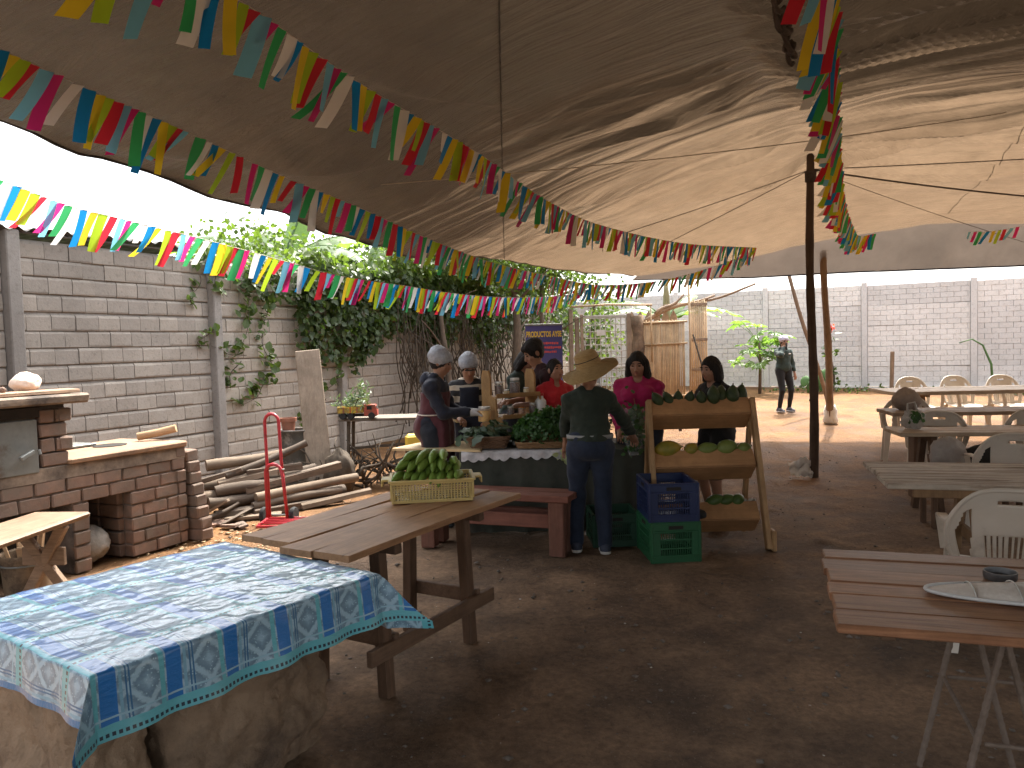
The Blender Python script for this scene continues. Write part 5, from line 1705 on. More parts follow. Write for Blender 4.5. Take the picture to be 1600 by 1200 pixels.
def plantain(name, label, loc, rot, L, r, curve, group, mat, cat='plantain'):
    t = thing(name, label, cat, loc, 0, group)
    t.rotation_euler = rot
    R_ = L / curve
    pts, rs = [], []
    prof = [(0, .25), (.04, .3), (.10, .55), (.2, .86), (.35, 1), (.6, 1.0), (.78, .9), (.9, .62), (.96, .34), (1, .2)]
    for u, k in prof:
        a = (u - .5) * curve
        pts.append((R_ * math.sin(a), 0, R_ * math.cos(a) - R_)); rs.append(r * k)
    MB().tube(pts, 0, 6, rs=rs).build('skin', mat, t, smooth=60)
    MB().tube([pts[-1], (pts[-1][0] * 1.06, 0, pts[-1][2] - .006)], r * .2, 6).build('tip', MATS['stalk'], t)
cr = Vector((p.x, p.y, .778))
PL = []
for k in range(8): PL.append((-.16 + .046 * k, -.07, .13, -.25 + .05 * k))
for k in range(7): PL.append((-.15 + .05 * k, .0, .17, -.2 + .06 * k))
for k in range(6): PL.append((-.13 + .05 * k, -.05, .205, -.45 + .16 * k))
for k in range(4): PL.append((-.08 + .05 * k, -.03, .245, -.4 + .22 * k))
for k, (x, y, z, a) in enumerate(PL):
    row = ['front row', 'back row', 'upper layer', 'top layer'][0 if k < 8 else 1 if k < 15 else 2 if k < 21 else 3]
    n_ = (k if k < 8 else k - 8 if k < 15 else k - 15 if k < 21 else k - 21) + 1
    plantain('plantain', 'green plantain in the crate, %s from the left in its %s' % (['first', 'second', 'third', 'fourth', 'fifth', 'sixth', 'seventh', 'eighth', 'ninth'][n_ - 1], row), tuple(cr + Vector((x + rnd.uniform(-.01, .01), y + .045, z + .012))),
             (rnd.uniform(-.15, .15), rnd.uniform(-.25, .25), .12 + pi / 2 + a * .9 - .25), rnd.uniform(.22, .30), rnd.uniform(.024, .031), rnd.uniform(.7, 1.25), 'green plantains in the yellow crate', MATS['plantain'])

# ------------------------------------------------------------------ red-brown bench
MATS['redwood'] = wood('red_brown_paint', (.235, .095, .065), (.15, .062, .045), 'Y', .6, var=.1, dirt=(.12, .08, .06))
MATS['redpost'] = wood('red_brown_post', (.215, .10, .07), (.14, .065, .045), 'Z', .65, var=.1, dirt=(.10, .07, .05))
bd_ = Vector((-1.1, .42, 0)).normalized()
bn = thing('plank_bench', 'heavy red-brown wooden bench in front of the green-skirted stall', 'bench', (-.16, 6.22, 0), math.atan2(bd_.y, bd_.x) - pi / 2)
for x in (-.085, .085):
    MB().box((x, 0, .455), (.165, 1.34, .05), .006, jit=.003).build('seat_plank', MATS['redwood'], bn)
for y in (-.56, .56):
    for x in (-.10, .10):
        MB().box((x, y, .215), (.11, .12, .43), .008, jit=.004).build('leg', MATS['redpost'], bn)
for x in (-.10, .10):
    MB().beam((x, -.5, .27), (x, .5, .27), .045, .11, .005).build('stretcher', MATS['redwood'], bn)

# ------------------------------------------------------------------ stall counter
MATS['greencloth'] = pm('dark_green_cloth', (.058, .062, .048), (.04, .043, .034), 5, .9, bmp=.3, bd=.01, dirt=(.075, .068, .055), dsc=2, kind='World')
MATS['lace'] = pm('white_lace', (.62, .60, .60), (.42, .41, .42), 26, .8, bmp=.3)
sc_ = thing('stall_counter', 'long market counter with a dark green cloth skirt to the ground', 'counter', (.35, 7.0, 0), -.05)
MB().box((.0, .1, .70), (1.62, .80, .03), .004).build('top', MATS['cutwood'], sc_)
for x in (-.74, .74):
    for y in (-.25, .45):
        MB().box((x, y, .345), (.05, .05, .69), .004).build('leg', MATS['legwood'], sc_)
ns, nz_ = 160, 20
ss = np.linspace(0, 1, ns); zz_ = np.linspace(0, 1, nz_)
# skirt runs along left end, front, right end
def perim(u):
    L1, L2 = .8, 1.64
    d = u * (2 * L1 + L2)
    x = np.where(d < L1, -.82, np.where(d < L1 + L2, -.82 + d - L1, .82)); y = np.where(d < L1, .5 - d, np.where(d < L1 + L2, -.31, -.31 + d - L1 - L2))
    return x, y
SX, SZ = np.meshgrid(ss, zz_, indexing='ij')
x, y = perim(SX)
wave = (.018 * np.sin(SX * 95 + 3 * vnoise(SX * 12, 0)) + .012 * vnoise(SX * 30, SZ * 2)) * (1 - SZ) ** .8
nx_ = np.where(x <= -.819, -1., np.where(x >= .819, 1., 0.)); ny_ = np.where((nx_ == 0), -1., 0.)
npmesh('cloth_skirt', np.stack([(x + nx_ * (wave + .03 * (1 - SZ))).ravel(), (y + ny_ * (wave + .03 * (1 - SZ))).ravel(), (.015 + SZ * .708).ravel()], 1), grid_faces(ns, nz_), MATS['greencloth'], sc_, smooth=True)
V = np.array([(-.82, -.31, .722), (.82, -.31, .722), (.82, .5, .722), (-.82, .5, .722)])
npmesh('cloth_top', V, np.array([(0, 1, 2, 3)]), MATS['greencloth'], sc_)
# lace runner along the front edge
rn = thing('lace_runner', 'white lace runner hanging over the front edge of the stall counter', 'runner', (.35, 7.0, .725), -.05)
u_ = np.linspace(-.80, .22, 130); q_ = np.linspace(0, 1, 8)
UU, QQ = np.meshgrid(u_, q_, indexing='ij')
scal = .022 * np.abs(np.sin(UU * 34)) + .02 * vnoise(UU * 9, 2)
RY = np.where(QQ < .5, -.12 - QQ * .40, -.322 - (QQ - .5) * .02 - .006 * np.sin(UU * 40)); RZ = np.where(QQ < .5, .004, .004 - (QQ - .5) * 2 * (.055 + scal))
npmesh('lace', np.stack([UU.ravel(), RY.ravel(), RZ.ravel()], 1), grid_faces(130, 8), MATS['lace'], rn, smooth=True)
MATS['cabbage'] = leafmat('pale_lettuce', (.35, .42, .22), (.55, .58, .38), .3)
ct2 = thing('cut_lettuce', 'wilted pale lettuce leaf hanging over the lace runner', 'lettuce', (.52, 6.66, .71))
g = np.random.default_rng(44)
P = g.normal(0, 1, (46, 3)) * np.array([.06, .02, .02]) + np.array([.52, 6.645, .70])
tag(leaves_mesh('leaves', P, g.uniform(.04, .07, len(P)), np.tile([0, -1., .2], (len(P), 1)), g, .4, MATS['cabbage'], ct2, g.random(len(P)), .4), kind='stuff')
# pale board at the left end
MATS['plyboard'] = wood('pale_ply', (.66, .50, .28), (.54, .40, .22), 'X', .55, var=.05)
pb = thing('board_table', 'pale yellow plywood board on thin legs at the left end of the stall', 'table', (-.68, 7.05, 0), -.10)
MB().prism([(-.42, -.12), (.42, -.32), (.42, .34), (-.22, .34)], .725, .745).build('board', MATS['plyboard'], pb)
for x, y in ((-.3, -.02), (.3, -.2), (-.15, .26), (.3, .26)):
    MB().box((x, y, .362), (.035, .035, .724), .003).build('leg', MATS['legwood'], pb)

# ------------------------------------------------------------------ produce on the counter
MATS['wicker'] = pm('wicker', (.36, .22, .11), (.22, .13, .065), 30, .75, stretch=(1, 1, 3), bmp=.6, bd=.01)
MATS['wickerd'] = pm('dark_wicker', (.22, .13, .075), (.13, .075, .045), 30, .75, stretch=(1, 1, 3), bmp=.6, bd=.01)
def basket(name, label, loc, rz, L, W_, H_, mat, flare=.05):
    t = thing(name, label, 'basket', loc, rz)
    for r_ in range(int(H_ / .014)):
        u = r_ * .014 / H_
        lx, ly = L / 2 + flare * u, W_ / 2 + flare * u
        pts = []
        for q in range(41):
            a = 2 * pi * q / 40
            c, s_ = math.cos(a), math.sin(a)
            k = 1 / max((abs(c) ** 6 + abs(s_) ** 6) ** (1 / 6), 1e-6)
            wob = .004 * (1 if (q + r_) % 2 else -1)
            pts.append(((lx + wob) * c * k, (ly + wob) * s_ * k, .008 + r_ * .014))
        MB().tube(pts, .0082, 5, False).build('weave_strand', mat, t)
    MB().box((0, 0, .006), (L * .98, W_ * .98, .01), .003).build('base', mat, t)
    return t
basket('wicker_basket', 'dark flared wicker basket of kale on the left of the counter', (-.22, 6.92, .74), -.08, .30, .26, .12, MATS['wickerd'], .06)
basket('wicker_basket', 'pale shallow wicker basket heaped with curly parsley', (.25, 6.86, .74), -.05, .42, .28, .065, MATS['wicker'], .03)
# kale
kl = thing('kale_bunch', 'grey-green kale leaves overflowing the dark wicker basket', 'kale', (-.22, 6.92, .85))
g = np.random.default_rng(50)
LK = []
for i in range(7):
    for j in range(5):
        u, w_ = i / 6, (j / 4 - .5) * 2
        LK.append((w_ * .36 * math.sin(pi * min(1, u * .85 + .15)) ** .7, u, .16 * u * (1 - u) * 2 + .07 * abs(w_) * math.sin(i * 2.1 + j * 3)))
LK = np.array(LK); LKF = grid_faces(7, 5)
P = g.normal(0, 1, (80, 3)) * np.array([.115, .07, .026]) + np.array([-.22, 6.9, .89])
out = P - np.array([-.22, 6.92, .60]); out /= np.linalg.norm(out, axis=1, keepdims=True)
tag(leaves_mesh('leaves', P, g.uniform(.08, .145, len(P)), out, g, .35, MATS['kale'], kl, g.random(len(P)), .12, LK, LKF), kind='stuff')
# parsley mound
ps = thing('parsley_heap', 'big mound of curly dark green parsley in the pale basket', 'parsley', (.28, 6.86, .82))
n = 4200
th = g.uniform(0, 2 * pi, n); rr = np.sqrt(g.random(n)); 
px_, py_ = rr * np.cos(th), rr * np.sin(th)
lump = .8 + .28 * fbm(px_ * 2.6, py_ * 2.6, 4, 3)
pz = np.sqrt(np.maximum(0, 1 - rr ** 2)) * lump
P = np.stack([.30 + px_ * .29 * (1 + .12 * lump), 6.87 + py_ * .19, .80 + pz * .26 + g.normal(0, .012, n)], 1)
nrm_ = np.stack([px_, py_, pz + .2], 1); nrm_ /= np.linalg.norm(nrm_, axis=1, keepdims=True)
tag(leaves_mesh('leaves', P, g.uniform(.022, .045, n), nrm_, g, .8, MATS['parsley'], ps, np.clip(g.random(n) * .6 + lump * .3, 0, 1)), kind='stuff')
q = thing('parsley_heap', 'darker flat greens piled behind the hat wearer beside the parsley', 'greens', (.62, 6.95, .8))
P = g.normal(0, 1, (900, 3)) * np.array([.09, .09, .05]) + np.array([.62, 6.95, .88])
tag(leaves_mesh('leaves', P, g.uniform(.03, .055, 900), np.tile([0, -.3, .8], (900, 1)), g, .7, MATS['kale'], q, g.random(900) * .5), kind='stuff')

# jar shelf: stepped wooden display
MATS['shelfwood'] = wood('honey_shelf_wood', (.40, .24, .10), (.29, .165, .07), 'X', .55, var=.08)
sh = thing('jar_shelf', 'stepped honey-coloured wooden shelf displaying jars on the counter', 'shelf', (.02, 7.3, .74), .5)
def sidep(x):
    MB().prism([(-.22, 0), (.20, 0), (.20, .62), (.17, .68), (.06, .68), (.02, .62), (.02, .45), (-.08, .42), (-.10, .25), (-.19, .22), (-.22, .1)], -.009, .009,
               Matrix.Translation((x, 0, 0)) @ Matrix.Rotation(pi / 2, 4, 'Z') @ Matrix.Rotation(pi / 2, 4, 'X')).build('side_panel', MATS['shelfwood'], sh)
for x in (-.24, .24): sidep(x)
for z, y0, y1 in ((.24, -.19, .18), (.43, -.08, .18), (.05, -.2, .18)):
    MB().box((0, (y0 + y1) / 2, z), (.47, y1 - y0, .016), .003).build('tier', MATS['shelfwood'], sh)
    MB().box((0, y0 - .004, z + .015), (.47, .012, .04), .003).build('lip', MATS['shelfwood'], sh)
MATS['glass'] = newmat('jar_glass')[0]
_b = MATS['glass'].node_tree.nodes['Principled BSDF']
_b.inputs['Base Color'].default_value = (.9, .92, .9, 1); _b.inputs['Roughness'].default_value = .06; _b.inputs['Alpha'].default_value = .16; _b.inputs['Specular IOR Level'].default_value = .8
MATS['lid'] = pm('jar_lid', (.62, .62, .60), (.45, .45, .43), 10, .4, metal=.5)
MATS['mango'] = pm('yellow_slices', (.75, .42, .05), (.6, .3, .03), 18, .4)
MATS['honey'] = pm('amber_honey', (.35, .13, .02), (.25, .08, .015), 8, .25)
MATS['jam'] = pm('dark_jam', (.09, .035, .03), (.05, .02, .018), 8, .3)
MATS['cream'] = pm('cream_tub', (.62, .50, .26), (.52, .40, .2), 6, .5)
MATS['milk'] = pm('white_bottle', (.70, .70, .68), (.6, .6, .58), 6, .4)
MATS['redcap'] = pm('red_cap', (.5, .04, .03), (.4, .03, .02), 6, .4)
def jar(label, loc, r, h, fill, lid=None, par=None, cat='jar', name='glass_jar'):
    t = thing(name, label, cat, loc)
    MB().lathe([(0, 0), (r * .92, 0), (r, .01), (r, h * .78), (r * .82, h * .88), (r * .82, h * .92)], (0, 0, 0), 18).build('glass', MATS['glass'], t, smooth=40)
    MB().lathe([(0, .004), (r * .93, .006), (r * .96, h * .74), (0, h * .76)], (0, 0, 0), 16).build('contents', fill, t, smooth=40)
    MB().lathe([(0, h * .86), (r * .88, h * .86), (r * .9, h * .88), (r * .88, h), (0, h)], (0, 0, 0), 18).build('lid', lid or MATS['lid'], t, smooth=40)
    return t
sl = Vector((.02, 7.3, .74)); Rz = Matrix.Rotation(.5, 3, 'Z')
def onsh(x, y, z): return tuple(sl + Rz @ Vector((x, y, z)))
jar('tall jar of dark preserve at the left of the top shelf tier', onsh(-.14, .05, .439), .04, .13, MATS['jam'])
jar('largest dark jar with a metal lid in the middle of the top tier', onsh(.04, .06, .439), .05, .16, MATS['jam'])
jar('small pale jar at the front left of the top tier', onsh(-.10, -.03, .439), .028, .06, MATS['cream'])
jar('small pale jar at the front right of the top tier', onsh(.12, -.02, .439), .028, .07, MATS['cream'])
jar('squat amber honey jar on the middle tier', onsh(.02, -.1, .249), .035, .085, MATS['honey'], MATS['honey'])
jar('dark jar left of the honey on the middle tier', onsh(-.08, -.06, .249), .034, .09, MATS['jam'])
jar('dark jar at the right of the middle tier', onsh(.17, -.05, .249), .035, .11, MATS['jam'])
t = thing('cream_tub', 'small cream-coloured open tub on the lowest shelf tier', 'tub', onsh(.06, -.12, .06))
MB().lathe([(0, 0), (.05, 0), (.062, .085), (.068, .09), (.066, .095), (.055, .09), (.045, .01), (0, .01)], (0, 0, 0), 20).build('tub', MATS['cream'], t, smooth=40)
t = thing('white_bottle', 'white plastic bottle with a red cap at the right of the jar shelf', 'bottle', (.27, 7.38, .98))
MB().lathe([(0, 0), (.05, 0), (.055, .01), (.055, .13), (.03, .16), (.028, .18), (0, .18)], (0, 0, 0), 20).build('body', MATS['milk'], t, smooth=40)
MB().lathe([(0, .18), (.032, .18), (.032, .205), (0, .205)], (0, 0, 0), 16).build('cap', MATS['redcap'], t, smooth=40)
t = thing('display_box', 'plain wooden riser under the white bottle on the counter', 'box', (.3, 7.4, .735))
MB().box((0, 0, .12), (.2, .18, .24), .006).build('box', MATS['shelfwood'], t)
jar('pinkish jar standing on the counter before the jar shelf', (-.1, 7.06, .735), .05, .14, MATS['terra'])
jar('white bottle-shaped jar on the counter right of the pinkish one', (.02, 7.03, .735), .035, .15, MATS['milk'], MATS['milk'])
jar('clear jar of pale slices at the left of the counter', (-.20, 7.15, .735), .045, .12, MATS['cream'])
# ------------------------------------------------------------------ fruit rack and crates
MATS['ply'] = wood('orange_plywood', (.48, .27, .125), (.38, .20, .095), 'X', .5, var=.06)
MATS['plyz'] = wood('orange_plywood_upright', (.50, .31, .15), (.38, .225, .11), 'Z', .5, var=.06)
rk = thing('fruit_rack', 'leaning three-tier plywood rack displaying fruit', 'rack', (1.52, 6.15, 0), -.02)
# uprights lean back: foot nearer the camera at the bottom
for x in (-.41, .43):
    MB().beam((x + (.03 if x > 0 else 0), -.20, 0), (x, .12, 1.17), .04, .085, .006, up=(0, 1, .2)).build('upright', MATS['plyz'], rk)
    MB().beam((x, .42, 0), (x, .14, 1.12), .035, .06, .005, up=(0, 1, -.2)).build('back_leg', MATS['plyz'], rk)
MB().box((.495, -.19, .07), (.035, .10, .17), .01).build('foot_block', MATS['plyz'], rk)
trays = [(.99, .14, .80), (.58, .03, .80), (.17, -.06, .80)]
for z, y, w in trays:
    # seen from behind: the floor slopes down and away, its near board faces up towards the viewer
    d = .20
    ti = math.radians(-40)
    Mx = Matrix.Translation((.005, y, z)) @ Matrix.Rotation(ti, 4, 'X')
    tr_ = MB().box((0, .01, 0), (w, d, .014), .003).xf(Mx).build('tray_floor', MATS['ply'], rk)
    MB().box((0, -d / 2 - .006, .07), (w + .01, .014, .155), .003).xf(Mx).build('tray_front', MATS['ply'], tr_)
    MB().box((0, d / 2 + .006, .035), (w, .014, .08), .003).xf(Mx).build('tray_back', MATS['ply'], tr_)
    for x in (-w / 2 - .004, w / 2 + .004):
        MB().box((x, 0, .04), (.014, d, .09), .003).xf(Mx).build('tray_end', MATS['ply'], tr_)
rl = Vector((1.52, 6.15, 0))
MATS['avocado'] = pm('avocado_skin', (.045, .07, .025), (.025, .04, .016), 25, .5, bmp=.5, bd=.004)
MATS['papayay'] = pm('papaya_ripe', (.45, .27, .03), (.16, .17, .03), 5, .45, detail=3)
MATS['papayag'] = pm('papaya_green', (.10, .16, .035), (.17, .2, .05), 5, .45, detail=3)
MATS['melon'] = pm('striped_green', (.10, .17, .04), (.05, .09, .025), 9, .4)
def fruit(name, label, cat, loc, rot, L, r, mat, grp, pear=.3, stem=True):
    t = thing(name, label, cat, loc, 0, grp)
    t.rotation_euler = rot
    pr_ = []
    for i in range(13):
        u = i / 12
        pr_.append((r * (math.sin(pi * u) ** .62) * (1 - pear * (u - .35) * 1.2 if u > .35 else 1), (u - .5) * L))
    pr_[0] = (0, -L / 2); pr_[-1] = (0, L / 2)
    MB().lathe(pr_, (0, 0, 0), 16).build('flesh', mat, t, smooth=True)
    if stem:
        MB().lathe([(.006, 0), (.005, .012), (0, .013)], (0, 0, L / 2 - .003), 6).build('stem', MATS['stalk'], t)
for k, x in enumerate((-.33, -.24, -.15, -.06, .03, .13, .20, .29, .37)):
    lab = 'dark avocado on the top tray of the rack, ' + ['leftmost of nine', 'second from left', 'third from left', 'fourth from left', 'middle one', 'fourth from right', 'third from right', 'second from right', 'rightmost'][k]
    big = 1.25 if k in (5, 6, 7, 8) else 1.0
    fruit('avocado', lab, 'avocado', tuple(rl + Vector((x, .16 + rnd.uniform(-.02, .04), 1.175 + (.02 if big > 1 else 0)))), (rnd.uniform(-.5, .2), rnd.uniform(-.5, .5), rnd.uniform(0, 3)), .14 * big, .046 * big, MATS['avocado'], 'avocados on the top tray')
for k, (x, L, r, mt, rot, lab) in enumerate([(-.27, .24, .072, MATS['papayay'], (0, 1.45, .1), 'long yellow and green papaya at the left of the middle tray'), (-.08, .13, .055, MATS['papayay'], (0, .9, .2), 'small golden papaya second on the middle tray'),
                                             (.05, .19, .055, MATS['papayag'], (0, 1.4, -.1), 'dark green papaya in the middle of the middle tray'), (.21, .19, .068, MATS['papayag'], (0, 1.3, .1), 'largest green papaya right of centre on the middle tray'),
                                             (.35, .13, .05, MATS['papayag'], (0, 1.3, .1), 'green fruit at the right end of the middle tray')]):
    fruit('papaya', lab, 'papaya', tuple(rl + Vector((x, .06, .765 + (r - .05) * .5))), rot, L, r, mt, 'papayas on the middle tray', .2)
for k, (x, lab) in enumerate([(.10, 'green gourd left on the lowest tray'), (.20, 'striped green gourd in the middle of the lowest tray'), (.29, 'small gourd right on the lowest tray')]):
    fruit('gourd', lab, 'gourd', tuple(rl + Vector((x - .02, -.03, .36))), (0, 1.2, .3 * k), .17 - .02 * k, .05, MATS['melon'], 'gourds on the lowest tray', .1)
t = thing('paper_scrap', 'white crumpled paper at the right of the lowest tray', 'paper', tuple(rl + Vector((.36, -.03, .32))))
V_ = [((i / 6 - .5) * .1, (j / 6 - .5) * .06, .03 * math.sin(i * 1.7) * math.cos(j * 1.3) + .03) for i in range(7) for j in range(7)]
npmesh('sheet', np.array(V_), grid_faces(7, 7), MATS['rag'], t)

def stack_crate(name, label, loc, rz, L, W_, H_, mat):
    t = thing(name, label, 'crate', loc, rz, 'stacking crates by the rack')
    T = .012
    def side(w, nm, M_, nbar, slot=True):
        m = MB()
        m.box((0, 0, .025), (w, T, .05), .003); m.box((0, 0, H_ - .03), (w, T, .06), .003)
        bw_ = w * .17
        for s in (-1, 1):
            m.box((s * (w / 2 - bw_ / 2), 0, H_ / 2), (bw_, T, H_ - .1), .003)
        wi = w - 2 * bw_
        for i in range(nbar + 1):
            x = -wi / 2 + wi * i / nbar
            m.box((x, 0, H_ / 2 - .005), (.0065, T * .6, H_ - .11), 0)
        for z in (H_ * .36, H_ * .58):
            m.box((0, 0, z), (wi + .02, T * .7, .011), 0)
        for z in (.055, H_ - .065):
            m.box((0, 0, z), (w + .006, T * 2, .012), .002)
        for s in (-1, 1):
            m.box((s * (w / 2 - .004), 0, H_ / 2), (.016, T * 2, H_), .003)
        o = m.xf(M_).build(nm, mat, t)
        h = MB().box((0, -T * .62, H_ - .035), (.11, .003, .026), .001).xf(M_).build('hand_hole_dark', MATS['soot'], o)  # dark plate put in for the shade inside an open hole
    for s in (-1, 1):
        side(L, 'long_side', Matrix.Translation((0, s * W_ / 2, 0)) @ Matrix.Rotation(0 if s < 0 else pi, 4, 'Z'), 14)
        side(W_, 'short_side', Matrix.Translation((s * L / 2, 0, 0)) @ Matrix.Rotation(pi / 2 * (1 if s > 0 else -1), 4, 'Z'), 16)
    MB().box((0, 0, .01), (L, W_, .014), .002).build('base', mat, t)
    m = MB()
    for s in (-1, 1):
        m.box((0, s * (W_ / 2), H_), (L + .02, .022, .012), .003); m.box((s * L / 2, 0, H_), (.022, W_ + .02, .012), .003)
    m.build('rim', mat, t)
    return t
MATS['greenp'] = plastic('green_plastic', (.016, .105, .04), .45)
MATS['bluep'] = plastic('blue_plastic', (.012, .024, .085), .45)
MATS['dgreenp'] = plastic('dark_green_plastic', (.012, .06, .03), .5)
stack_crate('stacking_crate', 'bright green slotted plastic crate under the blue one', (1.17, 5.86, .005), .06, .36, .46, .30, MATS['greenp'])
stack_crate('stacking_crate', 'dark blue slotted plastic crate stacked on the green crate', (1.17, 5.87, .308), .02, .36, .46, .285, MATS['bluep'])
stack_crate('stacking_crate', 'dim dark green crate behind the feet of the hat wearer', (.80, 6.32, .005), .03, .36, .40, .26, MATS['dgreenp'])
# black plastic bag between the crates
rock('black_bag', 'small black plastic bag crumpled beside the blue crate', 'bag', (1.40, 5.78, .33), .05, MATS['rubber'], 33, (1, 1, .7))

# celery and greens in clear plastic
MATS['cling'] = newmat('clear_plastic')[0]
nt = MATS['cling'].node_tree; _b = nt.nodes['Principled BSDF']
_b.inputs['Base Color'].default_value = (.9, .92, .9, 1); _b.inputs['Alpha'].default_value = .13; _b.inputs['Roughness'].default_value = .1; _b.inputs['Specular IOR Level'].default_value = .8
bump(nt, _b, noise(nt, coords(nt), 30, 4), .8, .01)
gc = thing('wrapped_greens', 'bunch of long green celery stalks in crackling clear plastic', 'greens', (1.02, 6.48, .72))
g = np.random.default_rng(61)
for k in range(14):
    a = g.uniform(-.055, .055); b_ = g.uniform(-.04, .04)
    MB().tube([(a * .5, b_ * .5, .0), (a * .8, b_, .14), (a * 1.4, b_ * 1.3, .30)], (.009, .005), 6).build('stalk', MATS['parsley'], gc)
P = g.normal(0, 1, (420, 3)) * np.array([.045, .04, .085]) + np.array([1.02, 6.48, .93])
tag(leaves_mesh('leaves', P, g.uniform(.03, .06, len(P)), np.tile([0, -.6, .5], (len(P), 1)), g, .7, MATS['parsley'], gc, g.random(len(P)) * .7), kind='stuff')
th = np.linspace(0, 2 * pi, 41); zz1 = np.linspace(0, 1, 22)
TH, ZQ = np.meshgrid(th, zz1, indexing='ij')
R_ = (.035 + .07 * np.sin(ZQ * 2.2) + .012 * fbm(np.cos(TH) * 4, np.sin(TH) * 4, ZQ * 7, 3)) 
npmesh('wrapper', np.stack([(R_ * np.cos(TH)).ravel(), (R_ * .8 * np.sin(TH)).ravel(), (-.03 + ZQ * .40).ravel()], 1), grid_faces(41, 22), MATS['cling'], gc, smooth=True)

# ------------------------------------------------------------------ roll-up banner
MATS['bannerblue'] = newmat('banner_print')[0]
nt = MATS['bannerblue'].node_tree; _b = nt.nodes['Principled BSDF']
tc = nt.nodes.new('ShaderNodeTexCoord'); sp_ = nt.nodes.new('ShaderNodeSeparateXYZ'); nt.links.new(tc.outputs['UV'], sp_.inputs[0])
mad = nt.nodes.new('ShaderNodeMath'); mad.operation = 'MULTIPLY_ADD'
nt.links.new(noise(nt, tc.outputs['UV'], 3.5, 5, .6), mad.inputs[0]); mad.inputs[1].default_value = .35; nt.links.new(sp_.outputs[1], mad.inputs[2])
colb = ramp(nt, mad.outputs[0], [(.15, (.18, .13, .10)), (.42, (.40, .27, .26)), (.58, (.20, .19, .33)), (.72, (.085, .075, .21)), (1.0, (.05, .045, .15))])
nt.links.new(colb, _b.inputs['Base Color']); _b.inputs['Roughness'].default_value = .45
MATS['bgold'] = pm('banner_gold', (.62, .42, .06), (.55, .36, .05), 6, .5, bmp=0)
MATS['bred'] = pm('banner_red', (.60, .10, .09), (.52, .08, .08), 6, .5, bmp=0)
bnr = thing('rollup_banner', 'purple-blue roll-up banner reading PRODUCTOS AYSE behind the stall', 'banner', (.50, 11.6, .08), .10)
BW_, BHt = .56, 1.86
npmesh('print_sheet', np.array([(-BW_ / 2, 0, .06), (BW_ / 2, 0, .06), (BW_ / 2, 0, BHt), (-BW_ / 2, 0, BHt)]), np.array([(0, 1, 2, 3)]), MATS['bannerblue'], bnr, uv=np.array([(0, 0), (1, 0), (1, 1), (0, 1)]))
pr_ = bnr.children[-1]
m = MB(); m.box((0, 0, BHt + .012), (BW_ + .02, .025, .03), .004); m.build('top_rail', MATS['steel'], bnr)
MB().box((0, .02, .03), (BW_ + .06, .16, .06), .012).build('base', MATS['steel'], bnr)
MB().tube([(0, .05, .05), (0, .05, BHt)], .012, 8).build('mast', MATS['steel'], bnr)
def text(body, size, loc, mat, parent, name='lettering', sx=1, ext=.0012, bold=.0):
    c = bpy.data.curves.new(name, 'FONT')
    c.body = body; c.size = size; c.align_x = 'CENTER'; c.align_y = 'CENTER'; c.extrude = ext; c.offset = bold
    o = bpy.data.objects.new(name, c); COL.objects.link(o)
    dg = bpy.context.evaluated_depsgraph_get()
    me = bpy.data.meshes.new_from_object(o.evaluated_get(dg))
    bpy.data.objects.remove(o)
    me.materials.clear(); me.materials.append(mat)
    me.transform(Matrix.Translation(loc) @ Matrix.Rotation(pi / 2, 4, 'X') @ Matrix.Diagonal((sx, 1, 1, 1)))
    return link(name, me, parent)
text('PRODUCTOS AYSE', .115, (.0, -.004, BHt - .135), MATS['bgold'], pr_, sx=.55, bold=.004)
# three lines of small red print, too small to read in the photograph: runs of short strokes
for q, (x0, x1) in enumerate(((-.02, .22), (-.06, .24), (.0, .18))):
    x = x0
    while x < x1:
        w_ = rnd.uniform(.012, .03)
        MB().box((x + w_ / 2, -.003, BHt - .27 - .065 * q + rnd.uniform(-.003, .003)), (w_, .003, rnd.uniform(.024, .036)), .0).build('print_stroke', MATS['bred'], pr_)
        x += w_ + .007
# ------------------------------------------------------------------ gates at the back corner
MATS['bamboo'] = wood('bamboo_cane', (.60, .44, .27), (.46, .32, .19), 'Z', .55, var=.16)
MATS['gatewood'] = wood('gate_post', (.33, .25, .18), (.22, .16, .115), 'Z', .8)
MATS['whitemetal'] = pm('chalky_metal', (.50, .47, .42), (.36, .33, .29), 12, .6)
GZ = gzf(2, 15)
lg = thing('lattice_gate', 'pale metal gate of square open lattice in a wooden frame', 'gate', (1.85, 15.0, GZ))
for x in (-.46, .46):
    MB().box((x, 0, 1.02), (.09 if x > 0 else .06, .06, 2.05), .006).build('stile', MATS['gatewood'], lg)
for z in (.06, 2.0, 1.0):
    MB().box((0, -.003, z), (.86, .05, .045), .004).build('frame_rail', MATS['whitemetal'], lg)
for k in range(9):
    x = -.40 + .8 * k / 8
    MB().box((x, .0, 1.03), (.018, .016, 1.9), .002).build('upright_bar', MATS['whitemetal'], lg)
for k in range(15):
    z = .17 + .128 * k
    MB().box((0, -.018, z), (.82, .016, .018), .002).build('cross_bar', MATS['whitemetal'], lg)
gp = thing('gate_post', 'grey wooden double post left of the lattice gate', 'post', (1.22, 15.0, GZ))
MB().box((-.04, 0, 1.05), (.07, .08, 2.2), .01, jit=.008).build('stake', MATS['gatewood'], gp)
MB().box((.08, .02, 1.0), (.09, .06, 2.0), .01, jit=.008).build('plank', MATS['gatewood'], gp)
mp_ = thing('mud_pillar', 'crumbling mud and wire pillar between the two gates', 'pillar', (2.47, 15.02, GZ))
m = MB()
m.tube([(0 + .02 * math.sin(i), .0, i * .2) for i in range(11)], 0, 10, rs=[.12 + .02 * math.sin(i * 2.1) for i in range(11)]); m.build('core', MATS['adobe'], mp_, smooth=True)
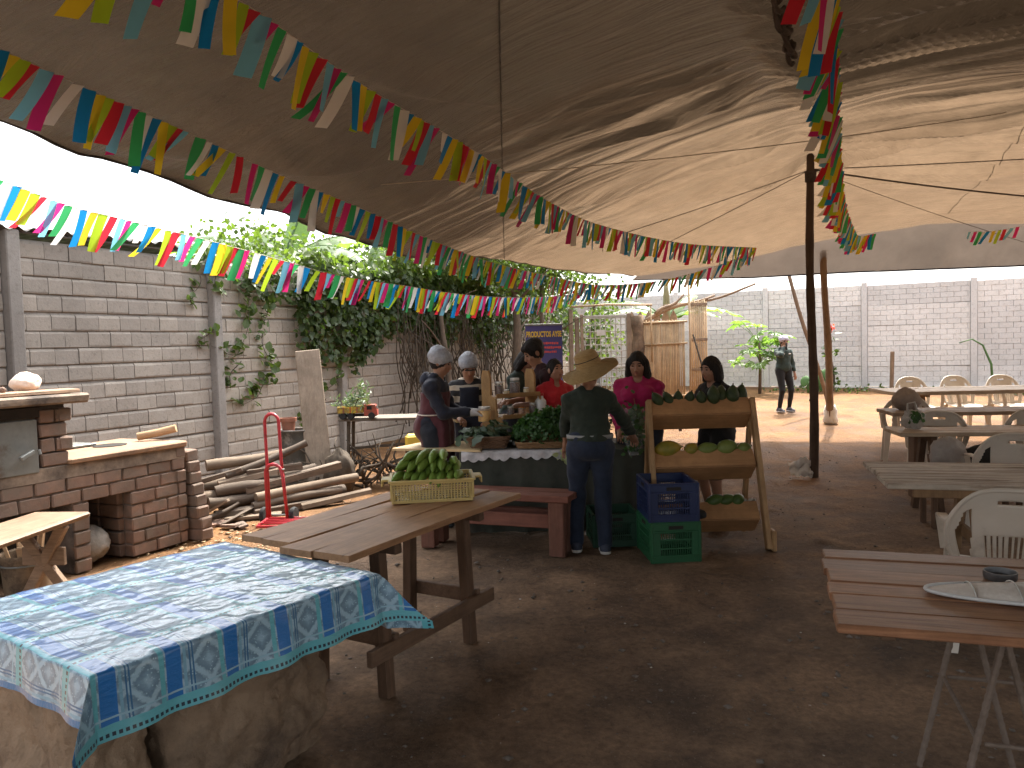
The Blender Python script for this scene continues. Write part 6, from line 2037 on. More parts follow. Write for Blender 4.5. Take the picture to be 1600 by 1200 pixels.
bg_ = thing('bamboo_gate', 'pinkish gate of close-set upright bamboo canes', 'gate', (2.98, 15.0, GZ))
for k in range(26):
    x = -.40 + .032 * k
    h = 1.88 + rnd.uniform(-.015, .02)
    MB().tube([(x, 0, .02), (x + rnd.uniform(-.004, .004), .004 * (k % 2), h * .5), (x, 0, h)], rnd.uniform(.013, .0165), 7).build('cane', MATS['bamboo'], bg_, smooth=True)
for z in (.4, 1.42, 1.84):
    MB().tube([(-.43, -.026, z), (.46, -.026, z + .02)], .018, 7).build('rail', MATS['bamboo'], bg_, smooth=True)
pf = thing('picket_fence', 'row of pointed grey pickets above the bamboo gate', 'fence', (2.9, 15.7, GZ))
for k in range(6):
    x = -.42 + .17 * k
    MB().prism([(x - .07, 0), (x + .07, 0), (x + .07, 1.98), (x, 2.12), (x - .07, 1.98)], -.012, .012, Matrix.Rotation(pi / 2, 4, 'X')).build('picket', MATS['gatewood'], pf)
wp_ = thing('reed_panel', 'tall pale reed panel beside the bamboo gate', 'panel', (3.72, 15.3, GZ))
for k in range(9):
    x = -.16 + .04 * k
    MB().tube([(x, 0, 0), (x + .008, 0, 1.1), (x + .012, 0, 2.26 + rnd.uniform(-.03, .03))], .019, 7).build('reed', MATS['bamboo'], wp_, smooth=True)
for z in (.9, 1.5, 2.2):
    MB().box((.01, -.025, z), (.36, .012, .05), .003).build('batten', MATS['gatewood'], wp_)
gpole = thing('gate_pole', 'thin upright stick beside the reed panel', 'pole', (3.48, 15.0, GZ))
MB().tube([(0, 0, 0), (.02, 0, 1.4), (.0, 0, 2.65)], .022, 7).build('stick', MATS['bamboo'], gpole, smooth=True)
gd = thing('diagonal_stick', 'thin stick leaning diagonally across the reed panel', 'stick', (3.95, 14.9, GZ))
MB().tube([(0, 0, 0), (-.2, 0, .8), (-.42, 0, 1.6)], .018, 6).build('stick', MATS['twig'], gd, smooth=True)
# fallen branches over the gate
for k, (a, b_, lab) in enumerate([((2.7, 15.5, 2.05), (4.2, 15.8, 2.62), 'thick dry branch slanting over the bamboo gate'), ((2.9, 15.4, 2.15), (3.5, 15.5, 2.6), 'short pale branch crossing above the pickets'), ((3.1, 15.6, 2.3), (5.1, 16.0, 2.75), 'long thin branch reaching right over the reed panel')]):
    t = thing('dry_branch', lab, 'branch', a)
    a, b_ = Vector(a), Vector(b_)
    MB().tube([a.lerp(b_, u) + Vector((0, 0, .06 * math.sin(u * 5 + k))) for u in np.linspace(0, 1, 9)], (.05 - .01 * k, .022), 8).build('wood', MATS['palepole'], t, world=True, smooth=True)
# signs hung on the lattice gate and horizontal cane across its top
MB()
hc = thing('cross_cane', 'horizontal cane tied above the lattice gate', 'cane', (1.9, 14.9, 2.36))
MB().tube([(-.75, 0, 0), (0, 0, .03), (.85, 0, .0)], .02, 7).build('cane', MATS['bamboo'], hc, smooth=True)
MB().tube([(.82, 0, 0), (.84, .05, -1.1)], .014, 6).build('hanger', MATS['bamboo'], hc, smooth=True)
# dried pale fabric and clutter behind the lattice
t = thing('paper_notice', 'small pale notice pinned on the lattice gate', 'notice', (1.75, 14.95, 1.85))
npmesh('sheet', np.array([(-.08, 0, -.06), (.09, 0, -.05), (.08, -.01, .06), (-.08, 0, .06)]), np.array([(0, 1, 2, 3)]), MATS['rag'], t)

# ------------------------------------------------------------------ right-hand tables
MATS['redtop'] = wood('reddish_plank', (.50, .26, .14), (.19, .085, .048), 'Y', .4, var=.25, dirt=(.09, .055, .035), dth=.64)
MATS['whitewash'] = wood('whitewashed_plank', (.68, .60, .50), (.46, .38, .29), 'Y', .7, var=.1, dirt=(.20, .14, .095), dth=.53)
MATS['plainwood'] = wood('plain_plank', (.34, .25, .17), (.22, .155, .105), 'Y', .65, var=.12)
MATS['lightwood'] = wood('pale_plank', (.52, .40, .28), (.38, .28, .19), 'Y', .65, var=.1)  # paler plank tone, shared by the third and farthest tables
MATS['rebar'] = pm('rusty_rebar', (.22, .17, .135), (.14, .105, .08), 18, .75, metal=.1)
def plank_top(t, L, widths, z, th, mat, gap=.005, jit=.0, ends=None):
    """planks run along local +Y from 0 to L, stacked along +X from 0"""
    x = 0
    for k, w in enumerate(widths):
        y0 = (ends[k] if ends else 0) + rnd.uniform(-jit, jit)
        MB().box((x + w / 2, y0 + (L - y0) / 2, z - th / 2 + rnd.uniform(-.003, .003)), (w - gap, L - y0, th), .006, jit=.002).build('plank', mat, t)
        x += w
    return x
# T1: rebar trestles. local +Y = long direction (to the right), +X = away from the edge nearest the camera -> use rotation
def right_table(name, label, near, far, ld, L, nplanks, z, th, mat, ends=None):
    near, far, ld = Vector((*near, 0)), Vector((*far, 0)), Vector((*ld, 0)).normalized()
    rz = math.atan2(ld.y, ld.x) - pi / 2
    t = thing(name, label, 'table', tuple(near), rz)
    w = -(far - near).dot(Vector((ld.y, -ld.x, 0)))      # width measured to the left of the long direction
    ws = [w / nplanks * k for k in [1 + .12 * math.sin(i * 2.3) for i in range(nplanks)]]
    x = 0
    for k, wk in enumerate(ws):
        y0 = ends[k] if ends else 0
        MB().box((-(x + wk / 2), y0 + (L - y0) / 2, z - th / 2 + rnd.uniform(-.003, .003)), (wk - .004, L - y0, th), .005, jit=.0015).build('plank', mat, t)
        x += wk
    return t, x
t1, w1 = right_table('trestle_table', 'nearest reddish plank table on rebar trestles at the right edge', (1.0, 2.37), (1.42, 3.2), (.95, -.31), 1.7, 6, .75, .032, MATS['redtop'], [0, .008, .003, .014, .006, .02])
MB().box((-.45, .16, .70), (.7, .045, .06), .004).build('batten', MATS['railwood'], t1)
def ribbed(m, a, b_, r=.0105):
    a, b_ = Vector(a), Vector(b_)
    L = (b_ - a).length; n_ = int(L / .014)
    pts = [a.lerp(b_, i / n_) for i in range(n_ + 1)]
    m.tube(pts, 0, 7, rs=[r * (1.14 if i % 2 else .92) for i in range(n_ + 1)])
for k, y in enumerate((.50, 1.35)):
    for x in (-.16, -.66):
        mm = MB(); ribbed(mm, (x, y, .705), (x + .03, y - .16, 0)); mm.build('leg', MATS['rebar'], t1)
        mm = MB(); ribbed(mm, (x, y, .705), (x + .03, y + .16, 0)); mm.build('leg', MATS['rebar'], t1)
    mm = MB(); ribbed(mm, (-.14, y - .075, .35), (-.65, y - .075, .35), .007); mm.build('tie_bar', MATS['rebar'], t1)
    mm = MB(); ribbed(mm, (-.10, y, .708), (-.72, y, .708), .009); mm.build('top_bar', MATS['rebar'], t1)
mm = MB(); ribbed(mm, (-.14, .44, .35), (-.14, 1.41, .35), .007); mm.build('tie_bar', MATS['rebar'], t1)
mm = MB(); ribbed(mm, (-.65, .44, .35), (-.65, 1.41, .35), .007); mm.build('tie_bar', MATS['rebar'], t1)
def wood_trestle(t, L, w, z, ys, mat):
    for y in ys:
        for s in (-.18, .18):
            MB().beam((-w / 2 + s * .6, y, z - .05), (-w / 2 + s * 1.9, y, 0), .07, .055, .005, up=(0, 1, 0)).build('leg', mat, t)
        MB().beam((-w * .18, y, z - .06), (-w * .82, y, z - .06), .06, .06, .004).build('bearer', mat, t)
        MB().beam((-w / 2 - .2, y + .03, z * .45), (-w / 2 + .2, y + .03, z * .45), .03, .08, .004).build('cross_rail', mat, t)
MATS['trestle'] = wood('orange_trestle', (.34, .215, .115), (.24, .145, .08), 'Z', .65, var=.1)
t2, w2 = right_table('trestle_table', 'second table from the front with whitewashed rough planks', (2.26, 4.62), (2.63, 5.42), (.96, -.27), 2.3, 5, .75, .035, MATS['whitewash'], [0, 0, .02, .01, 0])
wood_trestle(t2, 2.3, w2, .75, (.55, 1.75), MATS['trestle'])
MB().beam((-.06, .15, .69), (-.06, 2.2, .69), .03, .06, .004).build('apron', MATS['trestle'], t2)
t3, w3 = right_table('trestle_table', 'third table from the front with a pale plastic bag on its corner', (3.42, 6.75), (3.62, 7.2), (.985, -.17), 2.6, 3, .78, .035, MATS['lightwood'])
wood_trestle(t3, 2.6, w3, .78, (.3, 2.0), MATS['legwood'])
t4, w4 = right_table('trestle_table', 'fourth table from the front in shade behind the round bundle', (4.15, 8.35), (4.42, 8.9), (.985, -.15), 3.0, 3, .80, .04, MATS['plainwood'])
wood_trestle(t4, 3.0, w4, .8, (.4, 2.4), MATS['legwood'])
t5, w5 = right_table('trestle_table', 'farthest table, its pale planks in full sun', (5.28, 10.55), (5.62, 11.45), (.99, -.08), 3.2, 4, .86, .05, MATS['lightwood'])
wood_trestle(t5, 3.2, w5, .86, (.5, 2.5), MATS['trestle'])
b3 = thing('side_bench', 'low dark plank bench between the third and fourth tables', 'bench', (3.85, 7.75, 0), -.15)
MB().box((.9, 0, .70), (1.9, .2, .03), .005).build('plank', MATS['plainwood'], b3)
for x in (.2, 1.6): MB().box((x, 0, .342), (.06, .16, .683), .004).build('leg', MATS['legwood'], b3)

# ------------------------------------------------------------------ plastic chairs
MATS['chair'] = pm('cream_plastic', (.68, .61, .52), (.60, .53, .44), 4, .42, bmp=.03, spec=.45, dirt=(.40, .33, .26), dsc=5, dth=.66, trans=.06)
def make_chair():
    """one-piece garden chair, faces local -Y; back at +Y"""
    t = thing('plastic_chair', 'chair', 'chair')
    # seat
    n1, n2 = 15, 15
    V = []
    for i in range(n1):
        for j in range(n2):
            u, w_ = i / (n1 - 1) * 2 - 1, j / (n2 - 1) * 2 - 1
            V.append((u * (.23 - .02 * (w_ + 1) / 2), w_ * .22, .42 - .02 * (1 - u * u) * (1 - w_ * w_) + (.012 * w_) - (.04 * max(0, -w_ - .8) * 5)))
    o = npmesh('seat', np.array(V), grid_faces(n1, n2), MATS['chair'], t, smooth=True)
    md = o.modifiers.new('th', 'SOLIDIFY'); md.thickness = .008
    # backrest shell as a grid with cut-outs
    n1, n2 = 61, 41
    V = np.zeros((n1, n2, 3)); keep = np.ones((n1 - 1, n2 - 1), bool)
    for i in range(n1):
        u = i / (n1 - 1) * 2 - 1
        for j in range(n2):
            v = j / (n2 - 1)
            top = .445 * (1 - .42 * abs(u) ** 3.2) if True else 0
            z = .42 + v * top
            y = .21 + .11 * v ** 1.2 - .085 * u * u
            V[i, j] = (u * (.215 + .055 * math.sin(v * pi * .62)), y, z)
    for i in range(n1 - 1):
        u = abs((i + .5) / (n1 - 1) * 2 - 1)
        us = (i + .5) / (n1 - 1) * 2 - 1
        for j in range(n2 - 1):
            v = (j + .5) / (n2 - 1)
            if .60 + .22 * max(0, .5 - v) < u < .86 and .12 < v < .82 - .7 * max(0, u - .72) * 2: keep[i, j] = False     # side loops
            if abs(us) < .2 and .82 < v < .875: keep[i, j] = False                                            # hand slot
            if u < .46 and .06 < v < .44 and ((us + 1) * 9.5) % 1 < .45: keep[i, j] = False                    # slots between slats
    F_ = grid_faces(n1, n2)[keep.ravel()]
    o = npmesh('backrest', V.reshape(-1, 3), F_, MATS['chair'], t, smooth=True)
    md = o.modifiers.new('th', 'SOLIDIFY'); md.thickness = .011; md.offset = 0
    # rolled rim
    rim = [V[0, j] for j in range(0, n2, 4)] + [V[i, -1] for i in range(0, n1, 3)] + [V[-1, j] for j in range(n2 - 1, -1, -4)]
    MB().tube([Vector(p) for p in rim], .012, 8).build('rim', MATS['chair'], t, smooth=True)
    for s in (-1, 1):
        arm = [(s * .245, .17, .66), (s * .262, .05, .655), (s * .265, -.10, .645), (s * .262, -.2, .62), (s * .25, -.225, .54), (s * .235, -.23, .42)]
        m = MB()
        for a, b_ in zip(arm[:-1], arm[1:]): pass
        vs, fs = [], []
        for k, p in enumerate(arm):
            d = Vector(arm[min(k + 1, 5)]) - Vector(arm[max(k - 1, 0)]); d.normalize()
            sd = Vector((1, 0, 0)); up = d.cross(sd).normalized()
            for q in ((-.024, -.007), (.024, -.007), (.024, .007), (-.024, .007)):
                vs.append(Vector(p) + sd * q[0] + up * q[1])
        fs = [(k * 4 + j, k * 4 + (j + 1) % 4, (k + 1) * 4 + (j + 1) % 4, (k + 1) * 4 + j) for k in range(5) for j in range(4)] + [(3, 2, 1, 0), (20, 21, 22, 23)]
        m.add(vs, fs).build('armrest', MATS['chair'], t, smooth=50)
        for y0, y1 in ((-.2, -.235), (.19, .26)):
            m = MB()
            a, b_ = Vector((s * .205, y0, .425)), Vector((s * .245, y1, 0))
            vs = []
            for k in range(2):
                p = (a, b_)[k]; w_ = (.034, .022)[k]
                vs += [p + Vector((dx * w_, dy * w_, 0)) for dx, dy in ((-1, -1), (1, -1), (1, 1), (-1, 1))]
            m.add(vs, [(0, 1, 5, 4), (1, 2, 6, 5), (2, 3, 7, 6), (3, 0, 4, 7), (3, 2, 1, 0), (4, 5, 6, 7)]).build('leg', MATS['chair'], t)
    return t
chair0 = make_chair()
CH = [((2.58, 4.05), pi - .42, 'nearest cream plastic chair, pushed in behind the reddish table'),
      ((3.98, 6.15), pi - .4, 'cream plastic chair between the whitewashed table and the third table'),
      ((4.42, 8.0), pi - .4, 'shaded plastic chair behind the clear plastic bag on the third table'),
      ((5.42, 8.0), pi - .45, 'shaded plastic chair at the right frame edge behind the third table'),
      ((4.92, 9.6), pi - .4, 'plastic chair half hidden behind the round bundle'),
      ((6.42, 12.1), .0, 'sunlit plastic chair, left of the three behind the farthest table'),
      ((7.15, 12.1), .05, 'sunlit plastic chair, middle of the three behind the farthest table'),
      ((7.82, 12.0), -.03, 'sunlit plastic chair, right of the three behind the farthest table')]
for k, ((x, y), rz, lab) in enumerate(CH):
    o = chair0 if k == 0 else copy_tree(chair0)
    o.location = (x, y, gzf(x, y)); o.rotation_euler = (0, 0, rz)
    o['label'] = lab; o['group'] = 'cream plastic chairs at the tables'

# things on the right-hand tables
MATS['net'] = newmat('fine_net')[0]
nt = MATS['net'].node_tree; _b = nt.nodes['Principled BSDF']
_b.inputs['Base Color'].default_value = (.72, .68, .62, 1); _b.inputs['Roughness'].default_value = .4
def t1p(x, y, z): return t1.matrix_basis @ Vector((x, y, z))
tray = thing('net_food_cover', 'flattened pale net food cover lying on the reddish table', 'food cover', tuple(t1p(-.40, .72, .752)), t1.rotation_euler.z)
# shallow oval dome of netting, ribs and rim
L_, W2 = .40, .115
m_ = MB()
th = np.linspace(0, 2 * pi, 49)
R_, TH = np.meshgrid(np.linspace(0, 1, 10), th, indexing='ij')
zz2 = .038 * (1 - R_ ** 2) + .006 + .010 * fbm(R_ * 3 * np.cos(TH) * 2, R_ * 3 * np.sin(TH), 3, 2) * (1 - R_)
npmesh('net_dome', np.stack([(W2 * R_ * np.sin(TH)).ravel(), (L_ * R_ * np.cos(TH) * (1 + .0 * R_)).ravel(), zz2.ravel()], 1), grid_faces(10, 49), pm('net_cloth', (.85, .80, .73), (.70, .64, .56), 60, .5, bmp=.4, bd=.004), tray, smooth=True)
MB().tube([(W2 * math.sin(a), L_ * math.cos(a), .008) for a in th], .007, 6, False).build('rim', MATS['milk'], tray, smooth=True)
for k in range(5):
    y = -.26 + .13 * k
    w_ = W2 * math.sqrt(max(0, 1 - (y / L_) ** 2))
    MB().tube([(w_ * q, y, .012 + .038 * (1 - (y / L_) ** 2 - (w_ * q / W2) ** 2 * .98)) for q in np.linspace(-1, 1, 9)], .0028, 5).build('rib', MATS['lid'], tray)
tin_ = thing('tin_lid', 'small round tin dish behind the net cover on the reddish table', 'dish', tuple(t1p(-.60, .60, .752)))
MB().lathe([(0, 0), (.05, 0), (.054, .006), (.055, .03), (.051, .03), (.048, .01), (0, .008)], (0, 0, 0), 24).build('dish', pm('dull_tin', (.20, .20, .20), (.12, .12, .12), 12, .45, metal=.6), tin_, smooth=40)
# bags
MATS['clearbag'] = pm('milky_bag', (.62, .60, .57), (.48, .45, .42), 7, .35, bmp=.6, bd=.02, trans=.35)
bgp = thing('plastic_bag', 'crumpled clear plastic bag with greens on the third table corner', 'bag', (3.66, 7.0, .79))
th_ = np.linspace(0, pi, 26); ph_ = np.linspace(0, 2 * pi, 44)
TH, PH = np.meshgrid(th_, ph_, indexing='ij')
d = np.stack([np.sin(TH) * np.cos(PH), np.sin(TH) * np.sin(PH), np.cos(TH)], -1)
R_ = 1 + .35 * np.abs(fbm(d[..., 0] * 2.4, d[..., 1] * 2.4, d[..., 2] * 2.4 + 5, 4)) - .25
V = d * R_[..., None] * np.array([.115, .09, .10]); V[..., 2] = np.maximum(V[..., 2] + .075, .002)
npmesh('sack', V.reshape(-1, 3), grid_faces(26, 44), MATS['clearbag'], bgp)
for k in range(2):
    MB().tube([(-.06 + .02 * k, -.02 + .05 * k, .14), (-.05, .0, .23), (.02, .01, .24), (.05, .0 + .03 * k, .13)], .008, 6).build('handle', MATS['clearbag'], bgp, smooth=True)
P = np.random.default_rng(3).normal(0, .02, (26, 3)) + np.array([3.65, 6.91, .90])
leaves_mesh('greens', P, np.full(26, .05), np.tile([0, -1., .3], (26, 1)), np.random.default_rng(3), .5, MATS['parsley'], bgp, np.random.default_rng(3).random(26))
rock('round_bundle', 'round brown-grey cloth bundle on the fourth table', 'bundle', (4.43, 8.62, .92), .15, pm('bundle_cloth', (.30, .24, .20), (.20, .16, .135), 7, .85, bmp=.5, bd=.01), 41, (1, .9, .85))
MATS['greybag'] = pm('grey_bag', (.42, .39, .36), (.32, .29, .27), 6, .6, bmp=.5, bd=.02, trans=.1)
rock('grey_bag', 'pale grey sack slumped on a stool under the third table', 'bag', (3.70, 6.5, .60), .16, MATS['greybag'], 51, (.95, .6, 1.0))
rock('black_bag', 'black rounded bag beside the pale sack under the third table', 'bag', (4.10, 6.55, .57), .19, MATS['rubber'], 52, (1.25, .6, .62))
stl = thing('low_stool', 'low wooden stool carrying the two bags under the third table', 'stool', (3.9, 6.52, 0), -.1)
MB().box((0, 0, .44), (.8, .3, .03), .005).build('top', MATS['legwood'], stl)
for x in (-.34, .34):
    for y in (-.11, .11): MB().box((x, y, .213), (.04, .04, .425), .003).build('leg', MATS['legwood'], stl)

# ------------------------------------------------------------------ bunting
FL = {'green': (.05, .42, .13), 'lime': (.42, .60, .03), 'blue': (.01, .23, .55), 'sky': (.20, .52, .68), 'yellow': (.80, .58, .03), 'red': (.65, .03, .05), 'pink': (.68, .03, .20), 'white': (.80, .77, .72)}
FM = {k: pm('flag_' + k, v, tuple(x * .9 for x in v), 5, .45, bmp=.08, trans=.5) for k, v in FL.items()}
SEQ = ['green', 'white', 'blue', 'yellow', 'lime', 'red', 'sky', 'pink']
flag_me = []
fr_ = random.Random(77)
for k in range(30):
    L = fr_.uniform(.16, .235); W_ = .046 * fr_.uniform(.7, 1.1)
    if k % 9 == 8: L *= .55
    lean, bend, tw, cup = fr_.uniform(.2, .65), fr_.uniform(-.4, .6), fr_.uniform(-.5, .5), fr_.uniform(-.25, .25)
    blow = fr_.uniform(-.25, .25)
    V = []
    n1 = 9
    c = Vector((0, 0, 0)); ang = lean
    for i in range(n1):
        u = i / (n1 - 1)
        for j in range(3):
            w_ = (j / 2 - .5) * W_ * (1 - .12 * u * (k % 3))
            a = tw * u
            V.append(c + Vector((math.cos(a) * w_, math.sin(a) * w_, cup * abs(j - 1) * 0 + (0.0))) + Vector((0, .012 * cup * (j - 1) ** 2, 0)))
        ang = lean + bend * u * .5
        c = c + Vector((-math.sin(ang), blow * .6, -math.cos(ang))) * (L / (n1 - 1))
    mb = MB(); mb.add(V, [tuple(f) for f in grid_faces(n1, 3)])
    flag_me.append(mb.mesh('flag', FM['white'], True))
def catmull(P, n):
    P = [Vector(p) for p in P]; P = [P[0] * 2 - P[1]] + P + [P[-1] * 2 - P[-2]]
    out = []
    for i in range(1, len(P) - 2):
        for k in range(n):
            t = k / n
            a, b_, c, d = P[i - 1], P[i], P[i + 1], P[i + 2]
            out.append(.5 * ((2 * b_) + (c - a) * t + (2 * a - 5 * b_ + 4 * c - d) * t * t + (3 * b_ - a - 3 * c + d) * t ** 3))
    return out + [P[-2]]
def garland(label, pts, spacing, seed, keep=1.0, sc=1.0, yaw0=0.0, face=False):
    r_ = random.Random(seed)
    path = catmull(pts, 24)
    t = thing('bunting_garland', label, 'bunting', tuple(path[0]), group='plastic flag garlands under the awning')
    MB().tube(path, .0022, 4).build('string', MATS['cord'], t, world=True)
    acc, k = 0.0, seed
    for a, b_ in zip(path[:-1], path[1:]):
        L = (b_ - a).length
        while acc < L:
            p = a.lerp(b_, acc / L)
            if r_.random() < keep:
                d = (b_ - a).normalized()
                yaw = math.atan2(d.y, d.x) if abs(d.x) + abs(d.y) > 1e-3 else 0
                # the strip's width follows the string; it blows to the left of the picture
                if math.cos(yaw) < 0: yaw += pi
                yaw = max(-1.2, min(1.2, yaw)) * .75 + yaw0 + r_.uniform(-.35, .35)
                if face: yaw = r_.uniform(-.7, .7)
                s = sc * r_.uniform(.88, 1.1)
                o = inst('flag', r_.choice(flag_me), t, p - path[0] + Vector((0, 0, -.001)), (r_.uniform(-.12, .12), r_.uniform(-.10, .16), yaw), (s, s, s), FM[SEQ[k % 8] if r_.random() < .93 else r_.choice(SEQ)])
            k += 1
            acc += spacing * r_.uniform(.75, 1.25)
        acc -= L
    return t
def near(pts, k): return [(x * k, y * k, 1.65 + (z - 1.65) * k) for x, y, z in pts]
garland('highest garland, running from the top left corner under the awning to the pole',
        [(-1.01, 1.9, 2.69), (-.82, 2.45, 2.75), (-.59, 3.2, 2.74), (-.14, 4.4, 2.73), (.27, 5.6, 2.7), (.85, 7, 2.71), (2.05, 9, 2.78), (3.5, 10.9, 2.93)], .054, 1, .96, 1.12)
garland('middle garland, following the left edge of the awning and rising again at the back',
        near([(-1.62, 2.2, 2.61), (-1.67, 2.6, 2.68), (-1.62, 3.1, 2.7), (-1.52, 3.8, 2.72), (-1.26, 4.5, 2.65), (-1.01, 5.3, 2.62), (-.59, 6.3, 2.51), (-.16, 7.8, 2.49), (.42, 9.3, 2.49), (1.29, 10.8, 2.46), (2.39, 11.8, 2.59), (3.23, 12, 2.8), (3.7, 11.6, 2.97)], .92), .055, 3, .95, 1.05)
garland('lowest garland, vivid against the sky and wall outside the awning',
        [(-3.14, 4.3, 2.74), (-2.93, 4.5, 2.69), (-2.62, 4.6, 2.56), (-2.35, 4.8, 2.49), (-1.95, 5.1, 2.39), (-1.6, 5.6, 2.3), (-1.32, 6, 2.23), (-.9, 7, 2.21), (-.5, 7.9, 2.19), (.03, 9, 2.21), (.72, 10.3, 2.3), (1.22, 11, 2.44)], .048, 2, .95, 1.08)
garland('steep garland hanging beside the dark pole at the right',
        [(1.03, 2.5, 2.9), (1.23, 2.9, 2.89), (1.57, 3.7, 2.94), (2.05, 4.8, 3.01), (2.66, 6.2, 3.05), (3.37, 7.8, 3.1), (4.22, 9.6, 3.12), (5.06, 11.2, 3.1), (5.6, 11.8, 3.2)], .075, 5, .97, 1.35, 0.0, True)
garland('short garland before the back flap at the right frame edge', [(6.74, 11.3, 3.12), (7.16, 11.3, 3.13), (7.7, 11.0, 3.21), (8.3, 10.8, 3.3)], .075, 6, .95)
# ------------------------------------------------------------------ people: one continuous surface per body, from a blended distance field
class Field:
    def __init__(self, lo, hi, h):
        self.lo, self.h = np.array(lo, float), h
        self.n = np.ceil((np.array(hi) - self.lo) / h).astype(int) + 1
        self.f = np.full(self.n, 0.3, np.float32)

    def block(self, lo, hi, pad):
        a = np.clip(np.floor((np.array(lo) - pad - self.lo) / self.h).astype(int), 0, self.n - 1)
        b = np.clip(np.ceil((np.array(hi) + pad - self.lo) / self.h).astype(int) + 1, 1, self.n)
        ax = [self.lo[k] + self.h * np.arange(a[k], b[k]) for k in range(3)]
        X, Y, Z = np.meshgrid(*ax, indexing='ij')
        return tuple(slice(a[k], b[k]) for k in range(3)), X, Y, Z

    def join(self, sl, d, k, sub=False):
        f = self.f[sl]
        if sub:
            d = -d
            hh = np.clip(.5 - .5 * (d - f) / k, 0, 1) if k else None
            self.f[sl] = np.maximum(f, d) if not k else (d * (1 - hh) + f * hh + k * hh * (1 - hh))
        elif k:
            hh = np.clip(.5 + .5 * (d - f) / k, 0, 1)
            self.f[sl] = d * (1 - hh) + f * hh - k * hh * (1 - hh)
        else:
            self.f[sl] = np.minimum(f, d)

    def cone(self, a, b, ra, rb, k=.02, sub=False):
        a, b = np.array(a, float), np.array(b, float)
        r = max(ra, rb)
        sl, X, Y, Z = self.block(np.minimum(a, b) - r, np.maximum(a, b) + r, .08)
        ba = b - a
        L2 = max(ba @ ba, 1e-9)
        t = np.clip(((X - a[0]) * ba[0] + (Y - a[1]) * ba[1] + (Z - a[2]) * ba[2]) / L2, 0, 1)
        d = np.sqrt((X - a[0] - t * ba[0]) ** 2 + (Y - a[1] - t * ba[1]) ** 2 + (Z - a[2] - t * ba[2]) ** 2) - (ra + (rb - ra) * t)
        self.join(sl, d, k, sub)

    def ell(self, c, r, R=None, k=.03, sub=False):
        c, r = np.array(c, float), np.array(r, float)
        m = r.max()
        sl, X, Y, Z = self.block(c - m, c + m, .08)
        P = np.stack([X - c[0], Y - c[1], Z - c[2]], -1)
        if R is not None:
            P = P @ np.array(R)
        q = P / r
        k0 = np.sqrt((q * q).sum(-1)) + 1e-9
        k1 = np.sqrt(((P / (r * r)) ** 2).sum(-1)) + 1e-9
        self.join(sl, k0 * (k0 - 1) / k1, k, sub)

    def wrinkle(self, amp, sc, seed=0, st=(1, 1, 1)):
        band = np.abs(self.f) < .03
        i = np.nonzero(band)
        x, y, z = (self.lo[k] + self.h * i[k] for k in range(3))
        self.f[i] += (amp * fbm(x * sc * st[0] + seed, y * sc * st[1], z * sc * st[2], 3)).astype(np.float32)

    def cut(self, fn):
        """keep only where fn(X,Y,Z) <= 0"""
        ax = [self.lo[k] + self.h * np.arange(self.n[k]) for k in range(3)]
        X, Y, Z = np.meshgrid(*ax, indexing='ij', sparse=True)
        self.f = np.maximum(self.f, np.broadcast_to(fn(X, Y, Z), self.f.shape)).astype(np.float32)

    def surf(self):
        """surface nets"""
        f = self.f
        f = np.pad(f, 1, constant_values=.3)
        s = f < 0
        nx, ny, nz = f.shape
        cs = [s[i:nx - 1 + i, j:ny - 1 + j, k:nz - 1 + k] for i in (0, 1) for j in (0, 1) for k in (0, 1)]
        cnt = sum(c.astype(np.int8) for c in cs)
        act = (cnt > 0) & (cnt < 8)
        idx = np.full(act.shape, -1, np.int64)
        I = np.argwhere(act)
        idx[act] = np.arange(len(I))
        acc = np.zeros((len(I), 3)); w = np.zeros(len(I))
        corners = [(i, j, k) for i in (0, 1) for j in (0, 1) for k in (0, 1)]
        val = {c: f[I[:, 0] + c[0], I[:, 1] + c[1], I[:, 2] + c[2]] for c in corners}
        for a in corners:
            for ax in range(3):
                if a[ax] == 0:
                    b = list(a); b[ax] = 1; b = tuple(b)
                    va, vb = val[a], val[b]
                    cr = (va < 0) != (vb < 0)
                    t = np.where(cr, va / np.where(np.abs(va - vb) < 1e-9, 1e-9, va - vb), 0)
                    p = np.array(a, float) + np.zeros((len(I), 3))
                    p[:, ax] += t
                    acc += p * cr[:, None]; w += cr
        V = (I + acc / np.maximum(w, 1)[:, None] - 1) * self.h + self.lo
        Q = []
        for ax in range(3):
            u, v = (ax + 1) % 3, (ax + 2) % 3
            sl0 = [slice(1, -1)] * 3; sl0[ax] = slice(0, -1)
            sl1 = [slice(1, -1)] * 3; sl1[ax] = slice(1, None)
            A, B = s[tuple(sl0)], s[tuple(sl1)]
            for flip in (False, True):
                E_ = np.argwhere((A & ~B) if not flip else (~A & B))
                if not len(E_): continue
                base = E_.copy()
                for q in range(3):
                    if q != ax: base[:, q] += 1
                def g(du, dv):
                    c = base.copy(); c[:, u] -= du; c[:, v] -= dv
                    return idx[c[:, 0], c[:, 1], c[:, 2]]
                q4 = np.stack([g(0, 0), g(1, 0), g(1, 1), g(0, 1)], 1)
                Q.append(q4[:, ::-1] if flip else q4)
        Q = np.concatenate(Q)
        Q = Q[(Q >= 0).all(1)]
        return V, Q

def sdfmesh(F, name, mat, parent, it=2):
    V, Q = F.surf()
    if len(V) == 0: return None
    # light smoothing
    n = len(V)
    for _ in range(it):
        S = np.zeros_like(V); c = np.zeros(n)
        for a in range(4):
            i, j = Q[:, a], Q[:, (a + 1) % 4]
            np.add.at(S, i, V[j]); np.add.at(c, i, 1); np.add.at(S, j, V[i]); np.add.at(c, j, 1)
        V = V * .5 + .5 * S / np.maximum(c, 1)[:, None]
    return npmesh(name, V, Q, mat, parent, smooth=True)

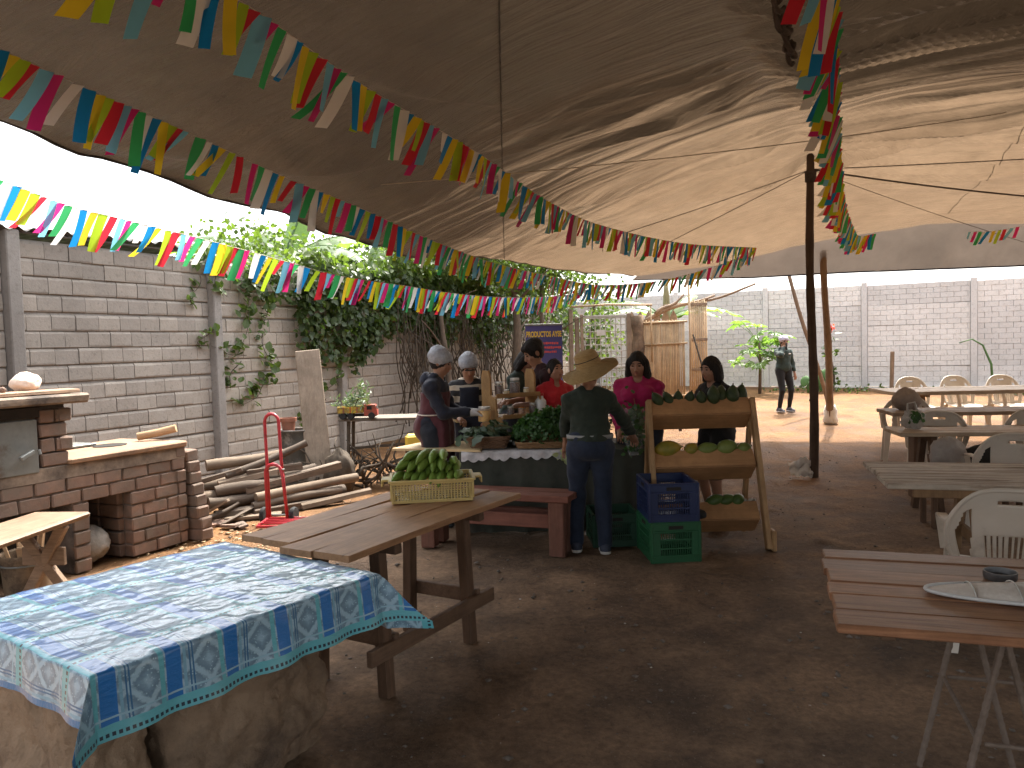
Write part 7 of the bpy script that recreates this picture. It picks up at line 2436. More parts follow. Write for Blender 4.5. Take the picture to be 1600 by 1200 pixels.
def rotm(yaw, pitch=0, roll=0):
    return np.array(Matrix.Rotation(yaw, 3, 'Z') @ Matrix.Rotation(pitch, 3, 'X') @ Matrix.Rotation(roll, 3, 'Y'))

def ik(a, b, l1, l2, pole):
    a, b = np.array(a, float), np.array(b, float)
    d = b - a
    D = np.linalg.norm(d)
    if D > (l1 + l2) * .995:
        b = a + d / D * (l1 + l2) * .995; d = b - a; D = np.linalg.norm(d)
    x = (l1 * l1 - l2 * l2 + D * D) / (2 * D)
    h = math.sqrt(max(0, l1 * l1 - x * x))
    u = d / D
    p = np.array(pole, float); p = p - u * (p @ u); p /= np.linalg.norm(p)
    return a + u * x + p * h, b

MATS['skin'] = pm('brown_skin', (.36, .195, .125), (.31, .165, .105), 12, .5, bmp=.05, spec=.35)
MATS['hair'] = pm('black_hair', (.012, .010, .009), (.020, .016, .014), 40, .58, stretch=(4, 4, .6), bmp=.7, bd=.006, spec=.2)
MATS['eyew'] = pm('eye', (.05, .03, .025), (.03, .02, .015), 10, .2, bmp=0)
MATS['lips'] = pm('lips', (.30, .10, .085), (.26, .085, .07), 10, .45, bmp=0)
MATS['brow'] = MATS['hair']
def cloth(name, c, c2=None, sc=14, rough=.9):
    return pm(name, c, c2 or tuple(x * .75 for x in c), sc, rough, bmp=.35, bd=.004, sheen=.1)

def person(label, loc, heading, H=1.55, build=1.0, head=(0, 0), lean=0.0, hands=None, feet=None, top=None, bottom=None, sleeve='long', shoes=None, hair='short', gloves=False,
           apron=None, voxel=.008, bust=.0, hem=.0, collar=False, elbow=(0, 0), grip=.5, sitz=0):
    """local frame: faces -Y, +X is the person's left. hands = (right, left) targets; heading rotates the figure about Z"""
    S = H / 1.6
    t = thing('person', label, 'person', loc, heading)
    B = build
    sp = lambda x, y, z: np.array((x * S, y * S, z * S))
    # spine with forward lean from the hips
    def L(x, y, z):
        if z > .90:
            q = (z - .90)
            return np.array((x * S, (y - math.sin(lean) * q) * S, (.90 + q * math.cos(lean)) * S))
        return sp(x, y, z)
    hipL, hipR = sp(.085 * B, 0, .86), sp(-.085 * B, 0, .86)
    shL, shR = L(.165 * (B * .45 + .55), .01, 1.285), L(-.165 * (B * .45 + .55), .01, 1.285)
    neck = L(0, .012, 1.36)
    Rh = rotm(head[0], head[1], head[2] if len(head) > 2 else 0)
    hc = L(0, -.012, 1.45) + (Rh @ np.array((0, -.005, .045))) * S
    feet = feet or ((-.10, .0), (.10, .02))
    fR, fL = sp(feet[0][0], feet[0][1], 0), sp(feet[1][0], feet[1][1], 0)
    hands = hands or ((-.26, -.03, .80), (.26, -.03, .80))
    ua, fa = .27 * S, .235 * S
    eR, hR = ik(shR, np.array(hands[0]) * S, ua, fa, (-.45 - elbow[0], .6, -.6))
    eL, hL = ik(shL, np.array(hands[1]) * S, ua, fa, (.45 + elbow[1], .6, -.6))
    kR, aR = ik(hipR, fR + sp(0, .0, .075), .41 * S, .40 * S, (-.05, -1, 0))
    kL, aL = ik(hipL, fL + sp(0, .0, .075), .41 * S, .40 * S, (.05, -1, 0))
    allp = np.array([hR, hL, eR, eL, kR, kL, aR, aL, hc, shR, shL, hipL, hipR])
    lo, hi = allp.min(0) - .22, allp.max(0) + .22
    lo[2] = -.02

    def torso(F, o, k=.05, pelvis=True):
        F.ell(L(0, .005, 1.235), (np.array((.155 * (B * .6 + .4), .098 * B, .135)) + o) * S, None, k)
        F.ell(L(0, -.0, 1.09), (np.array((.135 * B, .098 * B, .14)) + o) * S, None, k)
        F.ell(sp(0, .005, .95), (np.array((.155 * B, .112 * B, .125)) + o) * S, None, k)
        F.cone(shR + sp(.02, 0, -.02), shL + sp(-.02, 0, -.02), (.046 + o) * S, (.046 + o) * S, k)
        for s_ in (shR, shL): F.cone(neck - sp(0, 0, .01), s_ * .85 + neck * .15, (.045 + o) * S, (.036 + o) * S, .03)
        if bust:
            for s in (-1, 1):
                F.ell(L(s * .068, -.075 * B, 1.19), (np.array((.062, .05, .062)) * bust + o) * S, None, .04)
        if pelvis:
            F.ell(sp(0, .06, .885), (np.array((.13 * B, .09 * B, .10)) + o) * S, None, k)

    def arms(F, o, upto=1.0, wrist=1.0):
        for sh, e, h in ((shR, eR, hR), (shL, eL, hL)):
            F.cone(sh * .96 + neck * .04 + sp(0, 0, -.022), e, (.045 * (B * .3 + .7) + o) * S, (.041 + o) * S, .035)
            if upto > 1:
                F.cone(e, e + (h - e) * wrist, (.041 + o) * S, (.028 + o) * S, .03)

    def legs(F, o, o2=None):
        o2 = o if o2 is None else o2
        for hp, kn, an in ((hipR, kR, aR), (hipL, kL, aL)):
            F.cone(hp, kn, (.088 * B + o) * S, (.056 + o) * S, .03)
            F.cone(kn, an, (.056 + o2) * S, (.037 + o2) * S, .03)

    # ---- body
    F = Field(lo, hi, voxel)
    torso(F, -.006); arms(F, -.004, 2); legs(F, -.004)
    F.cone(neck - sp(0, 0, .05), hc - np.array((0, 0, .05 * S)), .052 * S, .046 * S, .03)
    F.ell(hc, np.array((.071, .088, .098)) * S, Rh, .02)
    fw = lambda x, y, z: hc + Rh @ (np.array((x, y, z)) * S)
    F.ell(fw(0, -.028, -.052), np.array((.054, .058, .052)) * S, Rh, .03)              # jaw
    F.ell(fw(0, -.062, -.085), np.array((.022, .02, .017)) * S, Rh, .02)              # chin
    F.cone(fw(0, -.088, .008), fw(0, -.104, -.026), .009 * S, .0145 * S, .012)         # nose
    for s in (-1, 1):
        F.ell(fw(s * .036, -.062, -.025), np.array((.022, .02, .02)) * S, Rh, .02)     # cheek
        F.ell(fw(s * .031, -.088, .012), np.array((.017, .012, .010)) * S, Rh, .012, True)   # eye socket
        F.ell(fw(s * .074, .008, -.008), np.array((.009, .018, .028)) * S, Rh, .006)   # ear
    F.ell(fw(0, -.088, -.055), np.array((.021, .010, .009)) * S, Rh, .012)             # mouth
    # hands with five fingers
    for sgn, e, h in ((-1, eR, hR), (1, eL, hL)):
        d = (h - e); d = d / np.linalg.norm(d)
        side = np.cross(d, np.array((0, 0, 1.0)))
        if np.linalg.norm(side) < .2: side = np.array((1.0, 0, 0)) if abs(d[0]) < .9 else np.array((0, 1., 0))
        side /= np.linalg.norm(side); dn = np.cross(side, d)
        if dn[2] > 0: dn = -dn; side = -side
        p = h + d * .045 * S
        F.cone(h, p, .024 * S, .028 * S, .02)
        for q in (-.018, .018):
            F.cone(h + side * q * .8 * S, h + d * .075 * S + side * q * S, .014 * S, .015 * S, .012)
        kn0 = h + d * .078 * S
        for q, ln in ((-.030, .055), (-.010, .072), (.010, .076), (.030, .066)):
            a = kn0 + side * q * S
            dd = d * math.cos(grip) + dn * math.sin(grip)
            b_ = a + (dd + side * q * 1.5) * ln * .5 * S
            dd2 = d * math.cos(grip * 2.4) + dn * math.sin(grip * 2.4)
            c = b_ + (dd2 + side * q * 1.2) * ln * .5 * S
            F.cone(a - d * .02 * S, b_, .0095 * S, .0088 * S, .003); F.cone(b_, c, .0088 * S, .0078 * S, .003)
        ts = side * sgn * (-1 if True else 1)
        a = h + d * .025 * S + ts * .022 * S
        b_ = a + (d * .6 + ts * .75 + dn * .25) * .035 * S
        c = b_ + (d * .9 + ts * .15 + dn * .4) * .03 * S
        F.cone(a, b_, .0115 * S, .0105 * S, .006); F.cone(b_, c, .0105 * S, .0085 * S, .004)
    # feet
    for an, fo in ((aR, fR), (aL, fL)):
        F.cone(an, fo + sp(0, .02, .035), .034 * S, .034 * S, .02); F.cone(fo + sp(0, .02, .035), fo + sp(0, -.14, .028), .036 * S, .03 * S, .02)
    body = sdfmesh(F, 'body', MATS['skin'], t)
    # eyes, brows, mouth
    for s in (-1, 1):
        m = MB().lathe([(0, -.0075), (.009, -.004), (.011, 0), (.009, .004), (0, .0075)], (0, 0, 0), 10, m=Matrix.Rotation(pi / 2, 4, 'X'))
        o = m.build('eye', MATS['eyew'], body); o.matrix_basis = Matrix.Translation(fw(s * .031, -.083, .010)) @ Matrix(Rh.tolist()).to_4x4() @ Matrix.Diagonal((S * 1.25, S, S * .62, 1))
        m = MB().tube([(-.018, .004, -.002), (-.004, -.002, .004), (.016, .002, 0)], .0042, 6)
        o = m.build('eyebrow', MATS['hair'], body); o.matrix_basis = Matrix.Translation(fw(s * .033, -.086, .031)) @ Matrix(Rh.tolist()).to_4x4() @ Matrix.Diagonal((S * s, S, S, 1))
    m = MB().lathe([(0, -.02), (.006, -.012), (.0075, 0), (.006, .012), (0, .02)], (0, 0, 0), 8, m=Matrix.Rotation(pi / 2, 4, 'Y'))
    o = m.build('mouth', MATS['lips'], body, smooth=True); o.matrix_basis = Matrix.Translation(fw(0, -.094, -.055)) @ Matrix(Rh.tolist()).to_4x4() @ Matrix.Diagonal((S, S * .9, S * .9, 1))
    # ---- clothes
    if bottom:
        F = Field((lo[0], lo[1], 0), (hi[0], hi[1], 1.1 * S), voxel * 1.15)
        F.ell(sp(0, .005, .95), (np.array((.155 * B, .112 * B, .125)) + .008) * S, None, .05)
        F.ell(sp(0, .06, .885), (np.array((.13 * B, .09 * B, .10)) + .008) * S, None, .05)
        oo = {'jeans': (.010, .022), 'slim': (.006, .006), 'shorts': (.02, .02), 'trousers': (.014, .028)}[bottom[0]]
        legs(F, *oo)
        F.wrinkle(.006, 16, 3, (1, 1, .6))
        zl = {'shorts': .47}.get(bottom[0], .055) * S
        F.cut(lambda X, Y, Z: np.maximum(zl - Z, Z - 1.02 * S) + 0 * X + 0 * Y)
        sdfmesh(F, 'trousers' if bottom[0] != 'shorts' else 'shorts', bottom[1], t)
    if top:
        F = Field((lo[0], lo[1], .8 * S), (hi[0], hi[1], 1.48 * S), voxel * 1.1)
        torso(F, .012)
        arms(F, .013 if sleeve == 'long' else .012, 2 if sleeve == 'long' else 1, .93)
        if sleeve == 'long':
            for e, h in ((eR, hR), (eL, hL)):
                F.cone(e + (h - e) * .85, e + (h - e) * .93, .045 * S, .044 * S, .01)
        F.wrinkle(.009, 13, 1, (1, 1, 1.3)); F.wrinkle(.004, 34, 5)
        zh = (.88 - hem) * S
        F.cut(lambda X, Y, Z: (zh - Z) + 0 * X + 0 * Y)
        if sleeve == 'short':
            for sh, e in ((shR, eR), (shL, eL)):
                d = e - sh; Ln = np.linalg.norm(d); d = d / Ln
                sl, X, Y, Z = F.block(np.minimum(sh, e) - .09, np.maximum(sh, e) + .09, 0)
                dd = (X - sh[0]) * d[0] + (Y - sh[1]) * d[1] + (Z - sh[2]) * d[2] - Ln * .72
                far = np.sqrt((X - e[0]) ** 2 + (Y - e[1]) ** 2 + (Z - e[2]) ** 2)
                F.f[sl] = np.where(far < .13, np.maximum(F.f[sl], dd), F.f[sl])
        # neck opening
        F.cone(neck + (neck - L(0, 0, 1.30)) * .1, hc, .057 * S, .06 * S, 0, True)
        F.ell(L(0, -.07, 1.375), np.array((.05, .05, .06)) * S, None, 0, True)
        sdfmesh(F, 'top', top, t)
        if collar:
            F = Field(neck - .14, neck + .14, voxel * .8)
            F.cone(neck - np.array((0, 0, .035)) * S, neck + np.array((0, .0, .035)) * S, .080 * S, .072 * S, .01)
            F.cone(neck - np.array((0, 0, .12)) * S, neck + np.array((0, 0, .12)) * S, .062 * S, .060 * S, 0, True)
            F.ell(neck + np.array((0, -.085, .0)) * S, np.array((.03, .06, .12)) * S, None, 0, True)
            sdfmesh(F, 'collar', top, t)
    if apron:
        F = Field((lo[0], lo[1], .45 * S), (hi[0], hi[1], 1.42 * S), voxel * 1.1)
        torso(F, .024)
        F.cone(sp(-.08, -.04, .6), sp(-.08, -.04, .9), .13 * S, .13 * S, .05); F.cone(sp(.08, -.04, .6), sp(.08, -.04, .9), .13 * S, .13 * S, .05)
        if apron[0] == 'front':
            F.cut(lambda X, Y, Z: np.maximum(np.maximum(Y + .02 * S, np.abs(X) - np.where(Z > 1.0 * S, .10, .16) * S), Z - 1.28 * S))
        else:        # worn open at the back, seen from behind: panels round the sides
            F.cut(lambda X, Y, Z: np.maximum(np.maximum(np.abs(X + .02) - .15 * S, Z - 1.22 * S), -Y - .30 * S))
        F.wrinkle(.004, 20, 2)
        sdfmesh(F, 'apron', apron[1], t)
        MB().tube([tuple(L(.15 * B * math.cos(a) * 1.13, .125 * B * math.sin(a) * 1.05, 1.02)) for a in np.linspace(0, 2 * pi, 25)], .006, 5, False).build('apron_string', MATS['cord'], t)
    # ---- shoes
    if shoes:
        for an, fo in ((aR, fR), (aL, fL)):
            F = Field(fo - np.array((.12, .30, .02)), fo + np.array((.12, .16, .16)), .007)
            F.cone(fo + sp(0, .035, .045), fo + sp(0, -.06, .045), .043 * S, .043 * S, .02); F.cone(fo + sp(0, -.06, .04), fo + sp(0, -.155, .03), .044 * S, .034 * S, .02)
            F.cone(fo + sp(0, .02, .04), an + sp(0, 0, .01), .043 * S, .044 * S, .02)
            F.cut(lambda X, Y, Z: np.maximum(.012 * S - Z, Z - .10 * S) + 0 * X + 0 * Y)
            so = sdfmesh(F, 'shoe', shoes[0], t)
            F = Field(fo - np.array((.12, .30, .02)), fo + np.array((.12, .16, .10)), .007)
            F.cone(fo + sp(0, .035, .03), fo + sp(0, -.06, .03), .048 * S, .049 * S, .02); F.cone(fo + sp(0, -.06, .03), fo + sp(0, -.155, .03), .049 * S, .040 * S, .02)
            F.cut(lambda X, Y, Z: np.maximum(-.0 - Z, Z - .028 * S) + 0 * X + 0 * Y)
            sdfmesh(F, 'sole', shoes[1], so)
    if gloves:
        for e, h in ((eR, hR), (eL, hL)):
            pass
    # ---- hair
    hm = MATS['hair']
    if hair:
        F = Field(hc - .34, hc + .24, voxel * .85)
        F.ell(fw(0, .012, .012), np.array((.083, .100, .107)) * S, Rh, .0)
        if hair in ('bob', 'long'):
            F.ell(fw(0, .035, -.06), np.array((.095, .075, .12)) * S, Rh, .03)
            for s in (-1, 1):
                F.cone(fw(s * .075, .0, .02), fw(s * .088, .0, -.11), .03 * S, .034 * S, .03)
                if hair == 'long':
                    F.cone(fw(s * .075, .0, -.08), fw(s * .095, -.035, -.24), .032 * S, .028 * S, .03)
            if hair == 'long':
                F.cone(fw(0, .07, -.05), fw(0, .085, -.26), .07 * S, .06 * S, .04)
        if hair == 'tail':
            F.cone(fw(0, .10, -.01), fw(0, .12, -.16), .03 * S, .02 * S, .03)
        if hair == 'thick':
            F.ell(fw(0, .02, .045), np.array((.092, .108, .09)) * S, Rh, .02)
            F.ell(fw(0, -.05, .075), np.array((.065, .05, .035)) * S, Rh, .02)
        # strands
        band = np.abs(F.f) < .02
        i = np.nonzero(band)
        P = np.stack([F.lo[k] + F.h * i[k] for k in range(3)], 1) - hc
        P = P @ Rh
        an = np.arctan2(P[:, 0], P[:, 1] + .02)
        F.f[i] += (.0055 * fbm(an * 7, P[:, 2] * 9, 2, 3)).astype(np.float32)
        # face opening
        F.ell(fw(0, -.09, -.035), np.array((.064, .075, .092)) * S, Rh, 0, True)
        if hair in ('bob', 'long'):
            F.ell(fw(0, -.12, -.11), np.array((.07, .09, .12)) * S, Rh, 0, True)
        else:
            F.ell(fw(0, -.05, -.11), np.array((.085, .10, .075)) * S, Rh, 0, True)
            for s in (-1, 1):
                F.ell(fw(s * .085, .005, -.012), np.array((.022, .026, .034)) * S, Rh, 0, True)
        sdfmesh(F, 'hair', hm, t, 1)
    t['S'] = S
    del t['S']
    return t, dict(hc=hc, Rh=Rh, S=S, hR=hR, hL=hL, fw=fw, L=L, sp=sp, neck=neck, aR=aR, aL=aL, eR=eR, eL=eL)

def wpt(t, p):
    return Matrix.Translation(t.location) @ Matrix.Rotation(t.rotation_euler.z, 4, 'Z') @ Vector(p)

MATS['hairnet'] = pm('hair_net', (.50, .52, .56), (.30, .32, .36), 45, .6, bmp=.8, bd=.006, trans=.2, spec=.4)
MATS['glove'] = pm('latex_glove', (.62, .62, .62), (.52, .52, .53), 10, .45)
def hairnet(t, d):
    F = Field(d['hc'] - .2, d['hc'] + .2, .007)
    F.ell(d['fw'](0, .018, .038), np.array((.098, .115, .095)) * d['S'], d['Rh'], 0)
    F.ell(d['fw'](0, .05, .05), np.array((.088, .085, .095)) * d['S'], d['Rh'], .02)
    band = np.abs(F.f) < .02
    i = np.nonzero(band)
    P = (np.stack([F.lo[k] + F.h * i[k] for k in range(3)], 1) - d['hc']) @ d['Rh']
    F.f[i] += (.006 * fbm(P[:, 0] * 22, P[:, 1] * 22, P[:, 2] * 22, 2)).astype(np.float32)
    F.ell(d['fw'](0, -.10, -.075), np.array((.12, .11, .11)) * d['S'], d['Rh'], 0, True)
    F.ell(d['fw'](0, .0, -.13), np.array((.14, .16, .12)) * d['S'], d['Rh'], 0, True)
    sdfmesh(F, 'hair_net', MATS['hairnet'], t)
def glove(t, d, which):
    h = d[which]; e = d['e' + which[1]]
    dv = (h - e) / np.linalg.norm(h - e); S = d['S']
    F = Field(h - .16, h + .18, .006)
    F.cone(h - dv * .04, h + dv * .05 * S, .033 * S, .036 * S, .01)
    for q in (-.03, -.01, .01, .03):
        sd = np.cross(dv, (0, 0, 1.)); sd /= max(np.linalg.norm(sd), .1)
        F.cone(h + dv * .06 * S + sd * q * S, h + (dv * .11 + np.array((0, 0, -.03))) * S + sd * q * 1.2 * S, .0135 * S, .0115 * S, .005)
    sdfmesh(F, 'glove', MATS['glove'], t)

# 1 hairnet person in navy hoodie, seen from the side, facing right
navy = cloth('navy_fleece', (.022, .026, .042)); maroon = cloth('maroon_cloth', (.085, .025, .032)); darkjean = cloth('dark_jeans', (.022, .026, .036))
t, d = person('person in hairnet and navy hoodie with maroon apron, handling a jar', (-.74, 7.12, 0), math.radians(80), 1.63, 1.1, (.0, .38), .10, ((-.04, -.34, 1.03), (.12, -.34, 1.02)), None, navy, ('trousers', darkjean), hair='short', apron=('back', maroon), hem=.06, shoes=(MATS['rubber'], MATS['rubber']))
hairnet(t, d); glove(t, d, 'hR'); glove(t, d, 'hL')
F = Field(d['neck'] - .2, d['neck'] + .2, .009)
F.ell(d['neck'] + np.array((0, .085, -.03)), (.11, .06, .075), None, 0); F.cone(d['neck'] + np.array((-.09, 0, 0)), d['neck'] + np.array((.09, 0, 0)), .04, .04, .04); F.cone(d['neck'] - np.array((0, 0, .1)), d['neck'] + np.array((0, 0, .15)), .058, .06, 0, True)
F.wrinkle(.008, 18, 4)
sdfmesh(F, 'hood', navy, t)
hp = wpt(t, (d['hR'] + d['hL']) / 2)
jar('glass jar of yellow fruit slices held in gloved hands', (hp.x + .13, hp.y - .02, hp.z - .09), .062, .14, MATS['mango'])

# 2 hairnet person with cream and black top, navy apron
stripe, nt, b = newmat('cream_black_stripe')
co = coords(nt); sx_ = nt.nodes.new('ShaderNodeSeparateXYZ'); nt.links.new(co, sx_.inputs[0])
wv = nt.nodes.new('ShaderNodeMath'); wv.operation = 'MULTIPLY_ADD'; nt.links.new(sx_.outputs[2], wv.inputs[0]); wv.inputs[1].default_value = 9.0
nt.links.new(noise(nt, co, 3, 3), wv.inputs[2]); fr__ = nt.nodes.new('ShaderNodeMath'); fr__.operation = 'FRACT'; nt.links.new(wv.outputs[0], fr__.inputs[0])
nt.links.new(ramp(nt, fr__.outputs[0], [(.48, (.02, .02, .022)), (.52, (.46, .41, .33))]), b.inputs['Base Color']); b.inputs['Roughness'].default_value = .9
t, d = person('person in hairnet and patterned cream and black top with navy apron', (-.44, 7.72, 0), math.radians(8), 1.56, 1.0, (.1, .45), .06, ((-.13, -.27, .98), (.16, -.24, .94)), None, stripe, ('trousers', darkjean), hair='short', apron=('front', navy), shoes=(MATS['rubber'], MATS['rubber']))
hairnet(t, d)
MB().tube([tuple(d['fw'](-.055, -.092, .012)), tuple(d['fw'](-.01, -.104, .012)), tuple(d['fw'](.01, -.104, .012)), tuple(d['fw'](.055, -.092, .012))], .006, 6).build('glasses', MATS['rubber'], t)

# 3 man with thick black hair, dark maroon T-shirt, facing left
t, d = person('man with thick black hair in a dark maroon T-shirt, facing left', (.35, 7.75, 0), math.radians(-72), 1.70, 1.02, (.05, .5), .16, ((-.10, -.36, 1.02), (.12, -.30, 1.0)), None, cloth('dark_maroon_knit', (.035, .012, .014)), ('trousers', darkjean), 'short', hair='thick', shoes=(MATS['rubber'], MATS['rubber']))
# 4 person half hidden behind him
t, d = person('person with black hair half hidden behind the man, bending over the jars', (.02, 8.35, 0), math.radians(62), 1.62, 1.0, (0, .6), .22, ((-.10, -.30, .98), (.12, -.30, .98)), None, cloth('dark_green_knit', (.02, .035, .026)), ('trousers', darkjean), hair='bob', shoes=(MATS['rubber'], MATS['rubber']))
# 5 woman in red fleece
red = cloth('red_fleece', (.46, .02, .025), (.36, .015, .02))
t, d = person('woman in a bright red fleece jacket, one hand raised, looking right', (.42, 7.55, 0), math.radians(24), 1.50, 1.06, (.12, -.05), .0, ((-.08, -.27, 1.02), (.20, -.20, .92)), None, red, ('trousers', darkjean), hair='tail', collar=True, bust=1.0, shoes=(MATS['rubber'], MATS['rubber']))
# 6 woman with straw hat seen from behind
gsw = cloth('bottle_green_knit', (.026, .036, .026), (.018, .026, .019))
jean = cloth('blue_jeans', (.022, .032, .058), (.014, .02, .036))
t, d = person('woman in a wide straw hat, green sweater and jeans, seen from behind', (.60, 6.0, 0), math.radians(176), 1.52, 1.12, (-.35, .28), .05, ((-.38, -.34, .92), (.20, -.30, .86)), ((-.105, .02), (.13, -.04)), gsw, ('jeans', jean), hair='short', hem=-.06,
              shoes=(pm('dark_trainer', (.05, .06, .09), (.03, .035, .05), 10, .7), pm('white_sole', (.62, .60, .56), (.5, .48, .44), 10, .6)))
MATS['belt'] = pm('grey_belt', (.30, .31, .30), (.2, .2, .2), 10, .6)
S = d['S']
bl = MB()
pts = [(.158 * 1.12 * 1.07 * math.cos(a) * S, (.005 + .112 * 1.12 * 1.10 * math.sin(a)) * S, .975 * S) for a in np.linspace(0, 2 * pi, 41)]
vs = []
for x, y, z in pts: vs += [(x, y, z - .016), (x * 1.02, y * 1.02, z - .014), (x * 1.02, y * 1.02, z + .014), (x, y, z + .016)]
bl.add(vs, [(k * 4 + j, (k + 1) * 4 + j, (k + 1) * 4 + j + 1, k * 4 + j + 1) for k in range(40) for j in range(3)]).build('belt', MATS['belt'], t, smooth=True)
F = Field(d['sp'](-.3, -.3, .86), d['sp'](.3, .3, 1.12), .009)
F.ell(d['sp'](0, .005, .965), (np.array((.155 * 1.12, .112 * 1.12, .11)) + .018) * S, None, .04)
F.wrinkle(.008, 15, 7)
F.cut(lambda X, Y, Z: np.maximum(.90 * S - Z, Z - 1.06 * S) + 0 * X + 0 * Y)
# straw hat: crown and drooping wide brim, woven rows
MATS['straw'] = pm('straw', (.50, .36, .17), (.36, .245, .11), 30, .75, stretch=(1, 1, 4), bmp=.6, bd=.006)
hatM = Matrix.Translation(d['fw'](0, .012, .055)) @ Matrix(d['Rh'].tolist()).to_4x4() @ Matrix.Rotation(-.50, 4, 'X') @ Matrix.Rotation(.26, 4, 'Y')
def hat_r(u):     # profile from crown centre to brim edge
    return u
ring = [(0, .128), (.04, .127), (.07, .122), (.086, .108), (.092, .085), (.097, .05), (.102, .015), (.108, .0), (.13, -.008), (.152, -.015), (.178, -.026), (.202, -.042), (.222, -.052), (.226, -.056)]
nA = 72
V = []
for r_, z in ring:
    for k in range(nA):
        a = 2 * pi * k / nA
        q = max(0, (r_ - .108) / .13)
        wob = q * (.030 * math.sin(2 * a + .6) + .016 * math.sin(3 * a + 1.2) + .008 * math.sin(5 * a))
        V.append(hatM @ Vector((r_ * math.cos(a), r_ * 1.06 * math.sin(a), z + wob)))
V = np.array([tuple(p) for p in V]).reshape(len(ring), nA, 3)
V = np.concatenate([V, V[:, :1]], 1)
ho = npmesh('straw_hat', V.reshape(-1, 3), grid_faces(len(ring), nA + 1), MATS['straw'], t, smooth=True)
md = ho.modifiers.new('th', 'SOLIDIFY'); md.thickness = .005
for q in range(15):
    r_ = .112 + .0078 * q
    z = float(np.interp(r_, [a for a, _ in ring], [b_ for _, b_ in ring]))
    pts = []
    for k in range(49):
        a = 2 * pi * k / 48
        qq = max(0, (r_ - .108) / .13)
        wob = qq * (.030 * math.sin(2 * a + .6) + .016 * math.sin(3 * a + 1.2) + .008 * math.sin(5 * a))
        pts.append(hatM @ Vector((r_ * math.cos(a), r_ * 1.06 * math.sin(a), z + wob + .004)))
    MB().tube(pts, .0032, 4, False).build('braid_row', MATS['straw'], ho)
for q in range(7):
    z = .012 + .0145 * q
    r_ = float(np.interp(-z, [-.122, -.108, -.085, -.05, -.015, 0], [.07, .086, .092, .097, .102, .108]))
    MB().tube([hatM @ Vector(((r_ + .001) * math.cos(a), (r_ + .001) * 1.06 * math.sin(a), z)) for a in np.linspace(0, 2 * pi, 41)], .0034, 4, False).build('braid_row', MATS['straw'], ho)
MB().tube([hatM @ Vector((.101 * math.cos(a), .101 * 1.06 * math.sin(a), .055)) for a in np.linspace(0, 2 * pi, 41)], .003, 4, False).build('dark_thread', MATS['rubber'], ho)

# 7 woman in magenta shirt
mag = cloth('magenta_shirt', (.36, .012, .085), (.29, .01, .068))
t, d = person('woman in a magenta shirt with long dark hair, looking down', (1.16, 7.05, 0), math.radians(-12), 1.56, 1.25, (-.1, .34), .05, ((-.16, -.30, .90), (.10, -.33, .92)), None, mag, ('trousers', darkjean), hair='long', bust=1.25, shoes=(MATS['rubber'], MATS['rubber']))
MB().tube([tuple(d['L'](-.06, -.02, 1.37)), tuple(d['L'](-.05, -.13, 1.26)), tuple(d['L'](-.02, -.18, 1.1))], .004, 5).build('lanyard', MATS['lips'], t)
for s in (-1, 1):
    m = MB().lathe([(0, -.012), (.007, -.006), (.008, 0), (.006, .007), (0, .012)], tuple(d['fw'](s * .082, .0, -.045)), 8)
    m.build('earring', MATS['milk'], t, smooth=True)
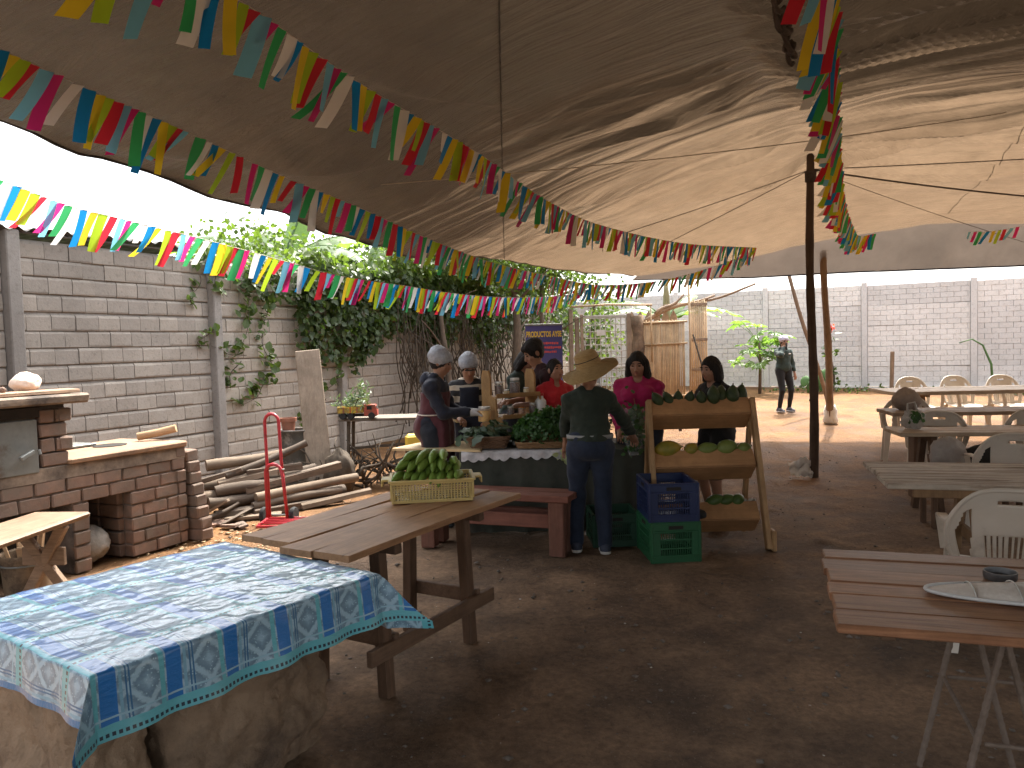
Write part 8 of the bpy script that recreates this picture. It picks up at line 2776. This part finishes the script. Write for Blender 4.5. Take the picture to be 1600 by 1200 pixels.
# 8 woman in black with bobbed hair, facing left behind the rack
blk = cloth('black_knit', (.014, .013, .013), (.009, .008, .008))
t, d = person('woman in black with bobbed dark hair behind the rack, facing left', (1.80, 6.78, 0), math.radians(-62), 1.50, 1.05, (.05, .22), .06, ((-.12, -.36, 1.03), (.10, -.40, 1.02)), ((-.10, .02), (.12, -.06)), blk, ('shorts', blk), hair='bob', bust=1.0, hem=.06, shoes=(MATS['rubber'], MATS['milk']))
hp = wpt(t, (d['hR'] + d['hL']) / 2)
sq = thing('dark_squash', 'dark glossy vegetable held by the woman in black', 'vegetable', (hp.x - .10, hp.y - .02, hp.z + .015), 0)
sq.rotation_euler = (0, 1.2, .3)
MB().lathe([(0, -.09), (.03, -.08), (.045, -.04), (.045, .03), (.03, .08), (0, .095)], (0, 0, 0), 16).build('skin', MATS['avocado'], sq, smooth=True)
MB().tube([(.046, -.0, -.05), (.05, 0, 0), (.04, 0, .06)], .004, 5).build('pale_stripe', MATS['milk'], sq)
# 9 woman far back in the sun with beanie, hand to face
t, d = person('woman in beanie, dark green jacket and black leggings standing in the sun', (5.42, 15.3, gzf(5.42, 15.3)), math.radians(16), 1.50, 1.05, (-.1, .1), .0, ((-.085, -.13, 1.36), (.24, -.05, .80)), ((-.13, -.02), (.13, .0)), cloth('green_jacket', (.035, .055, .048)), ('slim', cloth('black_leggings', (.016, .016, .017))), hair='tail', hem=.02, voxel=.011,
              shoes=(pm('grey_trainer', (.10, .10, .12), (.06, .06, .07), 10, .7), pm('pale_sole', (.6, .58, .58), (.5, .48, .48), 10, .6)), elbow=(.2, 0))
F = Field(d['hc'] - .2, d['hc'] + .2, .01)
F.ell(d['fw'](0, .012, .05), np.array((.10, .115, .085)) * d['S'], d['Rh'], 0)
F.ell(d['fw'](0, -.11, -.075), np.array((.12, .11, .11)) * d['S'], d['Rh'], 0, True); F.ell(d['fw'](0, .0, -.13), np.array((.14, .16, .14)) * d['S'], d['Rh'], 0, True)
F.wrinkle(.006, 30, 2)
sdfmesh(F, 'beanie', pm('lavender_knit', (.56, .52, .62), (.45, .41, .5), 30, .95, bmp=.6), t)
for s in (-1, 1):
    MB().box(tuple(d['L'](s * .075, -.112, 1.235)), (.05, .012, .018), .003).build('jacket_badge', MATS['bagw'], t)
hp = wpt(t, d['hR'])
ph = thing('phone', 'dark phone held to the ear by the woman in the beanie', 'phone', (hp.x + .045, hp.y - .03, hp.z + .03), 0)
MB().box((0, 0, 0), (.012, .07, .14), .004).build('case', MATS['rubber'], ph)
